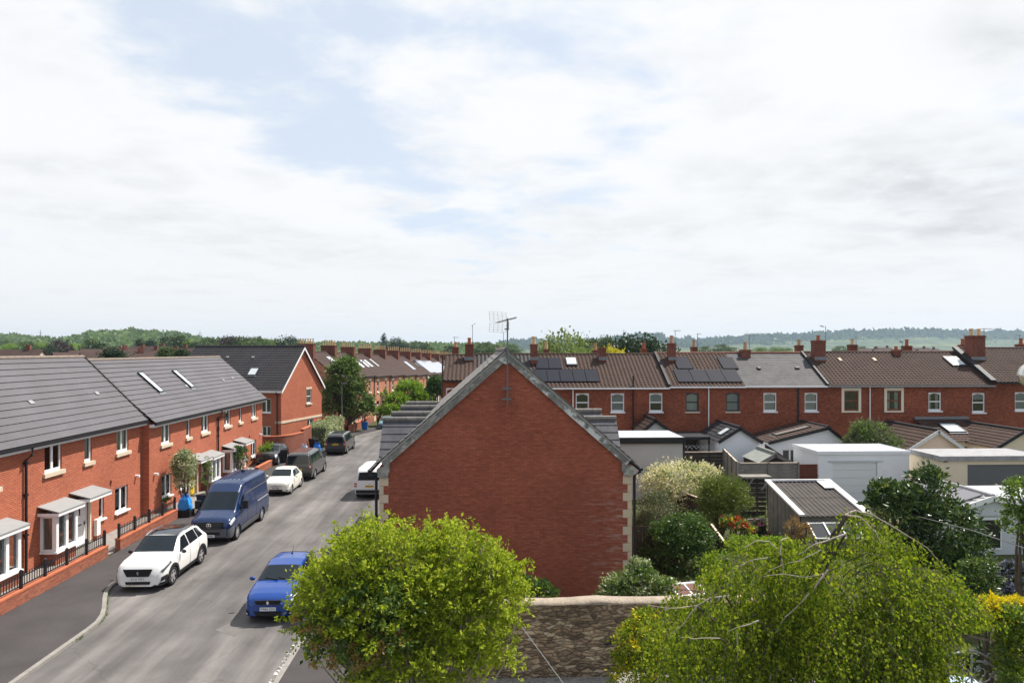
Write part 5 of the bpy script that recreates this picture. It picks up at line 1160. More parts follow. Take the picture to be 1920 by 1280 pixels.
for j in range(nz + 1): rows.append([(-2.6 + 11.6 * i / nx, 19.2 + rnd.uniform(-.02, .02), 2.0 * j / nz) for i in range(nx + 1)])
m.grid(rows); m.box(-2.6, 9.0, 19.24, 19.62, 0, 1.99); m.build('wall', 'rubble_stone', sw)
m = MB(); rows = []
prof = ((-.03, 1.995), (-.02, 2.02), (.08, 2.07), (.26, 2.085), (.44, 2.05), (.46, 1.99))
for i in range(nx + 1):
    x = -2.6 + 11.6 * i / nx; hump = .06 * math.exp(-((x - 3.1) / .5) ** 2); rows.append([(x, 19.2 + a + rnd.uniform(-.012, .012), b + .7 * hump * (b > 2.01) + rnd.uniform(-.008, .01)) for a, b in prof])
m.grid(rows); m.build('mortar_cap', 'wall_top', sw, True)
m = MB(); m.tube([WY(963, 1154, 19.1), WY(1063, 1290, 17.6)], .012, 5); tag(m.build('washing_line', 'canopy_grey'), 'thin pale washing line running down across the stone wall', 'line')
m = MB(); m.tube([WY(1700, 962, 24), WY(1824, 994, 19), WY(1960, 1040, 15)], .011, 5); tag(m.build('washing_line', 'canopy_grey'), 'thin pale line stretched across the pale outbuilding at the right edge', 'line')
m = MB(); pts = [WY(1134, 1207, 19.0)] + [Vector((4.25 + .62 * math.cos(a) * -1 + .55, 19.02 - .1 * math.sin(a), 1.0 - .62 * math.sin(a) - .25)) for a in np.linspace(-.6, 1.5, 10)]
m.tube(pts, .022, 6); tag(m.build('garden_hose', 'black_plastic'), 'dark garden hose looped on the stone wall', 'hose')
m = MB(); q = WG(1130, 1272, .25); m.box(3.4, 4.5, 17.9, 18.5, 0.02, .45); m.box(3.9, 5.4, 18.5, 18.95, .02, .3); tag(m.build('stone_slab', 'concrete'), 'low stone slab at the foot of the stone wall', 'slab')
q0, q1 = WY(1258, 1106, 22.0), WY(1306, 1100, 22.0)
tf = thing('glazed_frame', 'white edged red panel lying beyond the stone wall', 'frame', ((q0.x + q1.x) / 2, 22, 0)); m = MB(); a = [(q0.x, 22.2, q0.z + .05), (q1.x + .1, 22.3, q0.z + .08), (q1.x + .2, 21.6, q0.z - .05), (q0.x + .12, 21.5, q0.z - .08)]
m.hexa(a, [(x, y, z + .06) for x, y, z in a]); m.build('panel', 'panel_red', tf); m = MB()
for i in range(4): m.tube([Vector(a[i]) + Vector((0, 0, .05)), Vector(a[(i + 1) % 4]) + Vector((0, 0, .05))], .045, 6)
m.tube([(Vector(a[0]) + Vector(a[1])) / 2 + Vector((0, 0, .06)), (Vector(a[2]) + Vector(a[3])) / 2 + Vector((0, 0, .06))], .035, 6); m.build('frame', 'white_paint', tf)
m = MB()
for x, y in ((q0.x + .12, 22.1), (q1.x + .05, 22.15), (q1.x + .1, 21.7), (q0.x + .2, 21.65)): m.box(x - .04, x + .04, y - .04, y + .04, 0, q0.z - .02)
m.build('leg', 'timber_pale', tf)
# iron arch with scrolls
def scroll_arch():
    Y = 14.4; S_ = lambda px, py: WY(px, py, Y); root = thing('iron_garden_arch', 'pale iron garden arch with scrolls under the weeping birch', 'garden arch', S_(1835, 1290)); m = MB()
    for x in (1778, 1822, 1870): a = S_(x, 1222 if x != 1822 else 1228); m.tube([a, (a.x, a.y, .0)], .022, 6)
    m.build('upright', 'alu_pale', root); m = MB()
    m.tube([S_(1778 + 92 * i / 12, 1226 - 9 * math.sin(math.pi * i / 12) ** 2 + 16 * (i / 12) ** 3) for i in range(13)], .022, 6)
    m.tube([S_(1822 + 48 * i / 8, 1240 - 2 * math.sin(math.pi * i / 8) + 12 * (i / 8) ** 2) for i in range(9)], .022, 6)
    for (cx, cy, r_, sg) in ((1800, 1240, 9, 1), (1834, 1252, 7, -1), (1856, 1228, 7, 1), (1864, 1262, 8, -1), (1840, 1262, 20, 1), (1808, 1262, 17, -1), (1848, 1240, 5, 1)):
        m.tube([S_(cx + sg * r_ * (1 - k / 16) * math.cos(k * .62), cy + r_ * (1 - k / 16) * math.sin(k * .62)) for k in range(13)], .016, 5)
    m.build('scrollwork', 'alu_pale', root)
M('alu_pale', (.42, .42, .44), .5, metal=.2); scroll_arch()
m = MB(); q = WY(1810, 1283, 17.2); m.lathe([(0, 0), (.35, .0), (.42, .06), (.42, .1), (.0, .11)], (q.x, q.y, q.z - .05), 20); m.lathe([(.03, -q.z + .05), (.03, 0)], (q.x, q.y, q.z - .05), 8); tag(m.build('garden_table', 'bag_pale'), 'round pale blue metal table top beneath the iron arch', 'table')
# metal cap of a bracket close to the camera on the right
m = MB(); q = WY(1922, 703, 1.6); n = 20
M('chrome_pale', (.75, .73, .68), .25, metal=.8)
m.tube([(q.x, 1.57, q.z), (q.x, 1.574, q.z), (q.x, 1.59, q.z)], [.018, .0275, .0275], 24); fb = thing('bracket_lamp', 'shiny pale round metal cap with dark slot at the right edge', 'metal cap', (q.x, 1.6, q.z)); m.build('cap', 'chrome_pale', fb, True)
m = MB(); m.box(q.x - .010, q.x + .02, 1.562, 1.575, q.z - .006, q.z + .004); m.build('slot', 'black_metal', fb); m = MB(); m.tube([(q.x, 1.6, q.z), (q.x + 1.2, 1.6, q.z)], .012, 8); m.build('arm', 'chrome_pale', fb)

# ================================================================ VEHICLES
def paint(name, col, rough=.25): M(name, col, rough, spec=.4, coat=.55, var=.03, vs=.8)
paint('paint_white', (.80, .80, .78)); paint('paint_cream_white', (.82, .81, .72)); paint('paint_van_blue', (.004, .021, .080)); paint('paint_blue', (.003, .046, .24)); paint('paint_dark', (.035, .036, .037)); paint('paint_teal', (.10, .22, .27)); paint('paint_black', (.008, .008, .01)); paint('paint_roof_black', (.012, .012, .014), .12)
M('tyre', (.018, .018, .018), .85); M('alloy', (.55, .55, .57), .3, metal=.7); M('alloy_dark', (.16, .16, .17), .35, metal=.6); M('headlight', (.62, .66, .70), .08, spec=1.0); M('headlight_dark', (.10, .11, .12), .08, spec=1.0); M('chrome', (.8, .8, .82), .12, metal=1.0); M('trim', (.022, .022, .024), .6); M('grille', (.010, .010, .012), .5); M('tail_red', (.42, .012, .015), .2, spec=.6); M('plate_white', (.80, .80, .78), .5); M('plate_yellow', (.80, .52, .02), .5); M('car_glass', (.008, .014, .020), .05, spec=.36); M('trim_grey', (.10, .105, .115), .6)

class Body:
    def __init__(s, st, c=.06):
        a = np.array(st, float); s.L = a[-1, 0]; n = 150; s.xs = np.linspace(0, s.L, n); k = [np.interp(s.xs, a[:, 0], a[:, i]) for i in range(1, 6)]
        def sm(v):
            p = np.pad(v, 2, mode='edge'); o = (p[:-4] + 2 * p[1:-3] + 3 * p[2:-2] + 2 * p[3:-1] + p[4:]) / 9; o[0] = v[0]; o[-1] = v[-1]; return o
        zs, zb, zr, wb, wr = [sm(v) for v in k]; h = zb - zs; cc = np.minimum(c, (zr - zb) * .5)
        P = [(wb * .93, zs), (wb * .985, zs + .22 * h), (wb, zs + .62 * h), (wb * .965, zb), (wr, zr - cc), (wr * .72, zr - cc * .22), (wr * 0, zr)]
        ts = np.linspace(0, 6, 37); s.ts = ts; Y = np.empty((n, 37)); Z = np.empty((n, 37))
        for j, t in enumerate(ts):
            i = min(int(t), 5); f = t - i; Y[:, j] = P[i][0] * (1 - f) + P[i + 1][0] * f; Z[:, j] = P[i][1] * (1 - f) + P[i + 1][1] * f
        for _ in range(2):                                       # round the section a little
            for A in (Y, Z): B = A.copy(); A[:, 1:-1] = (B[:, :-2] + 2 * B[:, 1:-1] + B[:, 2:]) / 4
        s.Y, s.Z = Y, Z
    def S(s, x, t, sd=1):
        fi = np.clip(x / s.L * (len(s.xs) - 1), 0, len(s.xs) - 1.001); i = int(fi); f = fi - i; fj = np.clip(t * 6, 0, 35.999); j = int(fj); g = fj - j
        q = lambda A: (A[i, j] * (1 - f) + A[i + 1, j] * f) * (1 - g) + (A[i, j + 1] * (1 - f) + A[i + 1, j + 1] * f) * g
        return Vector((x, sd * q(s.Y), q(s.Z)))
    def nrm(s, x, t, sd):
        e = .03; a = s.S(min(x + e, s.L), t, sd) - s.S(max(x - e, 0), t, sd); b = s.S(x, min(t + .1, 6), sd) - s.S(x, max(t - .1, 0), sd)
        n = a.cross(b); n.normalize(); o = s.S(x, t, sd) - Vector((x, 0, .7))
        return n if n.dot(o) > 0 else -n
    def mesh(s, wheels, wr):
        m = MB(); n = len(s.xs)
        for sd in (1, -1):
            V = [(s.xs[i], sd * s.Y[i, j], s.Z[i, j]) for i in range(n) for j in range(37)]; fs = []
            for i in range(n - 1):
                for j in range(36):
                    cx = (s.xs[i] + s.xs[i + 1]) / 2; cz = (s.Z[i, j] + s.Z[i + 1, j + 1]) / 2
                    if j < 20 and any((cx - wx) ** 2 + (cz - wr) ** 2 < (wr + .045) ** 2 for wx in wheels): continue
                    fs.append((i * 37 + j, (i + 1) * 37 + j, (i + 1) * 37 + j + 1, i * 37 + j + 1))
            m.add(V, fs)
        for i in (0, n - 1):
            ring = [(s.xs[i], s.Y[i, j], s.Z[i, j]) for j in range(37)] + [(s.xs[i], -s.Y[i, j], s.Z[i, j]) for j in range(35, -1, -1)]; m.poly(ring)
        return m
    def side(s, c, sd, off=.012, nu=10, nv=5):                   # patch on a flank: corners (x,t) bl, br, tr, tl
        rows = []
        for v in range(nv + 1):
            r = []
            for u in range(nu + 1):
                a, b = u / nu, v / nv; x = (c[0][0] * (1 - a) + c[1][0] * a) * (1 - b) + (c[3][0] * (1 - a) + c[2][0] * a) * b; t = (c[0][1] * (1 - a) + c[1][1] * a) * (1 - b) + (c[3][1] * (1 - a) + c[2][1] * a) * b
                r.append(s.S(x, t, sd) + s.nrm(x, t, sd) * off)
            rows.append(r)
        return MB().grid(rows)
    def top(s, x0, x1, te0, te1, off=.012, nu=16, nv=8, bow=0.0):  # patch across the top, e.g. windscreen
        rows = []
        for v in range(nv + 1):
            b = v / nv; te = te0 * (1 - b) + te1 * b; r = []
            for u in range(nu + 1):
                q = u / nu * 2 - 1; t = 6 - abs(q) * (6 - te); sd = 1 if q >= 0 else -1; x = x0 * (1 - b) + x1 * b + bow * q * q
                r.append(s.S(x, t, sd) + s.nrm(x, t, sd) * off)
            rows.append(r)
        return MB().grid(rows)
def wheel(root, x, y, r, sd, rim='alloy', spokes=5, w=.21):
    def ring(rad, yy, n=26): return [(x + rad * math.cos(2 * math.pi * k / n), yy, r + rad * math.sin(2 * math.pi * k / n)) for k in range(n)]
    def lat(prof):
        m = MB(); n = 26; vs = [v for rad, yy in prof for v in ring(rad, yy)]; m.add(vs, [(i * n + k, i * n + (k + 1) % n, (i + 1) * n + (k + 1) % n, (i + 1) * n + k) for i in range(len(prof) - 1) for k in range(n)]); return m
    yo = y * sd; yi = (y - w) * sd; e = .025 * sd
    wo = thing_part('wheel', root); k = r * .66
    lat([(.02, yi), (r - .03, yi), (r, yi + e), (r, yo - e), (r - .03, yo), (k + .01, yo - e * .4), (k, yo - e)]).build('tyre', 'tyre', wo, True)
    lat([(k + .005, yo - e), (k - .02, yo - e * .8), (k - .03, yo - e * 2.6), (.02, yo - e * 2.8)]).build('wheel_well', 'trim', wo)
    m = MB()
    for i in range(spokes):
        a = 2 * math.pi * i / spokes + .3; c, s_ = math.cos(a), math.sin(a); wd = .055 if spokes <= 6 else .03
        P = lambda rad, o, yy: (x + rad * c - o * s_, yy, r + rad * s_ + o * c)
        m.hexa([P(.03, -wd, yo - e * 2), P(k - .012, -wd * .7, yo - e * 1.4), P(k - .012, wd * .7, yo - e * 1.4), P(.03, wd, yo - e * 2)], [P(.03, -wd, yo - e * .6), P(k - .012, -wd * .7, yo - e * .5), P(k - .012, wd * .7, yo - e * .5), P(.03, wd, yo - e * .6)])
    n = 20; vs = ring(k + .004, yo - e * .7, n) + ring(k - .025, yo - e * .45, n); m.add(vs, [(i, (i + 1) % n, n + (i + 1) % n, n + i) for i in range(n)])
    m.tube([(x, yo - e * 2.4, r), (x, yo - e * .2, r)], .055, 10); m.build('rim', rim, wo)
def thing_part(name, root):
    o = bpy.data.objects.new(name, None); C.objects.link(o); o.empty_display_size = .1; o.parent = root; return o
def text_mesh(s, size):
    cu = bpy.data.curves.new('txt', 'FONT'); cu.body = s; cu.size = size; cu.align_x = 'CENTER'; cu.align_y = 'CENTER'; cu.extrude = .002
    o = bpy.data.objects.new('txt', cu); C.objects.link(o); bpy.context.view_layer.update(); me = bpy.data.meshes.new_from_object(o.evaluated_get(bpy.context.evaluated_depsgraph_get())); bpy.data.objects.remove(o); bpy.data.curves.remove(cu)
    vs = [v.co.copy() for v in me.vertices]; fs = [tuple(p.vertices) for p in me.polygons]; bpy.data.meshes.remove(me); return vs, fs
def plate(root, xf, z, mat, txt=None, front=True, w=.52, h=.112, tilt=0.0):
    sg = -1 if front else 1; m = MB(); m.box(min(xf, xf + sg * .02), max(xf, xf + sg * .02), -w / 2, w / 2, z - h / 2, z + h / 2); o = m.build('number_plate', mat, root); tm = MB()
    if txt:
        vs, fs = text_mesh(txt, .105); k = (w * .92) / (max(v.x for v in vs) - min(v.x for v in vs))
        tm.add([(xf + sg * .024 + v.z * 0, sg * v.x * k, z + v.y) for v in vs], fs)
    else:
        for i in range(7):
            y = -.2 + i * .058 + (.03 if i > 3 else 0); tm.box(min(xf + sg * .021, xf + sg * .024), max(xf + sg * .021, xf + sg * .024), y, y + .034, z - .03, z + .03)
    tm.build('lettering', 'grille', o)
def fpoly(root, name, mat, pts, x, d=.02, front=True):             # a plate on the nose or tail: list of (y,z)
    sg = -1 if front else 1; return MB().prism([(x, a, b) for a, b in pts], (sg * d, 0, 0)).build(name, mat, root)
def mirror(root, x, y, z, mat):
    for sd in (1, -1):
        m = MB(); rows = []
        for i in range(7):
            th = math.pi * i / 6; rows.append([(x + .055 * math.sin(th) * math.cos(a), sd * (y + .10 - .10 * math.cos(th)), z + .075 * math.sin(th) * math.sin(a)) for a in np.linspace(0, 2 * math.pi, 11)])
        m.grid(rows); m.build('wing_mirror', mat, root, True)
def car(name, label, cat, st, wheels, r, color, loc, front_to_cam, c=.06, group=None, rim='alloy', spokes=5, arch=None, half=None):
    root = thing(name, label, cat, (0, 0, 0), 0, group); B = Body(st, c); B.mesh(wheels, r).build('body', color, root, True)
    W = max(s[4] for s in st)
    for sd in (1, -1):                                            # shut lines of the doors
        for xx in ((1.28, 2.42, 3.32) if B.L < 4.6 else ()):
            if xx < B.L - .75: B.side([(xx, .55), (xx + .022, .55), (xx + .022, 2.98), (xx, 2.98)], sd, .004, 1, 10).build('door_seam', 'grille', root)
        for xx in ((2.25, 3.15) if B.L < 4.6 else ()):
            B.side([(xx - .1, 2.5), (xx + .1, 2.5), (xx + .1, 2.62), (xx - .1, 2.62)], sd, .02, 2, 1).build('door_handle', color, root)
    u = MB(); u.box(.25, B.L - .2, -W + .23, W - .23, .2, .8); u.build('underbody', 'grille', root)
    for x in wheels:
        for sd in (1, -1): wheel(root, x, W - .012, r, sd, rim, spokes)
        for sd in (1, -1):
            m = MB(); n = 16; vs = []; w0 = r + .035; w1 = r + (.14 if arch else .055)
            for k in range(n + 1):
                a = math.pi * (k / n * 1.16 - .08)
                for rr, yy in ((w0, W - .10), (w0, W + .008), (w1, W + .012), (w1, W - .02)): vs.append((x + rr * math.cos(a), sd * yy, max(.12, r + rr * math.sin(a))))
            m.add(vs, [(k * 4 + j, (k + 1) * 4 + j, (k + 1) * 4 + j + 1, k * 4 + j + 1) for k in range(n) for j in range(3)]); m.build('wheel_arch', arch or color, root)
    return root, B, W
def place(root, loc, to_cam):
    root.location = loc; root.rotation_euler = (0, 0, R(90 if to_cam else -90))
def windows(root, B, xs, t0=3.12, t1=3.9, glass='car_glass'):
    for sd in (1, -1):
        for c in xs: B.side([(c[0], t0), (c[1], t0), (c[2], t1), (c[3], t1)], sd).build('side_window', glass, root, True)
def emblem_ring(m, x, z, r):
    n = 16; vs = [(x, a_ * math.cos(2 * math.pi * k / n), z + a_ * math.sin(2 * math.pi * k / n)) for a_ in (r, r * .82) for k in range(n)]; m.add(vs, [(k, (k + 1) % n, n + (k + 1) % n, n + k) for k in range(n)])
GRP = 'cars and vans parked along the street'
# --- white SUV with black roof
t, B, W = car('parked_car', 'white SUV with glossy black roof and silver roof rails, parked by the kerb', 'car',
    [(0, .30, .62, .72, .64, .55), (.06, .26, .72, .86, .78, .66), (.22, .24, .88, 1.05, .88, .75), (.6, .24, .96, 1.12, .91, .79), (1.15, .24, 1.01, 1.17, .92, .80), (1.92, .24, 1.03, 1.66, .92, .65), (2.5, .24, 1.05, 1.72, .92, .66), (3.4, .24, 1.09, 1.69, .92, .64), (3.9, .25, 1.12, 1.58, .91, .61), (4.25, .28, 1.10, 1.28, .89, .66), (4.40, .34, 1.0, 1.10, .84, .66), (4.45, .4, .9, .98, .76, .6)], (.92, 3.6), .35, 'paint_white', None, True, group=GRP, rim='alloy', spokes=5, arch='trim')
B.top(1.20, 1.90, 4.12, 4.16, bow=.05).build('windscreen', 'car_glass', t, True); B.top(1.95, 3.62, 4.16, 4.16, .010).build('roof_panel', 'paint_roof_black', t, True); B.top(3.68, 4.2, 4.3, 4.3).build('rear_window', 'car_glass', t, True)
windows(t, B, [(1.50, 2.42, 2.36, 2.02), (2.50, 3.30, 3.20, 2.44), (3.36, 3.85, 3.62, 3.27)])
for sd in (1, -1):
    m = MB(); m.tube([B.S(x, 4.12, sd) + Vector((0, 0, .045 if 2.05 < x < 3.5 else .005)) for x in (1.98, 2.1, 2.5, 3.0, 3.45, 3.6)], .022, 6); m.build('roof_rail', 'chrome', t)
    B.side([(.16, 2.45), (.75, 2.75), (.72, 3.15), (.10, 3.1)], sd, .014).build('headlight', 'headlight_dark', t, True)
    B.side([(.18, 2.95), (.60, 3.0), (.58, 3.12), (.14, 3.1)], sd, .022).build('headlight_strip', 'headlight', t, True)
    B.side([(1.35, 0.0), (3.15, 0.0), (3.15, .85), (1.35, .85)], sd, .012).build('sill_cladding', 'trim', t, True)
    B.side([(.05, .1), (.5, .1), (.42, 1.7), (.10, 1.9)], sd, .012).build('bumper_corner', 'trim', t, True)
    B.side([(.07, .95), (.22, .95), (.24, 1.15), (.07, 1.15)], sd, .02).build('fog_light', 'headlight', t, True)
fpoly(t, 'grille', 'grille', [(-.54, .88), (.54, .88), (.40, .61), (-.40, .61)], -.005, .025); fpoly(t, 'lower_grille', 'grille', [(-.46, .42), (.46, .42), (.42, .32), (-.42, .32)], -.005, .02); fpoly(t, 'skid_plate', 'chrome', [(-.6, .30), (.6, .30), (.5, .25), (-.5, .25)], -.005, .03)
m = MB(); m.poly([(-.034, a, b) for a, b in ((-.03, .67), (-.005, .66), (.0, .72), (.03, .70), (.035, .76), (.01, .80), (-.02, .79), (-.03, .74))]); m.build('emblem', 'chrome', t)
plate(t, -.01, .52, 'plate_white', 'EX20 MZV'); mirror(t, 1.55, .92, 1.10, 'paint_roof_black'); place(t, (-12.72, 26.55, 0), True)
# --- blue panel van
t, B, W = car('panel_van', 'tall dark blue panel van parked facing the camera behind the white SUV', 'van',
    [(0, .34, .78, .95, .78, .70), (.07, .30, .92, 1.10, .90, .80), (.22, .28, 1.04, 1.22, .96, .84), (.9, .28, 1.16, 1.42, .99, .86), (1.72, .28, 1.25, 2.14, .99, .79), (2.15, .28, 1.3, 2.46, .99, .79), (2.6, .28, 1.3, 2.56, .99, .80), (5.6, .28, 1.3, 2.54, .99, .80), (5.86, .3, 1.3, 2.46, .98, .78), (5.93, .35, 1.25, 2.36, .95, .75)], (.98, 4.66), .35, 'paint_van_blue', None, True, c=.10, group=GRP, rim='alloy', spokes=9)
B.top(.93, 1.70, 4.1, 4.12, bow=.06).build('windscreen', 'car_glass', t, True); windows(t, B, [(1.42, 2.12, 2.12, 1.86)], 3.05, 3.62)
for sd in (1, -1):
    B.side([(.16, 2.5), (.66, 2.75), (.62, 3.3), (.10, 3.2)], sd, .014).build('headlight', 'headlight', t, True)
    B.side([(1.42, 0.0), (4.2, 0.0), (4.2, 1.15), (1.42, 1.15)], sd, .014).build('side_cladding', 'trim_grey', t, True); B.side([(5.08, 0.0), (5.85, 0.0), (5.85, 1.15), (5.08, 1.15)], sd, .014).build('side_cladding', 'trim_grey', t, True)
    B.side([(0.02, .0), (.52, .0), (.52, 2.1), (.03, 2.2)], sd, .014).build('bumper_corner', 'trim_grey', t, True)
    B.side([(2.3, 3.52), (5.7, 3.52), (5.7, 3.57), (2.3, 3.57)], sd, .012, 30, 1).build('side_crease', 'trim_grey', t); B.side([(3.9, 2.72), (5.6, 2.72), (5.6, 2.84), (3.9, 2.84)], sd, .02, 20, 1).build('slider_rail', 'alu', t)
    B.side([(2.35, .9), (2.37, .9), (2.37, 3.4), (2.35, 3.4)], sd, .006, 1, 10).build('door_seam', 'grille', t); B.side([(3.72, .9), (3.74, .9), (3.74, 3.4), (3.72, 3.4)], sd, .006, 1, 10).build('door_seam', 'grille', t)
    m = MB(); m.box(1.52, 1.66, min(sd * .99, sd * 1.26), max(sd * .99, sd * 1.26), 1.34, 1.72); m.build('wing_mirror', 'trim', t)
fpoly(t, 'bumper', 'trim_grey', [(-.78, .74), (.78, .74), (.78, .36), (-.78, .36)], -.004, .02); fpoly(t, 'grille', 'grille', [(-.66, 1.05), (.66, 1.05), (.56, .74), (-.56, .74)], -.006, .045); fpoly(t, 'lower_grille', 'grille', [(-.5, .60), (.5, .60), (.5, .46), (-.5, .46)], -.02, .012)
m = MB(); emblem_ring(m, -.06, .90, .115)
for k in range(3):
    a = math.pi / 2 + k * 2 * math.pi / 3; m.poly([(-.06, .1 * math.cos(a), .90 + .1 * math.sin(a)), (-.06, .022 * math.cos(a + 1.3), .90 + .022 * math.sin(a + 1.3)), (-.06, .022 * math.cos(a - 1.3), .90 + .022 * math.sin(a - 1.3))])
m.build('emblem', 'chrome', t)
for k in range(3): fpoly(t, 'grille_bar', 'trim_grey', [(-.6 + .03 * k, 1.0 - .09 * k), (.6 - .03 * k, 1.0 - .09 * k), (.6 - .03 * k, .98 - .09 * k), (-.6 + .03 * k, .98 - .09 * k)], -.045, .012)
m = MB()
for k in range(6): y = -.5 + k * .2; m.box(2.7, 5.6, y - .018, y + .018, 2.555, 2.59)
m.build('roof_rib', 'paint_van_blue', t); m = MB(); m.lathe([(.11, 0), (.1, .1), (.03, .14)], (4.9, .1, 2.54), 10); m.build('roof_vent', 'black_plastic', t)
plate(t, -.03, .42, 'plate_white'); place(t, (-12.58, 32.95, 0), True)
# --- small white hatchback
t, B, W = car('parked_car', 'small rounded white hatchback parked behind the blue van', 'car',
    [(0, .30, .56, .64, .52, .45), (.05, .25, .68, .80, .66, .56), (.22, .22, .78, .92, .77, .63), (.6, .2, .86, 1.0, .81, .67), (.92, .2, .89, 1.04, .815, .68), (1.55, .2, .92, 1.42, .815, .56), (2.05, .2, .93, 1.49, .815, .57), (2.75, .22, .96, 1.43, .815, .55), (3.2, .25, .95, 1.18, .79, .57), (3.45, .3, .88, 1.0, .73, .55), (3.55, .38, .75, .85, .64, .5)], (.66, 2.97), .30, 'paint_cream_white', None, True, group=GRP, spokes=7)
B.top(.96, 1.52, 4.12, 4.16, bow=.05).build('windscreen', 'car_glass', t, True); windows(t, B, [(1.2, 2.05, 2.0, 1.6), (2.12, 2.75, 2.55, 2.07)])
for sd in (1, -1): B.side([(.14, 2.55), (.34, 2.6), (.34, 3.3), (.14, 3.3)], sd, .016).build('headlight', 'headlight', t, True); B.side([(.07, 2.0), (.16, 2.0), (.16, 2.3), (.07, 2.3)], sd, .016).build('indicator', 'alu', t, True); B.side([(.03, .5), (.16, .5), (.16, 1.0), (.03, 1.0)], sd, .014).build('fog_light', 'grille', t, True)
fpoly(t, 'lower_grille', 'grille', [(-.42, .40), (.42, .40), (.38, .31), (-.38, .31)], -.004, .02); fpoly(t, 'emblem_bar', 'grille', [(-.36, .605), (.36, .605), (.36, .585), (-.36, .585)], -.004, .02); fpoly(t, 'emblem', 'alloy_dark', [(-.04, .64), (0, .67), (.04, .64), (0, .60)], -.004, .03); plate(t, -.01, .50, 'plate_white'); mirror(t, 1.25, .82, 1.0, 'paint_cream_white'); place(t, (-12.72, 43.9, 0), True)
# --- vans seen from behind
def rear_van(label, cat, name, st, wheels, r, color, loc, win, lights, plz, win_side, rail=False, c=.08, bump='trim', g=GRP, half_split=False):
    t, B, W = car(name, label, cat, st, wheels, r, color, None, False, c=c, group=g, spokes=6); L = B.L
    fpoly(t, 'rear_window', 'car_glass', [(-win[0], win[2]), (win[0], win[2]), (win[1], win[3]), (-win[1], win[3])], L - .004, .016, False)
    for sd in (1, -1):
        a, b, z0, z1 = lights; m = MB(); m.box(L - .10, L + .014, min(sd * a, sd * b), max(sd * a, sd * b), z0, z1); m.build('tail_light', 'tail_red', t); m = MB(); m.box(L + .0145, L + .02, min(sd * (a + .02), sd * (b - .02)), max(sd * (a + .02), sd * (b - .02)), (z0 + z1) / 2 - .03, (z0 + z1) / 2 + .04); m.build('reversing_lamp', 'headlight', t)
    fpoly(t, 'bumper', bump, [(-W + .1, .56), (W - .1, .56), (W - .12, .36), (-W + .12, .36)], L - .002, .06, False); plate(t, L + .004, plz, 'plate_yellow', None, False)
    windows(t, B, win_side, 3.12, 3.85); B.top(1.0, 1.6, 4.12, 4.16).build('windscreen', 'car_glass', t, True); mirror(t, 1.5, W, 1.2, 'paint_black')
    m = MB(); m.box(L + .0145, L + .04, -.03, .03, plz + .12, plz + .17); m.build('emblem', 'chrome', t)
    if rail:
        for sd in (1, -1): m = MB(); m.tube([B.S(x, 4.1, sd) + Vector((0, 0, .05)) for x in np.linspace(2.0, L - .35, 7)], .022, 6); m.build('roof_rail', 'alu', t)
    place(t, (loc[0], loc[1] + L, loc[2] if len(loc) > 2 else 0), False); return t, B
T5 = [(0, .3, .7, .82, .72, .62), (.1, .26, .86, 1.0, .86, .76), (.5, .25, 1.0, 1.16, .94, .8), (.95, .25, 1.06, 1.26, .95, .82), (1.65, .25, 1.12, 1.86, .95, .74), (2.2, .25, 1.14, 1.95, .95, .75), (4.55, .25, 1.14, 1.92, .95, .75), (4.80, .28, 1.14, 1.86, .945, .73), (4.9, .33, 1.12, 1.76, .92, .70)]
rear_van('dark grey people carrier van seen from behind, nose to tail with the small white car', 'van', 'people_carrier', T5, (.9, 3.9), .34, 'paint_dark', (-12.62, 48.75), (.70, .66, 1.16, 1.74), (.74, .90, .86, 1.14), .80, [(1.45, 2.3, 2.3, 1.85), (2.38, 3.5, 3.5, 2.38), (3.58, 4.6, 4.55, 3.58)])
CD = [(0, .3, .66, .78, .7, .6), (.1, .26, .82, .96, .82, .72), (.5, .25, .95, 1.1, .89, .76), (1.0, .25, 1.0, 1.2, .9, .78), (1.75, .25, 1.06, 1.74, .9, .7), (2.3, .25, 1.08, 1.82, .9, .71), (4.5, .25, 1.08, 1.80, .9, .70), (4.76, .28, 1.08, 1.70, .895, .69), (4.87, .33, 1.05, 1.58, .87, .66)]
rear_van('compact dark grey van with yellow rear plate, furthest of the vans by the hedge', 'van', 'compact_van', CD, (.9, 3.9), .32, 'paint_dark', (-12.6, 60.8), (.64, .58, 1.06, 1.56), (.70, .85, .78, 1.12), .92, [(1.5, 2.35, 2.35, 1.9), (2.42, 3.5, 3.5, 2.42), (3.58, 4.5, 4.4, 3.58)], rail=True)
T4 = [(0, .3, .7, .82, .72, .62), (.1, .26, .84, .98, .84, .74), (.7, .25, .98, 1.12, .91, .8), (1.2, .25, 1.04, 1.26, .92, .82), (1.9, .25, 1.1, 1.84, .92, .74), (2.4, .25, 1.12, 1.94, .92, .74), (4.35, .25, 1.12, 1.94, .92, .74), (4.68, .28, 1.1, 1.80, .91, .72), (4.79, .33, 1.08, 1.66, .89, .70)]
t, B = rear_van('white van seen from behind on the other side of the road, against the gable', 'van', 'white_van', T4, (1.0, 3.92), .32, 'paint_white', (-6.82, 42.75), (.68, .60, 1.14, 1.62), (.76, .90, .74, .98), .78, [(1.6, 2.4, 2.4, 1.98)], c=.12)
fpoly(t, 'handle_strip', 'trim', [(-.62, .92), (.35, .92), (.35, .88), (-.62, .88)], 4.79, .03, False); fpoly(t, 'door_handle', 'trim', [(.12, 1.08), (.2, 1.08), (.2, .98), (.12, .98)], 4.79, .03, False); m = MB(); m.tube([(4.815, .05, 1.14), (4.83, -.35, 1.24)], .012, 5); m.build('wiper', 'trim', t)
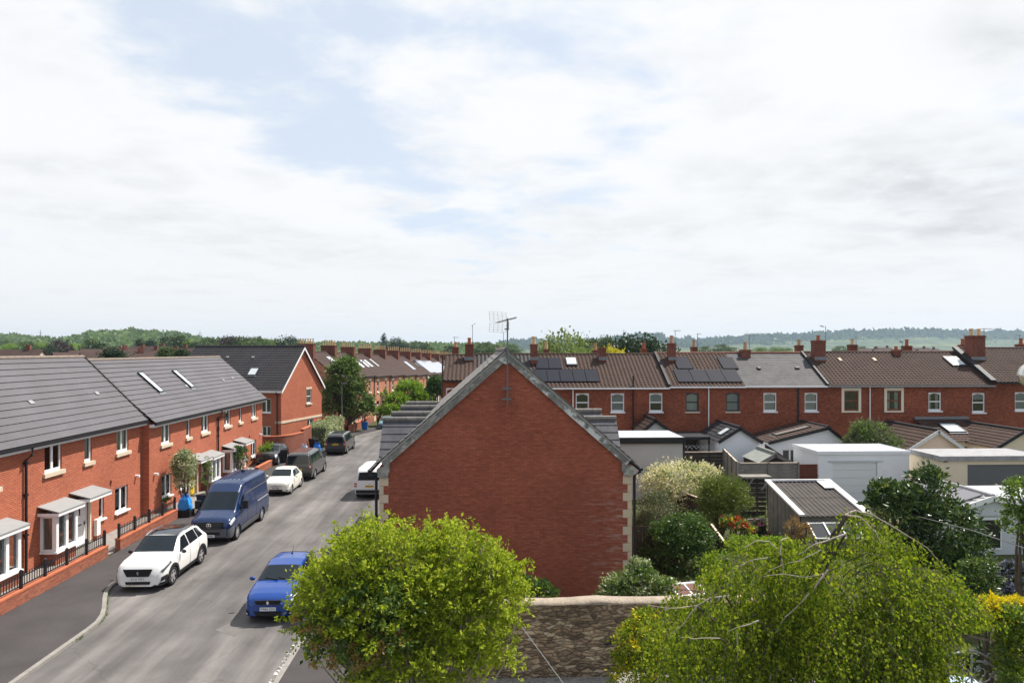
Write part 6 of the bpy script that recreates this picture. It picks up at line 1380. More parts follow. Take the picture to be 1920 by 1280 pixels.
# --- blue hatchback
t, B, W = car('parked_car', 'bright blue hatchback parked on the right, half behind the leafy bush', 'car',
    [(0, .28, .58, .68, .56, .48), (.06, .24, .70, .82, .71, .60), (.25, .21, .80, .94, .80, .68), (.6, .2, .88, 1.02, .84, .72), (1.08, .2, .94, 1.07, .845, .74), (1.75, .2, .97, 1.43, .845, .60), (2.3, .2, .99, 1.51, .845, .61), (3.2, .22, 1.02, 1.47, .845, .59), (3.6, .26, 1.02, 1.22, .83, .62), (3.78, .32, .95, 1.05, .78, .6), (3.85, .4, .8, .9, .7, .55)], (.80, 3.23), .30, 'paint_blue', None, True, group=GRP)
B.top(1.12, 1.74, 4.12, 4.16, bow=.06).build('windscreen', 'car_glass', t, True); windows(t, B, [(1.36, 2.2, 2.16, 1.82), (2.27, 3.0, 2.9, 2.23)])
for sd in (1, -1): B.side([(.14, 2.4), (.55, 2.9), (.74, 3.5), (.12, 3.2)], sd, .016).build('headlight', 'headlight', t, True); B.side([(.03, .5), (.2, .5), (.2, 1.6), (.03, 1.6)], sd, .014).build('fog_surround', 'grille', t, True); B.side([(.05, .85), (.12, .85), (.12, 1.15), (.05, 1.15)], sd, .024).build('fog_light', 'headlight', t, True)
fpoly(t, 'grille', 'grille', [(-.44, .79), (.44, .79), (.36, .66), (-.36, .66)], -.004, .04); fpoly(t, 'lower_grille', 'grille', [(-.46, .42), (.46, .42), (.38, .28), (-.38, .28)], -.004, .02); plate(t, -.012, .505, 'plate_white', 'WR66 ZXH')
m = MB(); m.poly([(-.05, a, b) for a, b in ((-.05, .725), (0, .78), (.05, .725), (.02, .725), (.05, .70), (0, .655), (-.05, .70), (-.02, .70))]); m.build('emblem', 'chrome', t)
for y0, y1 in ((-.5, .02), (.0, .55)): m = MB(); m.tube([B.S(1.13, 6 - abs(y0) * 1.6, 1 if y0 > 0 else -1) + Vector((-.02, 0, .025)), B.S(1.20, 6 - abs(y1) * 1.6, 1 if y1 > 0 else -1) + Vector((0, 0, .03))], .012, 5); m.build('wiper', 'trim', t)
mirror(t, 1.42, .86, 1.06, 'paint_blue'); m = MB(); m.tube([(2.95, 0, 1.49), (3.12, 0, 1.72)], .008, 5); m.tube([(2.9, 0, 1.49), (3.0, 0, 1.51)], .03, 6); m.build('aerial', 'black_plastic', t); B.top(3.25, 3.45, 4.3, 4.3, .03).build('spoiler', 'paint_blue', t, True); place(t, (-7.02, 23.35, 0), True)
# --- far teal car, dark car on the drive
SM = [(0, .3, .6, .7, .6, .5), (.06, .25, .72, .84, .74, .62), (.25, .22, .82, .96, .82, .7), (.7, .2, .9, 1.04, .85, .73), (1.1, .2, .94, 1.08, .85, .74), (1.8, .2, .97, 1.42, .85, .6), (2.3, .2, .99, 1.5, .85, .61), (3.2, .22, 1.0, 1.44, .85, .59), (3.6, .26, 1.0, 1.2, .83, .62), (3.9, .32, .9, 1.0, .76, .6), (4.0, .4, .8, .9, .7, .55)]
t, B, W = car('parked_car', 'far teal grey car parked by the kerb near the pale shrubs', 'car', SM, (.8, 3.25), .31, 'paint_teal', None, True, group=GRP); B.top(1.14, 1.78, 4.12, 4.16).build('windscreen', 'car_glass', t, True); windows(t, B, [(1.4, 2.2, 2.16, 1.85), (2.3, 3.1, 2.9, 2.26)])
for sd in (1, -1): B.side([(.12, 2.4), (.5, 2.8), (.5, 3.3), (.1, 3.2)], sd, .016).build('headlight', 'headlight', t, True)
fpoly(t, 'grille', 'grille', [(-.5, .56), (.5, .56), (.4, .34), (-.4, .34)], -.004, .03); plate(t, -.03, .48, 'plate_white'); place(t, (-11.6, 84.0, gz(86)), True)
t, B, W = car('parked_car', 'black car on the drive past the end house, only its bonnet showing', 'car', SM, (.8, 3.25), .31, 'paint_black', None, True, group=GRP); B.top(1.14, 1.78, 4.12, 4.16).build('windscreen', 'car_glass', t, True); windows(t, B, [(1.4, 2.2, 2.16, 1.85), (2.3, 3.1, 2.9, 2.26)])
for sd in (1, -1): B.side([(.12, 2.3), (.45, 2.6), (.45, 3.4), (.1, 3.3)], sd, .016).build('headlight', 'headlight', t, True)
fpoly(t, 'grille', 'grille', [(-.5, .56), (.5, .56), (.4, .34), (-.4, .34)], -.004, .03); place(t, (-16.65, 54.6, .08), True)

# ---- bins, bags, boxes
def bin_(label, x, y, z=.1, lidmat='bin_black', rot=0):
    root = thing('wheelie_bin', label, 'bin', (0, 0, 0), 0, 'black wheelie bins'); m = MB(); m.hexa([(-.22, -.26, .05), (.22, -.26, .05), (.22, .26, .05), (-.22, .26, .05)], [(-.29, -.34, .95), (.29, -.34, .95), (.29, .34, .95), (-.29, .34, .95)]); m.build('body', 'bin_black', root)
    m = MB(); m.hexa([(-.31, -.37, .955), (.31, -.37, .955), (.31, .38, .955), (-.31, .38, .955)], [(-.28, -.33, 1.06), (.28, -.33, 1.06), (.28, .36, 1.03), (-.28, .36, 1.03)]); m.build('lid', lidmat, root)
    for s in (-1, 1): m = MB(); m.tube([(s * .22, .24, .1), (s * .27, .24, .1)], .1, 12); m.build('wheel', 'tyre', root)
    m = MB(); m.tube([(-.2, .42, .93), (.2, .42, .93)], .018, 6); m.build('handle', 'bin_black', root); root.location = (x, y, z); root.rotation_euler = (0, 0, rot)
bin_('black wheelie bin between the blue bag and the blue van', -15.1, 39.0, rot=1.2); bin_('black wheelie bin at the drive beside the black car', -15.75, 56.5, rot=.3); bin_('black wheelie bin standing against the end of the pale hedge', -15.0, 63.2, .1, rot=-.4)
def bag(label, x, y, z, r, h, mat, name='recycling_bag'):
    m = MB(); rows = []; n = 16
    prof = [(.62, 0), (.95, .06), (1.0, .22), (.93, .45), (.86, .66), (.74, .84), (.60, 1.0)]
    for i, (k, zz) in enumerate(prof):
        ring = []
        for j in range(n):
            a = 2 * math.pi * j / n; sq = 1 / max(abs(math.cos(a)), abs(math.sin(a))) ** .55; c_ = 1 + .09 * rnd.uniform(-1, 1) + .07 * math.sin(3 * a + i); ring.append((r * k * sq * .86 * c_ * math.cos(a), r * k * sq * .72 * c_ * math.sin(a), h * zz + .03 * rnd.uniform(-1, 1) * (i > 0)))
        rows.append(ring + [ring[0]])
    m.grid(rows); m.poly([(p[0] * .9, p[1] * .9, h * .93) for p in rows[-1][:-1]])
    for s in (-1, 1): m.tube([(s * r * .45, -.04, h * .96), (s * r * .42, 0, h + .15), (s * r * .22, .02, h + .17), (s * r * .12, .04, h * .97)], .022, 5)
    for i in range(len(m.v)): m.v[i] = (m.v[i][0] + x, m.v[i][1] + y, m.v[i][2] + z)
    tag(m.build(name, mat, None), label, 'bag')
bag('bright blue recycling bag beside the variegated shrub and black bin', -15.9, 38.35, .45, .40, .66, 'bag_blue'); m = MB(); m.box(-16.25, -15.55, 38.05, 38.7, .1, .44); tag(m.build('recycling_box', 'bin_black'), 'dark recycling crate under the bright blue bag', 'box')
bag('pale plastic sack against the curved brick wall', -14.75, 58.9, .1, .42, .98, 'bag_pale', 'sack'); bag('blue plastic sack beside the pale one at the curved wall', -13.95, 60.0, .1, .40, .95, 'box_blue', 'sack')
p = WG(684, 806, gz(82)); m = MB(); m.hexa([(p.x - .3, p.y - .25, gz(82) + .1), (p.x + .3, p.y - .25, gz(82) + .1), (p.x + .3, p.y + .25, gz(82) + .1), (p.x - .3, p.y + .25, gz(82) + .1)], [(p.x - .38, p.y - .32, gz(82) + .95), (p.x + .38, p.y - .32, gz(82) + .95), (p.x + .38, p.y + .32, gz(82) + .95), (p.x - .38, p.y + .32, gz(82) + .95)]); tag(m.build('recycling_box', 'box_blue'), 'small blue recycling tub on the far pavement by a low wall', 'box')
# low walls and lamp post further along the pavement
def wl(label, pa, pb, h, mat='brick_low_wall', D=None):
    a, b = WG(*pa, gz(80)), WG(*pb, gz(95)); m = MB(); d = (b - a).normalized(); n = Vector((d.y, -d.x, 0)) * .12; z = Vector((0, 0, 1)); q = [a - n, b - n, b + n, a + n]; root = thing('low_wall', label, 'wall', (a + b) / 2); m.hexa([x - z * .3 for x in q], [x + z * h for x in q]); m.build('wall', mat, root); n *= 1.3; q = [a - n, b - n, b + n, a + n]; m = MB(); m.hexa([x + z * (h + .003) for x in q], [x + z * (h + .08) for x in q]); m.build('coping', 'brick_coping', root)
wl('low red brick wall on the far pavement beside the blue tub', (655, 812), (703, 786), .75); wl('dark brick wall stub below the pale pampas shrubs', (632, 820), (655, 812), 1.5, 'brick_curved')
q = WG(641, 815, gz(78)); m = MB(); m.tube([(q.x, q.y, q.z), (q.x, q.y, q.z + 3.2)], .06, 8); m.tube([(q.x, q.y, q.z + 3.2), (q.x, q.y, q.z + 5.6)], .04, 8); root = thing('lamp_post', 'grey lamp post in front of the tall street tree', 'lamp post', q); m.build('post', 'aerial_metal', root); m = MB(); m.box(q.x - .05, q.x + .5, q.y - .08, q.y + .08, q.z + 5.6, q.z + 5.72); m.build('lamp_head', 'aerial_metal', root)

# ================================================================ VEGETATION
leafmat('leaf_bright', [(.12, .19, .014), (.24, .32, .024), (.42, .47, .05), (.32, .38, .035)], .45, .6, .12, .3)
leafmat('leaf_bronze', [(.34, .15, .06), (.42, .26, .09), (.30, .30, .07)], .35)
leafmat('leaf_birch', [(.066, .118, .012), (.135, .20, .016), (.225, .29, .022), (.33, .37, .03)], .45, .65, .1)
leafmat('leaf_laurel', [(.022, .048, .014), (.038, .078, .02), (.06, .11, .026), (.14, .19, .04)], .18, .36, .5)
leafmat('leaf_laurel_tip', [(.14, .20, .04), (.24, .28, .07)], .3, .3, .5)
leafmat('leaf_cream', [(.42, .43, .26), (.66, .62, .42), (.72, .62, .50), (.50, .53, .30), (.20, .26, .11)], .3, clump=.35)
leafmat('leaf_variegated', [(.10, .16, .07), (.36, .40, .24), (.52, .52, .36), (.17, .24, .10)], .3)
leafmat('leaf_olive', [(.07, .09, .045), (.12, .14, .075), (.17, .19, .11)], .25)
leafmat('leaf_fir', [(.07, .11, .022), (.13, .17, .03), (.19, .22, .045)], .3, clump=.3)
leafmat('leaf_green', [(.030, .065, .016), (.055, .11, .025), (.09, .16, .035)], .3, .45, .35, .3)
leafmat('leaf_mid', [(.065, .12, .028), (.125, .195, .042), (.21, .28, .07)], .32, clump=.3)
leafmat('leaf_lime', [(.10, .18, .022), (.18, .28, .03), (.27, .37, .05)], .4, clump=.3)
leafmat('leaf_dark', [(.014, .030, .012), (.026, .05, .018), (.04, .07, .024)], .2, clump=.3)
leafmat('leaf_tree', [(.035, .065, .018), (.06, .10, .025), (.10, .145, .035)], .28, clump=.35)
leafmat('leaf_pale_tree', [(.10, .15, .04), (.16, .21, .06), (.23, .28, .09)], .3, clump=.35)
leafmat('leaf_yellow', [(.62, .46, .012), (.78, .62, .025), (.40, .40, .03)], .3)
leafmat('leaf_golden', [(.42, .38, .03), (.55, .48, .05)], .3)
leafmat('leaf_copper', [(.035, .018, .022), (.06, .03, .03)], .2)
leafmat('flower_blue', [(.17, .17, .34), (.26, .26, .44), (.09, .12, .12)], .3)
leafmat('flower_pink', [(.62, .10, .26), (.7, .25, .38)], .3)
leafmat('flower_red', [(.50, .02, .02), (.36, .03, .03), (.3, .2, .03)], .3)
leafmat('pampas', [(.50, .38, .26), (.62, .50, .36), (.36, .27, .18)], .3)
leafmat('rust_leaf', [(.26, .14, .06), (.34, .22, .10), (.16, .12, .05)], .3)
def lobe(px, py, Y, rx, rz, ry=None):
    p = WY(px, py, Y); k = Y / FPX; return (p.x, p.y, p.z, rx * k, (ry if ry else rx * k * .9), rz * k)
def plant(name, label, cat, lobes, layers, base=None, trunk=None, group=None, tips=10, part='foliage', bark='bark', low=-.6, sig=.16, shell=.55):
    """layers: (leaf material, count, size, per, droop, ratio)"""
    b = base or (lobes[0][0], lobes[0][1], 0.0); root = thing(name, label, cat, b, 0, group)
    for i, (mt, n, size, per, droop, ratio) in enumerate(layers):
        foliage(part if i == 0 else ('blossom' if 'flower' in mt or 'yellow' in mt else 'tip_leaves'), mt, root, lobes, n, size, per, sig, shell, droop, ratio, low=low)
    m = MB(); tp = []
    for _ in range(tips):
        lb = rnd.choice(lobes); a = rnd.uniform(0, 6.28); q = rnd.uniform(.2, .8); tp.append((lb[0] + lb[3] * q * math.cos(a), lb[1] + lb[4] * q * math.sin(a), lb[2] + lb[5] * rnd.uniform(-.2, .75)))
    r0 = trunk or .05; limbs(m, b, tp, r0, r0 * .15); m.build('stems' if (trunk or 0) < .09 else 'trunk', bark, root); return root
# ---- the leafy bush in the foreground
def big_bush():
    Y = 16.0; L = [lobe(685, 1045, Y, 62, 46, 1.1), lobe(770, 1085, Y + .3, 105, 75, 1.3), lobe(860, 1068, Y + .2, 72, 56, 1.0), lobe(925, 1110, Y, 52, 60, .9), lobe(818, 1020, Y + .5, 30, 30, .6), lobe(700, 1012, Y + .3, 26, 24, .5), lobe(622, 1105, Y - .2, 58, 50, .9), lobe(945, 1070, Y, 26, 26, .5), lobe(700, 1150, Y - .3, 110, 95, 1.2), lobe(860, 1180, Y - .2, 90, 90, 1.1), lobe(780, 1240, Y - .3, 140, 90, 1.2)]
    root = thing('leafy_bush', 'large bright yellow green leafy bush in the foreground, in front of the gable', 'bush', (-1.5, 16, 0))
    L = [(l[0], l[1], l[2], l[3] * .9, l[4], l[5] * .88) for l in L]
    for (a_, b_) in ((606, 1080), (575, 1140), (648, 1012), (735, 1002), (770, 1020), (905, 1020), (955, 1066), (968, 1122), (955, 1165), (930, 1215), (572, 1180), (845, 990)): k_ = rnd.uniform(15, 30); L.append(lobe(a_ + rnd.uniform(-6, 6), b_ + rnd.uniform(4, 16), Y + rnd.uniform(-.4, .5), k_, k_ * rnd.uniform(.6, .95), .35))
    foliage('foliage', 'leaf_bright', root, L, 10000, .088, 16, .12, .55, .2, .55, low=-.5)
    P = []; A = []
    lb = np.array(L); w = lb[:, 3] * lb[:, 5]; w = w / w.sum()
    for i in range(2300):                                         # arching leafy shoots that break up the outline
        l = lb[rng.choice(len(lb), p=w)]; d = rng.normal(size=3); d[2] = abs(d[2]) * (1 if rng.random() < .75 else -.6); d[1] -= .35; d /= np.linalg.norm(d)
        if rng.random() < .35 and l[2] < 3.2: continue
        b0 = l[:3] + d * l[3:] * rng.uniform(.72, .98); Ln = rng.uniform(.2, .6) * (1.6 if rng.random() < .14 else 1); dv = d * .8 + np.array([0, 0, .45]) + rng.normal(size=3) * .3; dv /= np.linalg.norm(dv); k = np.arange(22) / 22
        q = b0 + dv * Ln * k[:, None] + np.array([0, 0, -.35]) * (Ln * k[:, None] ** 2) + rng.normal(size=(22, 3)) * .03; P.append(q); A.append(dv * .5 + rng.normal(size=(22, 3)) * .9 + np.array([0, 0, -.2]))
    sh = MB()
    for i in range(170):                                          # long upright shoots over the top and sides
        px_ = rng.uniform(560, 975); tp = np.interp(px_, [550, 600, 660, 700, 760, 815, 880, 940, 985], [1120, 1055, 1000, 985, 1010, 985, 1015, 1050, 1110]); o_ = np.array(WY(px_, tp + rng.uniform(14, 60), 15.6 + rng.uniform(-.5, .8))); dv = np.array([(px_ - 770) / 420 + rng.normal() * .35, rng.normal() * .3, 1.0]); dv /= np.linalg.norm(dv); Ln = rng.uniform(.3, .75); n = 16; k = np.arange(n) / n
        q = o_ + dv * Ln * k[:, None]; sh.tube([tuple(q[0] - dv * .3), tuple(q[8]), tuple(q[-1])], [.006, .004, .002], 3, False); P.append(q + rng.normal(size=(n, 3)) * .022); A.append(dv * .6 + rng.normal(size=(n, 3)) * .8)
    sh.build('shoot_stems', 'twig', root)
    P = np.concatenate(P); leaf_mesh('shoot_leaves', 'leaf_bright', root, P, np.concatenate(A), .092 * (.6 + .8 * rng.random(len(P))), .5)
    low = [lobe(610, 1175, 15.1, 60, 36, .5), lobe(640, 1225, 14.9, 70, 40, .5), lobe(720, 1215, 14.8, 60, 30, .4)]
    foliage('bronze_leaves', 'leaf_bronze', root, low, 1500, .085, 40, .10, .8, .1, .5, low=-.3); foliage('low_leaves', 'leaf_mid', root, low + [lobe(700, 1150, 15.0, 90, 60, .5)], 3800, .09, 24, .12, .7, .1, .5, low=-.3)
    foliage('dark_foliage', 'leaf_green', root, [lobe(700, 1120, 15.5, 80, 70, .8), lobe(720, 1220, 15.6, 130, 70, .9)], 2600, .11, 20, .16, .5, .2, .55)
    m = MB(); base = Vector((-1.5, 16, 0)); tips = []
    for lb in L:
        for _ in range(7): a = rnd.uniform(0, 6.28); q = rnd.uniform(.3, .95); tips.append((lb[0] + lb[3] * q * math.cos(a), lb[1] + lb[4] * q * math.sin(a), lb[2] + lb[5] * rnd.uniform(-.1, .8)))
    limbs(m, base, tips, .035, .006, .5, 6, 5); m.build('stems', 'twig_pale', root)
    m = MB()
    for _ in range(46):                                           # bare twigs poking out low on the street side
        lb = rnd.choice(low); c = Vector(lb[:3]); s = Vector((c.x + .7 + rnd.uniform(-.4, .4), 15.6, c.z - .25 + rnd.uniform(-.4, .3))); e = c + Vector((rnd.uniform(-1, .7) * lb[3], rnd.uniform(-.5, .1), rnd.uniform(-.9, .9) * lb[5]))
        mid = s.lerp(e, .5) + Vector((0, 0, rnd.uniform(.0, .22))); m.tube([s, mid, e], [.010, .007, .003], 4)
    m.build('bare_twigs', 'twig_pale', root)
big_bush()
# ---- weeping birch
def birch():
    prof = [(1222, 1165), (1240, 1136), (1258, 1116), (1300, 1085), (1340, 1040), (1400, 1018), (1460, 1012), (1520, 1006), (1560, 990), (1600, 968), (1650, 985), (1700, 1006), (1750, 1045), (1785, 1090), (1812, 1150), (1835, 1220)]
    Yc = 12.9; root = thing('weeping_birch', 'weeping birch with pale arching branches and hanging strands of small leaves', 'tree', (6.2, Yc, 0))
    xs = np.array([WY(a, b, Yc).x for a, b in prof]); zs = np.array([WY(a, b, Yc).z for a, b in prof]); x0, x1 = xs[0], xs[-1]; xc, rx, ry = (x0 + x1) / 2, (x1 - x0) / 2, 2.3
    P = []; A = []; tw = MB(); nc = 210; xcut = 7.6
    for i in range(nc):                                           # each branchlet carries a curtain of hanging strands
        while True:
            u, v = rng.uniform(-1, 1), rng.uniform(-1, 1)
            if u * u + v * v < 1: break
        if rng.random() < .62: v = -math.sqrt(max(0, 1 - u * u)) * rng.uniform(.45, 1)
        X = xc + u * rx; top = float(np.interp(X, xs, zs)); ztop = top - 1.55 * v * v * (1 if v < 0 else 1.4) - abs(rng.normal()) * .22 - (rng.uniform(.3, 2.4) if rng.random() < .25 else 0)
        out = np.array([u, v * .8]); out = out / max(np.linalg.norm(out), .2); tang = np.array([-out[1], out[0]]); wdt = rng.uniform(.25, .6); cl = rng.uniform(.8, 2.5); ph0 = rng.uniform(0, 6.28)
        base = np.array([X, Yc + v * ry]); ns = int(rng.integers(9, 17)); tip = []
        for j in range(ns):
            s_ = (j + rng.uniform(-.4, .4)) / ns * 2 - 1; q0 = base + tang * s_ * wdt + out * rng.uniform(-.25, .15); z0 = ztop - .28 * s_ * s_ + rng.uniform(-.08, .08); tip.append((q0[0], q0[1], z0))
            Ln = min(z0 - (.25 if q0[0] < xcut else H - 555 * (q0[1] - .35) / FPX), cl * (1 - .45 * s_ * s_) * rng.uniform(.55, 1.15)); n = int(Ln / .042)
            if n < 6: continue
            k = np.arange(n) / n; dr = .30 * np.sqrt(k); sw = rng.uniform(.01, .05); ph = ph0 + rng.uniform(-.5, .5)
            path = np.stack([q0[0] + out[0] * dr + sw * np.sin(ph + k * 4), q0[1] + out[1] * dr + sw * np.cos(ph + k * 3), z0 + .06 * np.sin(k * 3.14) - Ln * k ** 1.12], 1)
            if rng.random() < .5: tw.tube([tuple(path[m_]) for m_ in np.linspace(0, n - 1, 6).astype(int)], [.004, .0035, .003, .0025, .002, .0015], 3, False)
            keep = rng.random(n) < .85; q = path[keep] + rng.normal(size=(keep.sum(), 3)) * np.array([.022, .022, .012]); P.append(q); a = rng.normal(size=(keep.sum(), 3)) * .5; a[:, 2] -= .8; a[:, :2] += out * .25; A.append(a)
        m0 = np.array([base[0] - out[0] * .7, base[1] - out[1] * .7, ztop - .25]); tw.tube([tuple(m0), tuple((m0 + np.array(tip[len(tip) // 2])) / 2 + np.array([0, 0, .12])), tip[len(tip) // 2]], [.012, .009, .005], 4, False)
    lines = [([(1585, 966), (1604, 957), (1635, 964), (1681, 990), (1739, 1028), (1773, 1067)], .024, 12.4), ([(1588, 966), (1612, 968), (1642, 997), (1660, 1036), (1660, 1067)], .022, 12.1), ([(1585, 1001), (1527, 1020), (1496, 1040)], .022, 11.6), ([(1470, 1090), (1465, 1051), (1457, 1028), (1442, 1015), (1415, 1013), (1395, 1026)], .026, 11.5), ([(1463, 1040), (1465, 1013), (1477, 1007), (1482, 1016)], .018, 11.45),
             ([(1546, 1074), (1511, 1082), (1469, 1074), (1427, 1082)], .014, 11.1), ([(1552, 1068), (1531, 1097), (1508, 1124), (1473, 1155), (1454, 1186)], .022, 10.9), ([(1361, 1117), (1334, 1120), (1307, 1136), (1257, 1140), (1215, 1134)], .018, 11.2), ([(1307, 1136), (1280, 1171), (1249, 1194)], .013, 11.1), ([(1423, 1163), (1396, 1171), (1365, 1182)], .016, 10.8), ([(1382, 1186), (1384, 1228), (1369, 1279)], .012, 10.75), ([(1542, 1076), (1556, 1098), (1562, 1122)], .012, 10.95), ([(1440, 1045), (1400, 1052), (1360, 1078)], .012, 11.4), ([(1540, 1030), (1500, 1050), (1455, 1062), (1420, 1084)], .010, 11.2), ([(1350, 1196), (1300, 1196), (1270, 1192)], .010, 10.8)]
    curves = []
    for pts, r_, Y in lines:
        q = [WY(a, b, Y + .05 * i) for i, (a, b) in enumerate(pts)]; f = [q[0]]
        for i in range(len(q) - 1):
            for k in (1, 2, 3): f.append(q[i].lerp(q[i + 1], k / 3) + Vector((rnd.uniform(-.012, .012), 0, rnd.uniform(-.012, .012))))
        curves.append((f, r_)); ln = sum((f[i + 1] - f[i]).length for i in range(len(f) - 1))
        for _ in range(int(ln / .028)):                           # strands hanging from the bare arching branches
            i = rnd.randrange(len(f) - 1); o_ = np.array(f[i].lerp(f[i + 1], rnd.random())); h_ = rng.uniform(.0, .10); dx, dy = rng.normal() * .16, abs(rng.normal()) * .30 - .12; Ln = rng.uniform(.25, 1.5); n = int(Ln / .045)
            if n < 5: continue
            k = np.arange(n) / n; sk = np.sqrt(k); path = np.stack([o_[0] + dx * sk, o_[1] + dy * sk, o_[2] + h_ * np.sin(k * 6.28) * (k < .5) - Ln * k ** 1.2], 1)
            if rng.random() < .35: tw.tube([tuple(path[m_]) for m_ in np.linspace(0, n - 1, 5).astype(int)], [.004, .0035, .003, .002, .0015], 3, False)
            keep = (rng.random(n) < .8) & (k > .06); q2 = path[keep] + rng.normal(size=(keep.sum(), 3)) * .025; P.append(q2); a_ = rng.normal(size=(keep.sum(), 3)) * .5; a_[:, 2] -= .8; A.append(a_)
    P = np.concatenate(P); A = np.concatenate(A); leaf_mesh('hanging_leaves', 'leaf_birch', root, P, A, .062 * (.6 + .8 * rng.random(len(P))), .66, .3)
    tw.build('hanging_twigs', 'bark', root)
    m = MB()
    for f, r_ in curves: m.tube(f, [.75 * r_ * (1 - .75 * i / (len(f) - 1)) for i in range(len(f))], 6)
    m.build('branches', 'bark_birch', root)
    m = MB(); t = WY(1586, 968, 12.4); m.tube([(6.2, 13.6, 0), (6.25, 13.6, 2.2), (6.5, 13.5, 4.4), (6.6, 13.0, 5.5), tuple(t)], [.15, .11, .06, .035, .022], 9)
    hub = Vector((6.3, 13.6, 3.2))
    for pts, r_, Y in lines: e = WY(*pts[0], Y); m.tube([hub, hub.lerp(e, .5) + Vector((0, .5, -.2)), hub.lerp(e, .8) + Vector((0, .35, -.25)), e], [.05, .03, r_, r_], 6)
    m.build('trunk', 'bark', root)
birch()
# ---- garden shrubs
plant('laurel_tree', 'dark glossy leaved evergreen tree in front of the white and cream garages', 'tree', [lobe(1742, 925, 24, 42, 50), lobe(1690, 960, 24, 60, 55), lobe(1755, 1000, 24, 75, 70), lobe(1660, 935, 24.2, 34, 32), lobe(1800, 1060, 23.8, 55, 60), lobe(1730, 1090, 24, 90, 80)], [('leaf_laurel', 17000, .17, 22, .0, .42), ('leaf_laurel_tip', 1500, .14, 12, -.6, .42)], (15.5, 24.3, 0), .10, tips=26, low=-.7)
plant('laurel_shrub', 'glossy shrub with paler leaves low at the right of the dark evergreen', 'shrub', [lobe(1835, 1085, 22, 38, 42), lobe(1815, 1120, 22, 40, 35)], [('leaf_laurel', 2200, .14, 18, 0, .4), ('leaf_mid', 1500, .12, 18, 0, .4)], (15.6, 22, 0))
plant('garden_tree', 'light green tree branch reaching in at the right edge', 'tree', [lobe(1925, 940, 17, 40, 45), lobe(1905, 975, 17, 28, 26), lobe(1945, 990, 17, 40, 50)], [('leaf_mid', 2600, .085, 22, .1, .55), ('leaf_lime', 1200, .085, 22, .1, .55)], (14.2, 17.2, 0), .10)
plant('cream_shrub', 'large cream and pink variegated shrub against the grey garage wall', 'shrub', [lobe(1275, 905, 37, 62, 36), lobe(1235, 905, 37, 36, 30), lobe(1325, 900, 37, 32, 30), lobe(1285, 945, 36.8, 60, 34)], [('leaf_cream', 9500, .16, 22, -.1, .4), ('leaf_mid', 1500, .15, 22, 0, .4)], (10.2, 37, 0))
plant('olive_shrub', 'grey green olive like shrub beside the gable corner', 'shrub', [lobe(1228, 965, 31.5, 36, 44), lobe(1210, 1000, 31.5, 25, 40)], [('leaf_olive', 5200, .12, 24, -.2, .28)], (7.7, 31.5, 0))
plant('feathery_conifer', 'feathery yellow green conifer in front of the grey board fence', 'tree', [lobe(1355, 935, 33, 40, 40), lobe(1350, 970, 33, 30, 34), lobe(1385, 935, 33, 22, 32), lobe(1335, 935, 33, 20, 36)], [('leaf_fir', 9000, .17, 26, -.5, .22)], (11.3, 33, 0), .08, sig=.2)
plant('green_shrub', 'dense mid green shrub between the olive shrub and the low dark fence', 'shrub', [lobe(1285, 1000, 28.5, 48, 38), lobe(1240, 1020, 28.5, 36, 40), lobe(1310, 1020, 28.5, 32, 40), lobe(1275, 1045, 28.5, 60, 30)], [('leaf_green', 8000, .12, 22, 0, .5), ('leaf_mid', 1800, .11, 18, 0, .5)], (8.2, 28.5, 0))
plant('wall_ivy', 'leafy green shrub behind the stone wall at the gable right corner', 'shrub', [lobe(1190, 1100, 22.3, 58, 30, .5), lobe(1200, 1078, 22.5, 22, 30, .4), lobe(1150, 1112, 22.3, 34, 20, .4), lobe(1245, 1110, 22.3, 30, 26, .5)], [('leaf_variegated', 2200, .11, 20, 0, .6), ('leaf_mid', 3200, .12, 20, 0, .6)], (5.5, 22.3, 0))
plant('wall_ivy', 'low dark green shrub behind the stone wall below the brick gable, beside the leafy bush', 'shrub', [lobe(1000, 1112, 22.5, 45, 22, .5), lobe(975, 1100, 22.5, 25, 22, .4)], [('leaf_green', 2400, .11, 20, 0, .6), ('leaf_mid', 700, .1, 20, 0, .6)], (1.7, 22.5, 0))
plant('rose_bush', 'rose bush with pink flowers before the low pale wall', 'shrub', [lobe(1420, 998, 33.4, 17, 20)], [('leaf_green', 1300, .12, 16, 0, .5), ('flower_pink', 70, .16, 3, 0, .9)], (13.6, 33.4, 0))
plant('red_flower_bed', 'red flowering plants beside the low dark fence', 'plant', [lobe(1372, 980, 31.5, 22, 11), lobe(1395, 988, 31.5, 20, 10)], [('leaf_mid', 900, .12, 16, 0, .5), ('flower_red', 190, .13, 10, 0, .8), ('leaf_yellow', 120, .12, 5, 0, .8)], (11.6, 31.5, 0))
plant('feathery_tree', 'feathery green tree behind the white garage, before the old terrace', 'tree', [lobe(1632, 815, 46, 34, 24), lobe(1610, 830, 46, 26, 22), lobe(1660, 832, 46, 28, 18)], [('leaf_olive', 3000, .24, 22, -.2, .25), ('leaf_mid', 2600, .22, 22, -.2, .3)], (25.5, 46, 0), .09)
plant('yellow_flowering_shrub', 'shrub with yellow flowers against the stone wall', 'shrub', [lobe(1212, 1172, 17.2, 36, 26), lobe(1190, 1215, 17.0, 40, 46), lobe(1235, 1235, 16.9, 50, 60), lobe(1185, 1270, 16.8, 40, 40)], [('leaf_birch', 6000, .08, 20, 0, .5), ('leaf_yellow', 1300, .085, 12, -.3, .5)], (4.2, 17.6, 0))
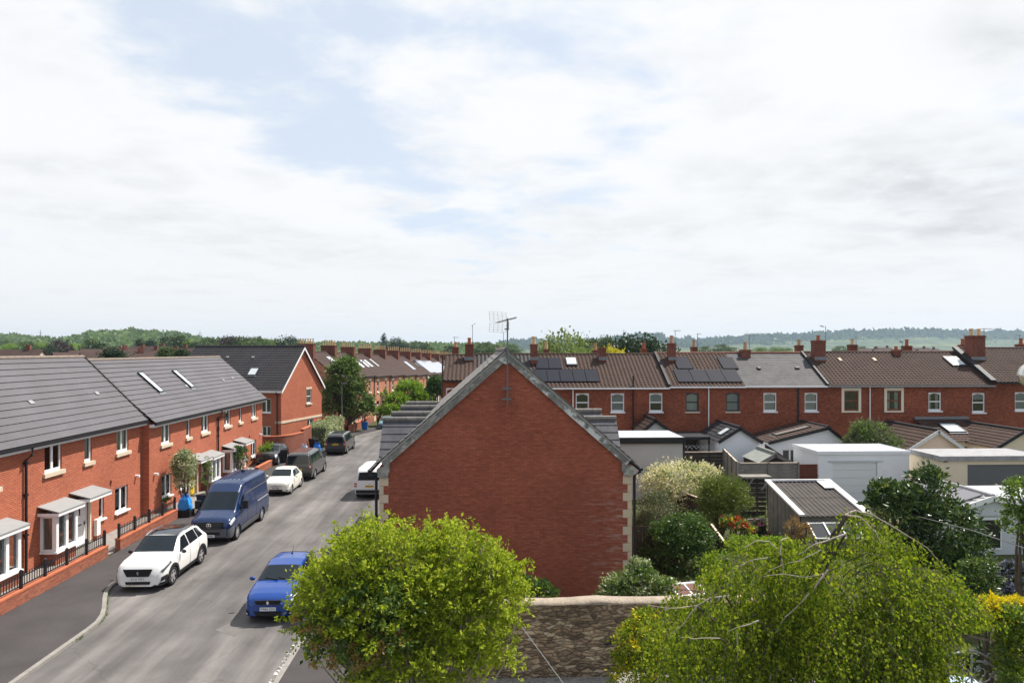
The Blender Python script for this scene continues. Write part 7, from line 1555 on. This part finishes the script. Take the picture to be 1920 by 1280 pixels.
plant('berberis_shrub', 'orange yellow flowering shrub beside the birch at the right', 'shrub', [lobe(1866, 1150, 14.6, 36, 28), lobe(1842, 1148, 14.8, 22, 24), lobe(1905, 1140, 14.8, 24, 18)], [('leaf_yellow', 3600, .085, 18, -.3, .5), ('leaf_lime', 700, .075, 18, -.3, .5)], (11.6, 15.2, 0))
plant('hedge_shrub', 'dense green shrub filling the bottom right corner', 'shrub', [lobe(1905, 1235, 14, 36, 55), lobe(1910, 1170, 14.2, 40, 34), lobe(1912, 1290, 13.6, 36, 40)], [('leaf_mid', 4500, .07, 20, 0, .5), ('leaf_birch', 3800, .07, 20, 0, .5), ('leaf_yellow', 160, .06, 8, 0, .5)], (11.2, 14, 0))
plant('dark_shrub', 'dark low shrub behind the iron arch and pale table', 'shrub', [lobe(1820, 1262, 19.5, 55, 30), lobe(1865, 1245, 19.5, 40, 30)], [('leaf_dark', 3200, .10, 20, 0, .5), ('leaf_green', 900, .10, 20, 0, .5)], (13.2, 19.5, 0))
plant('blue_flowering_shrub', 'blue purple flowering shrub at the right edge beside the pale outbuilding', 'shrub', [lobe(1900, 1072, 19, 22, 20), lobe(1912, 1108, 18.6, 26, 16)], [('flower_blue', 1300, .09, 16, 0, .6), ('leaf_dark', 900, .09, 16, 0, .5)], (14, 19, 0))
plant('rust_shrub', 'dry rust coloured shrub before the corrugated shed', 'shrub', [lobe(1490, 995, 29.6, 18, 24), lobe(1510, 1000, 29.6, 14, 20)], [('rust_leaf', 1300, .10, 18, 0, .35)], (13.1, 29.6, 0), tips=22)
plant('border_shrub', 'bright green shrub in front of the red flowers, left of the birch top', 'shrub', [lobe(1345, 1060, 20, 30, 20), lobe(1400, 1030, 22, 45, 22), lobe(1460, 1030, 22, 40, 20)], [('leaf_lime', 2600, .09, 18, 0, .5), ('leaf_birch', 2200, .09, 18, 0, .5)], (7.6, 21, 0))
plant('variegated_shrub', 'tall variegated shrub in front of the yellow door house', 'shrub', [(-16.9, 40.6, 2.55, .62, .6, .75), (-16.8, 40.4, 1.6, .45, .45, .8), (-17.1, 40.9, 2.1, .5, .5, .7)], [('leaf_variegated', 3600, .13, 20, 0, .5), ('leaf_cream', 700, .12, 20, 0, .5)], (-16.85, 40.5, .05))
plant('front_garden_shrub', 'thin green climbing plant between the yellow door and its bay', 'plant', [(-17.1, 44.4, 1.3, .3, .4, 1.0)], [('leaf_mid', 900, .11, 18, 0, .4)], (-17.1, 44.4, .05))
plant('bay_climber', 'dark green climber over the bay of the end house', 'climber', [(-17.0, 49.7, 1.6, .25, .5, .8), (-17.0, 50.9, 1.2, .25, .4, .9)], [('leaf_green', 1500, .12, 18, 0, .5)], (-17.0, 50, .05))
plant('palm_shrub', 'bright yellow green spiky plant at the end house corner', 'plant', [(-17.0, 56.3, .95, .6, .6, .5)], [('leaf_lime', 700, .35, 10, -.2, .14)], (-17.0, 56.3, .05))
plant('hanging_basket', 'small trailing plant in a planter under the yellow door house window', 'plant', [(-17.72, 40.2, .62, .12, .4, .12)], [('leaf_mid', 260, .09, 12, .3, .5)], (-17.72, 40.2, .5))
def hedge():
    a, b = Vector((-15.15, 65.2, gz(66))), Vector((-14.95, 73.5, gz(74))); n = 9000; u = rng.random(n); s = rng.random(n); P = np.empty((n, 3)); hgt = 2.0; w = .75
    f = rng.integers(0, 3, n); L = (b - a).length; d = (b - a).normalized()
    P[:, 0] = np.where(f == 0, w, np.where(f == 1, rng.uniform(-w, w, n), rng.uniform(-w, w, n))) ; P[:, 1] = np.where(f == 2, 0, u * L); P[:, 2] = np.where(f == 1, hgt, s * hgt)
    D = np.stack([(f == 0) * 1.0, (f == 2) * -1.0, (f == 1) * 1.0], 1); bl = .10 * np.sin(P[:, 1] * 2.1) + .08 * np.sin(P[:, 2] * 3 + P[:, 1]); P += D * (bl[:, None] + rng.normal(size=(n, 1)) * .07)
    P[:, 0] += a.x; P[:, 1] += a.y; P[:, 2] += a.z
    root = thing('hedge', 'clipped pale variegated hedge along the pavement before the tall street tree', 'hedge', (a + b) / 2); leaf_mesh('foliage', 'leaf_variegated', root, P, D * .6 + rng.normal(size=(n, 3)) * .8, .17 * (.6 + .8 * rng.random(n)), .55)
    m = MB(); m.box(a.x - w + .15, a.x + w - .15, a.y + .15, b.y - .15, gz(76) - .1, hgt - .35); m.build('stems', 'soil', root)
hedge()
plant('street_tree', 'tall green street tree beyond the pale hedge', 'tree', [lobe(645, 715, 82, 30, 40), lobe(632, 755, 82, 28, 36), lobe(668, 750, 82, 26, 36), lobe(690, 762, 82, 14, 14), lobe(655, 690, 82, 17, 20)], [('leaf_tree', 4500, .34, 26, 0, .45), ('leaf_mid', 8500, .34, 26, 0, .45)], (WY(640, 800, 82).x, 82, gz(82)), .2)
plant('bright_tree', 'bright lime green tree in front of the far terrace', 'tree', [lobe(768, 738, 92, 26, 22), lobe(745, 760, 90, 24, 22), lobe(790, 755, 92, 22, 20), lobe(735, 772, 88, 14, 12)], [('leaf_lime', 11000, .33, 26, 0, .5)], (WY(765, 790, 91).x, 91, gz(91)), .16)
plant('small_dark_tree', 'rounded dark green tree beside the brown pantile end house', 'tree', [lobe(817, 728, 88, 15, 21)], [('leaf_green', 2800, .32, 24, 0, .5)], (WY(817, 760, 88).x, 88, gz(88)), .14)
for (px, py, rx, rz, lab) in ((662, 778, 14, 10, 'small rounded beige pampas clump left of the larger one'), (682, 771, 15, 14, 'larger rounded beige pampas clump by the far low wall')): plant('pampas_clump', lab, 'plant', [lobe(px, py, 84, rx, rz)], [('pampas', 1300, .4, 18, -.3, .16)], (WY(px, py, 84).x, 84, gz(84)), group='beige pampas clumps')
plant('front_garden_shrub', 'low green plants at the foot of the far terrace bays', 'plant', [lobe(708, 772, 91, 14, 7), lobe(720, 740, 92, 5, 8)], [('leaf_lime', 700, .3, 18, 0, .5)], (WY(708, 772, 91).x, 91, gz(91)))
# loose low growth over the gardens and along the gable
n = 16000; gx = rng.uniform(5.6, 26, n); gy = rng.uniform(20.2, 41, n); keep = ~((gx > shx[0] - .3) & (gx < shx[1] + .3) & (gy > 30) & (gy < 35)); keep &= ~((gx > 19.5) & (gy > 29)); gx, gy = gx[keep], gy[keep]
P = np.stack([gx, gy, np.abs(rng.normal(size=len(gx))) * .12 * (1 + np.sin(gx * 1.3) * np.cos(gy * 1.1))], 1); o = leaf_mesh('ground_cover', 'leaf_green', None, P, rng.normal(size=(len(gx), 3)) + np.array([0, 0, .8]), .14 * (.6 + .8 * rng.random(len(gx))), .4); o['kind'] = 'stuff'; tag(o, 'low green growth covering the garden plots', 'ground cover', kind='stuff')
n = 420; yy = rng.uniform(23.5, 27, 260); P = np.concatenate([np.stack([rng.normal(-12.55, .05, 160), rng.normal(22.4, .14, 160), rng.uniform(0, .05, 160)], 1), np.stack([-12.55 - 1.5 * np.array([sst(23.2, 27.6, y) for y in yy]) + rng.normal(.06, .04, 260), yy, rng.uniform(0, .02, 260)], 1)])
o = leaf_mesh('kerb_weeds', 'leaf_mid', None, P, rng.normal(size=(n, 3)) * .6 + np.array([0, 0, 1.0]), .07 * (.6 + .8 * rng.random(n)), .3); tag(o, 'tufts of weeds along the kerb near the white SUV', 'weeds', kind='stuff')

# ================================================================ THE DISTANCE
def tree_proto(mat, kind):
    L = {'round': [(0, 0, 6.2, 3.2, 3.2, 3.0), (1.6, .5, 5.2, 2.2, 2.2, 2.0), (-1.7, -.3, 5.4, 2.2, 2.2, 2.2)], 'tall': [(0, 0, 8, 2.0, 2.0, 5.5), (.3, 0, 5, 2.3, 2.3, 3.2)], 'cone': [(0, 0, 10, 1.5, 1.5, 4), (0, 0, 6, 2.6, 2.6, 4), (0, 0, 13, .8, .8, 2.5)], 'cypress': [(0, 0, 5, 1.6, 1.6, 5)]}[kind]
    root = thing('background_tree', '', 'tree', (0, 0, 0)); foliage('crown', mat, root, L, 4200, .40, 24, .15, .6, 0, .55, low=-.8)
    m = MB(); limbs(m, (0, 0, -.5), [(l[0], l[1], l[2]) for l in L], .3, .08); m.build('trunk', 'bark', root); return root
protos = {}
def btree(px, pytop, Y, hgt, mat, kind, label, sx=1.0, group='trees in the distance'):
    """a tree whose top stands at sketch height pytop, hgt metres tall"""
    k = (mat, kind); H0 = {'round': 9.1, 'tall': 13.4, 'cone': 15.4, 'cypress': 9.9}[kind]
    o = copy_tree(protos[k]) if k in protos else tree_proto(mat, kind); protos.setdefault(k, o)
    p = WY(px, pytop, Y); o.location = (p.x, Y, p.z - hgt); s = hgt / H0; o.scale = (s * sx, s * sx, s); o.rotation_euler = (0, 0, rnd.uniform(0, 6.28)); o['label'] = label; o['group'] = group
for a in ((1057, 625, 95, 12, 'leaf_pale_tree', 'round', 'large pale green round tree behind the terrace with solar panels', .92), (1093, 640, 170, 14, 'leaf_dark', 'tall', 'dark poplar just right of the pale round tree', .9), (1108, 637, 175, 15, 'leaf_dark', 'tall', 'second dark poplar right of the pale round tree', .9), (1124, 636, 172, 15, 'leaf_tree', 'tall', 'green poplar beside the wide aerial', 1.0), (1140, 632, 168, 16, 'leaf_tree', 'tall', 'taller green poplar left of the dark cypresses', 1.0),
          (1148, 655, 80, 8, 'leaf_golden', 'round', 'golden yellow tree top over the brown pantiles', .8), (1168, 640, 110, 12, 'leaf_dark', 'round', 'dark evergreen, left one of the clump', 1.1), (1187, 632, 112, 13, 'leaf_dark', 'round', 'dark evergreen, tallest of the clump', 1.1), (1206, 637, 110, 12, 'leaf_dark', 'round', 'dark evergreen, right one of the clump', 1.1), (1232, 645, 112, 11, 'leaf_dark', 'round', 'lower dark evergreen left of the tall L shaped aerial', 1.0), (1103, 656, 88, 8, 'leaf_pale_tree', 'round', 'low pale tree at the foot of the poplars', 1.1),
          (720, 624, 420, 20, 'leaf_dark', 'cone', 'tall dark conifer over the far terrace chimneys', 1.0), (743, 634, 430, 16, 'leaf_dark', 'round', 'broad dark cedar right of the tall conifer', .9), (758, 644, 430, 13, 'leaf_dark', 'round', 'small dark tree right of the broad cedar', .8), (780, 642, 440, 14, 'leaf_tree', 'round', 'green tree above the far chimneys, right of the cedars', 1.2), (800, 646, 440, 12, 'leaf_tree', 'round', 'green tree left of the end house chimney', 1.1),
          (843, 649, 300, 10, 'leaf_dark', 'round', 'dark tree just left of the stout chimney', 1.0), (905, 645, 260, 10, 'leaf_tree', 'round', 'green tree right of the stout chimney', 1.3), (925, 648, 300, 10, 'leaf_tree', 'round', 'green tree behind the gable ridge', 1.3), (960, 648, 320, 10, 'leaf_tree', 'round', 'green tree right of the grid aerial', 1.3),
          (427, 631, 300, 13, 'leaf_copper', 'round', 'dark copper beech above the dark roofed house', 1.0), (455, 634, 300, 13, 'leaf_tree', 'round', 'broad green tree right of the copper beech', 1.3), (480, 634, 310, 13, 'leaf_tree', 'round', 'green tree above the dark roof ridge', 1.1), (505, 637, 320, 12, 'leaf_mid', 'round', 'paler green tree above the dark roof ridge', 1.2), (540, 632, 240, 13, 'leaf_dark', 'round', 'dark tree left of the first chimney pots', 1.1), (392, 636, 280, 12, 'leaf_tree', 'round', 'green tree left of the copper beech', 1.0),
          (170, 636, 230, 13, 'leaf_tree', 'tall', 'tall green tree above the first grey roof', 1.2), (182, 643, 225, 12, 'leaf_dark', 'round', 'dark spreading tree beside the brown estate roofs', 1.2), (113, 638, 300, 13, 'leaf_copper', 'round', 'brownish round tree over the near grey roof', .9), (50, 643, 320, 12, 'leaf_tree', 'round', 'round green tree over the near grey roof', 1.2), (92, 647, 290, 9, 'leaf_dark', 'round', 'small dark bush tree left of the brownish tree', .9), (20, 645, 420, 12, 'leaf_lime', 'round', 'bright tree near the left edge', 1.2), (75, 643, 430, 12, 'leaf_lime', 'round', 'lime tree right of the left pylon', 1.3), (140, 645, 440, 11, 'leaf_lime', 'round', 'lime tree right of the brownish tree', 1.4), (8, 640, 500, 14, 'leaf_tree', 'round', 'green tree at the very left edge', 1.2),
          (262, 637, 330, 13, 'leaf_dark', 'cypress', 'dark cypress above the estate roofs', 1.0), (273, 640, 330, 12, 'leaf_tree', 'cypress', 'second cypress above the estate roofs', 1.2), (285, 638, 330, 12, 'leaf_dark', 'cypress', 'third cypress above the estate roofs', 1.1), (318, 632, 280, 15, 'leaf_dark', 'round', 'large dark tree above the estate roofs', 1.1), (335, 633, 285, 14, 'leaf_tree', 'round', 'green tree right of the large dark tree', 1.0), (350, 641, 290, 12, 'leaf_lime', 'round', 'pale lime tree beside the dark roofed house', .9), (368, 642, 285, 12, 'leaf_dark', 'round', 'dark tree touching the dark roof ridge', 1.1),
          (212, 653, 120, 5.5, 'leaf_dark', 'cypress', 'near dark conifer hedge over the second grey roof', 2.2), (312, 652, 125, 6, 'leaf_tree', 'cypress', 'small green conifer over the second grey roof', 1.6), (342, 655, 120, 5, 'leaf_dark', 'cypress', 'small dark conifer near the dark roofed house', 1.7),
          (1352, 647, 420, 12, 'leaf_tree', 'round', 'dark tree far behind the house with a U of solar panels', 1.3), (1320, 651, 380, 10, 'leaf_tree', 'round', 'green tree behind the U of solar panels', 1.5), (1372, 652, 400, 10, 'leaf_tree', 'round', 'green tree left of the slate roof', 1.5), (1425, 652, 390, 9, 'leaf_mid', 'round', 'paler tree above the slate roof', 1.6), (1455, 652, 390, 9, 'leaf_mid', 'round', 'second paler tree above the slate roof', 1.6), (1475, 653, 390, 9, 'leaf_mid', 'round', 'third paler tree above the slate roof', 1.4), (1575, 650, 420, 10, 'leaf_tree', 'round', 'green tree left of the buff chimney pot', 1.3), (1615, 651, 430, 10, 'leaf_tree', 'round', 'green tree right of the buff chimney pot', 1.4)):
    btree(*a)
# far off wooded land
def hill(name, prof, D, front, mat, dz=-9.0, back=500):
    m = MB(); rows = [[], [], [], []]
    for (px, py) in prof:
        p = WY(px, py, D); a = ray(px, py); f = (D - front) / D
        rows[0].append((p.x * f, D - front, dz)); rows[1].append((p.x * (1 + f) / 2, D - front / 2, dz + (p.z - dz) * .45)); rows[2].append((p.x, D, p.z)); rows[3].append((p.x * 1.1, D + back, dz))
    m.grid(rows); return struct(m.build(name, mat))
def hillmat(name, a, b, c, sc_):
    m, t, out = new_mat(name); p = pos(t); c_ = t.ramp(t.noise(p, sc_, 7, .65), [(.32, a), (.5, b), (.68, c)]); bsdf(t, out, c_, .95, 0, .1)
hillmat('hill_wood', (.035, .055, .02), (.06, .085, .03), (.15, .17, .06), .009); hillmat('hill_near', (.04, .07, .02), (.07, .11, .03), (.16, .19, .06), .02)
RH = [(940, 648), (1000, 645), (1060, 645), (1120, 643), (1180, 634), (1205, 631), (1235, 634), (1270, 641), (1320, 642), (1370, 638), (1420, 635), (1480, 633), (1540, 629), (1600, 627), (1680, 625), (1750, 624), (1830, 626), (1920, 627), (2060, 628), (2300, 632)]
LH = [(-400, 640), (-150, 634), (0, 633), (60, 638), (110, 642), (140, 636), (170, 630), (195, 626), (225, 627), (255, 624), (290, 628), (330, 632), (380, 640), (440, 645), (560, 648), (700, 650), (840, 651), (960, 652)]
hill('far_hill', RH, 3000, 900, 'hill_wood'); hill('wooded_hill', LH, 1100, 420, 'hill_near')
def woods(name, label, prof, D, front, n, size, mat, rows=9, dz=-9.0, hmax=9):
    P = []; A = []; S = []; xs = [WY(a, b, D).x for a, b in prof]; zs = [WY(a, b, D).z for a, b in prof]
    for i in range(n):
        k = rng.random() ** .6; X = rng.uniform(xs[0], xs[-1]); zt = np.interp(X, xs, zs); f = 1 - (1 - k) * front / D; z = dz + (zt - dz) * (.45 * k * 2 if k < .5 else .45 + .55 * (k - .5) * 2); r_ = size * rng.uniform(.6, 1.3); c = np.array([X * f, D - front * (1 - k), z - r_ * .3])
        m = 16; d = unit(rng.normal(size=(m, 3))); d[:, 2] = np.abs(d[:, 2]) * 1.0 - .1; P.append(c + d * r_ * .7); A.append(d + rng.normal(size=(m, 3)) * .7); S.append(np.full(m, r_ * 1.1))
    o = leaf_mesh(name, mat, None, np.concatenate(P), np.concatenate(A), np.concatenate(S), .9); tag(o, label, 'woodland', kind='stuff')
woods('woodland', 'pale wooded hill on the left horizon', LH, 1100, 420, 5200, 7, 'leaf_mid'); woods('woodland', 'blue wooded ridge along the right horizon', RH, 3000, 500, 2600, 20, 'leaf_tree')
# belts of trees and hedges between the town and the hills, too many to count
P = []; A = []; S = []
for i in range(2600):
    Y = 200 + 700 * rng.random() ** .8; X = rng.uniform(-1.05, 1.05) * Y; z = gz(Y); r_ = rng.uniform(2.5, 4.8); c = np.array([X, Y, z + r_ * .7]); m = 14; d = unit(rng.normal(size=(m, 3))); d[:, 2] = np.abs(d[:, 2]); P.append(c + d * r_ * .6); A.append(d + rng.normal(size=(m, 3)) * .7); S.append(np.full(m, r_ * .9))
tag(leaf_mesh('treeline', 'leaf_tree', None, np.concatenate(P), np.concatenate(A), np.concatenate(S), .9), 'belts of trees between the town and the hills', 'woodland', kind='stuff')
# far estate houses
def far_estate():
    m = MB(); root = thing('estate_house', '', 'house', (0, 0, 0), 0, 'brown roofed estate houses on the left skyline'); m.box(-6, 6, -3.5, 3.5, -3, 4.2); m.prism([(-6, -3.5, 4.2), (-6, 3.5, 4.2), (-6, 0, 6.4)], (12, 0, 0)); m.build('wall', 'wall_far', root)
    m = MB()
    for s in (-1, 1): m.hexa([(-6.3, s * 3.9, 4.0), (6.3, s * 3.9, 4.0), (6.3, 0, 6.55), (-6.3, 0, 6.55)], [(-6.3, s * 3.9, 4.15), (6.3, s * 3.9, 4.15), (6.3, 0, 6.7), (-6.3, 0, 6.7)])
    m.build('roof', 'tile_brown_far', root)
    for x in (-3.5, 0, 3.5): m = MB(); m.box(x - .7, x + .7, -3.56, -3.50, 1.6, 3.0); w = m.build('window', 'upvc', root); m = MB(); m.box(x - .6, x + .6, -3.59, -3.561, 1.7, 2.9); m.build('pane', 'glass_far', w)
    m = MB(); m.box(3, 3.8, -.4, .4, 6, 7.6); m.build('chimney', 'brick_chimney', root); return root
ep = far_estate(); EL = [(20, 655, 150, .1, 'brown roofed house at the left edge of the skyline'), (165, 660, 140, .9, 'small brown roof just right of the dark spreading tree'), (190, 657, 150, .9, 'stepped brown roof, first of the estate row'), (205, 654, 165, .9, 'stepped brown roof, second of the estate row'), (225, 660, 130, .7, 'brown estate roof behind the near conifer hedge'), (245, 651, 210, 0, 'long brown estate roof below the cypresses'), (262, 656, 165, .2, 'brown estate roof with a pale wall, middle of the row'), (285, 649, 230, 0, 'farther estate roof under the third cypress'), (300, 657, 160, .1, 'nearer brown estate roof with pale gable'), (325, 652, 205, 0, 'estate roof below the large dark tree'), (345, 656, 175, .3, 'estate house with white walls near the dark roof'), (362, 654, 195, 0, 'last estate roof beside the dark roofed house'),
                                (1630, 653, 300, .2, 'pale far house behind the brown terrace roof'), (1665, 654, 290, 0, 'far roof left of the small red ridge chimney'), (1740, 654, 310, .3, 'far house roof right of the red chimney'), (1775, 656, 260, .1, 'reddish far roof left of the double potted stack'), (1720, 652, 340, 0, 'distant pale house between the red chimneys'), (1655, 651, 350, .4, 'distant house under the blue ridge')]
for i, (px, py, Y, rz, lab) in enumerate(EL):
    o = ep if i == 0 else copy_tree(ep); p = WY(px, py, Y); o.location = (p.x, Y, p.z - 6.7); o.rotation_euler = (0, 0, rz); o['label'] = lab
    if px > 1000: o['group'] = 'far houses beyond the old terrace'
def pylon(px, pytop, Y, lab):
    p = WY(px, pytop, Y); zb = -9.0; h = p.z - zb; root = thing('pylon', lab, 'pylon', (p.x, Y, zb), 0, 'electricity pylons on the horizon'); m = MB(); t = h / 55
    for sx in (-1, 1):
        for sy in (-1, 1): m.tube([(p.x + sx * 4.2 * t, Y + sy * 4 * t, zb), (p.x + sx * 1.1 * t, Y + sy * t, zb + h * .62), (p.x, Y, p.z)], .28 * t, 4)
    for i in range(9):
        k = i / 9; w = (4.2 * (1 - k / .62) + 1.1 * (k / .62)) if k < .62 else 1.1 * (1 - (k - .62) / .38); z = zb + h * k; m.tube([(p.x - w * t, Y, z), (p.x + w * t * .8, Y, z + h / 9)], .16 * t, 3); m.tube([(p.x + w * t, Y, z), (p.x - w * t * .8, Y, z + h / 9)], .16 * t, 3)
    m.build('tower', 'pylon', root); m = MB()
    for k, w in ((.68, 6), (.79, 7.5), (.9, 5)): z = zb + h * k; m.tube([(p.x - w * t, Y, z), (p.x, Y, z + 1.2 * t), (p.x + w * t, Y, z)], .22 * t, 4)
    m.build('cross_arms', 'pylon', root)
pylon(76, 618, 1400, 'pylon on the left skyline, above the first grey roof'); pylon(375, 619, 1500, 'pylon left of the dark roofed house'); pylon(1401, 621, 1300, 'pylon above the slate roof chimney')

# ================================================================ HAZE
m = MB(); m.box(-4190, 4190, -598, 4300, -10.2, 92)
hz, t, out = new_mat('haze_air'); pv = t.n('ShaderNodeVolumePrincipled'); pv.inputs['Color'].default_value = (.60, .78, 1.0, 1); pv.inputs['Density'].default_value = .000115; pv.inputs['Anisotropy'].default_value = .3; t.link(pv.outputs[0], out.inputs['Volume'])
o = m.build('haze', 'haze_air'); tag(o, 'thin pale air over the land and distant hills', 'haze', kind='stuff')
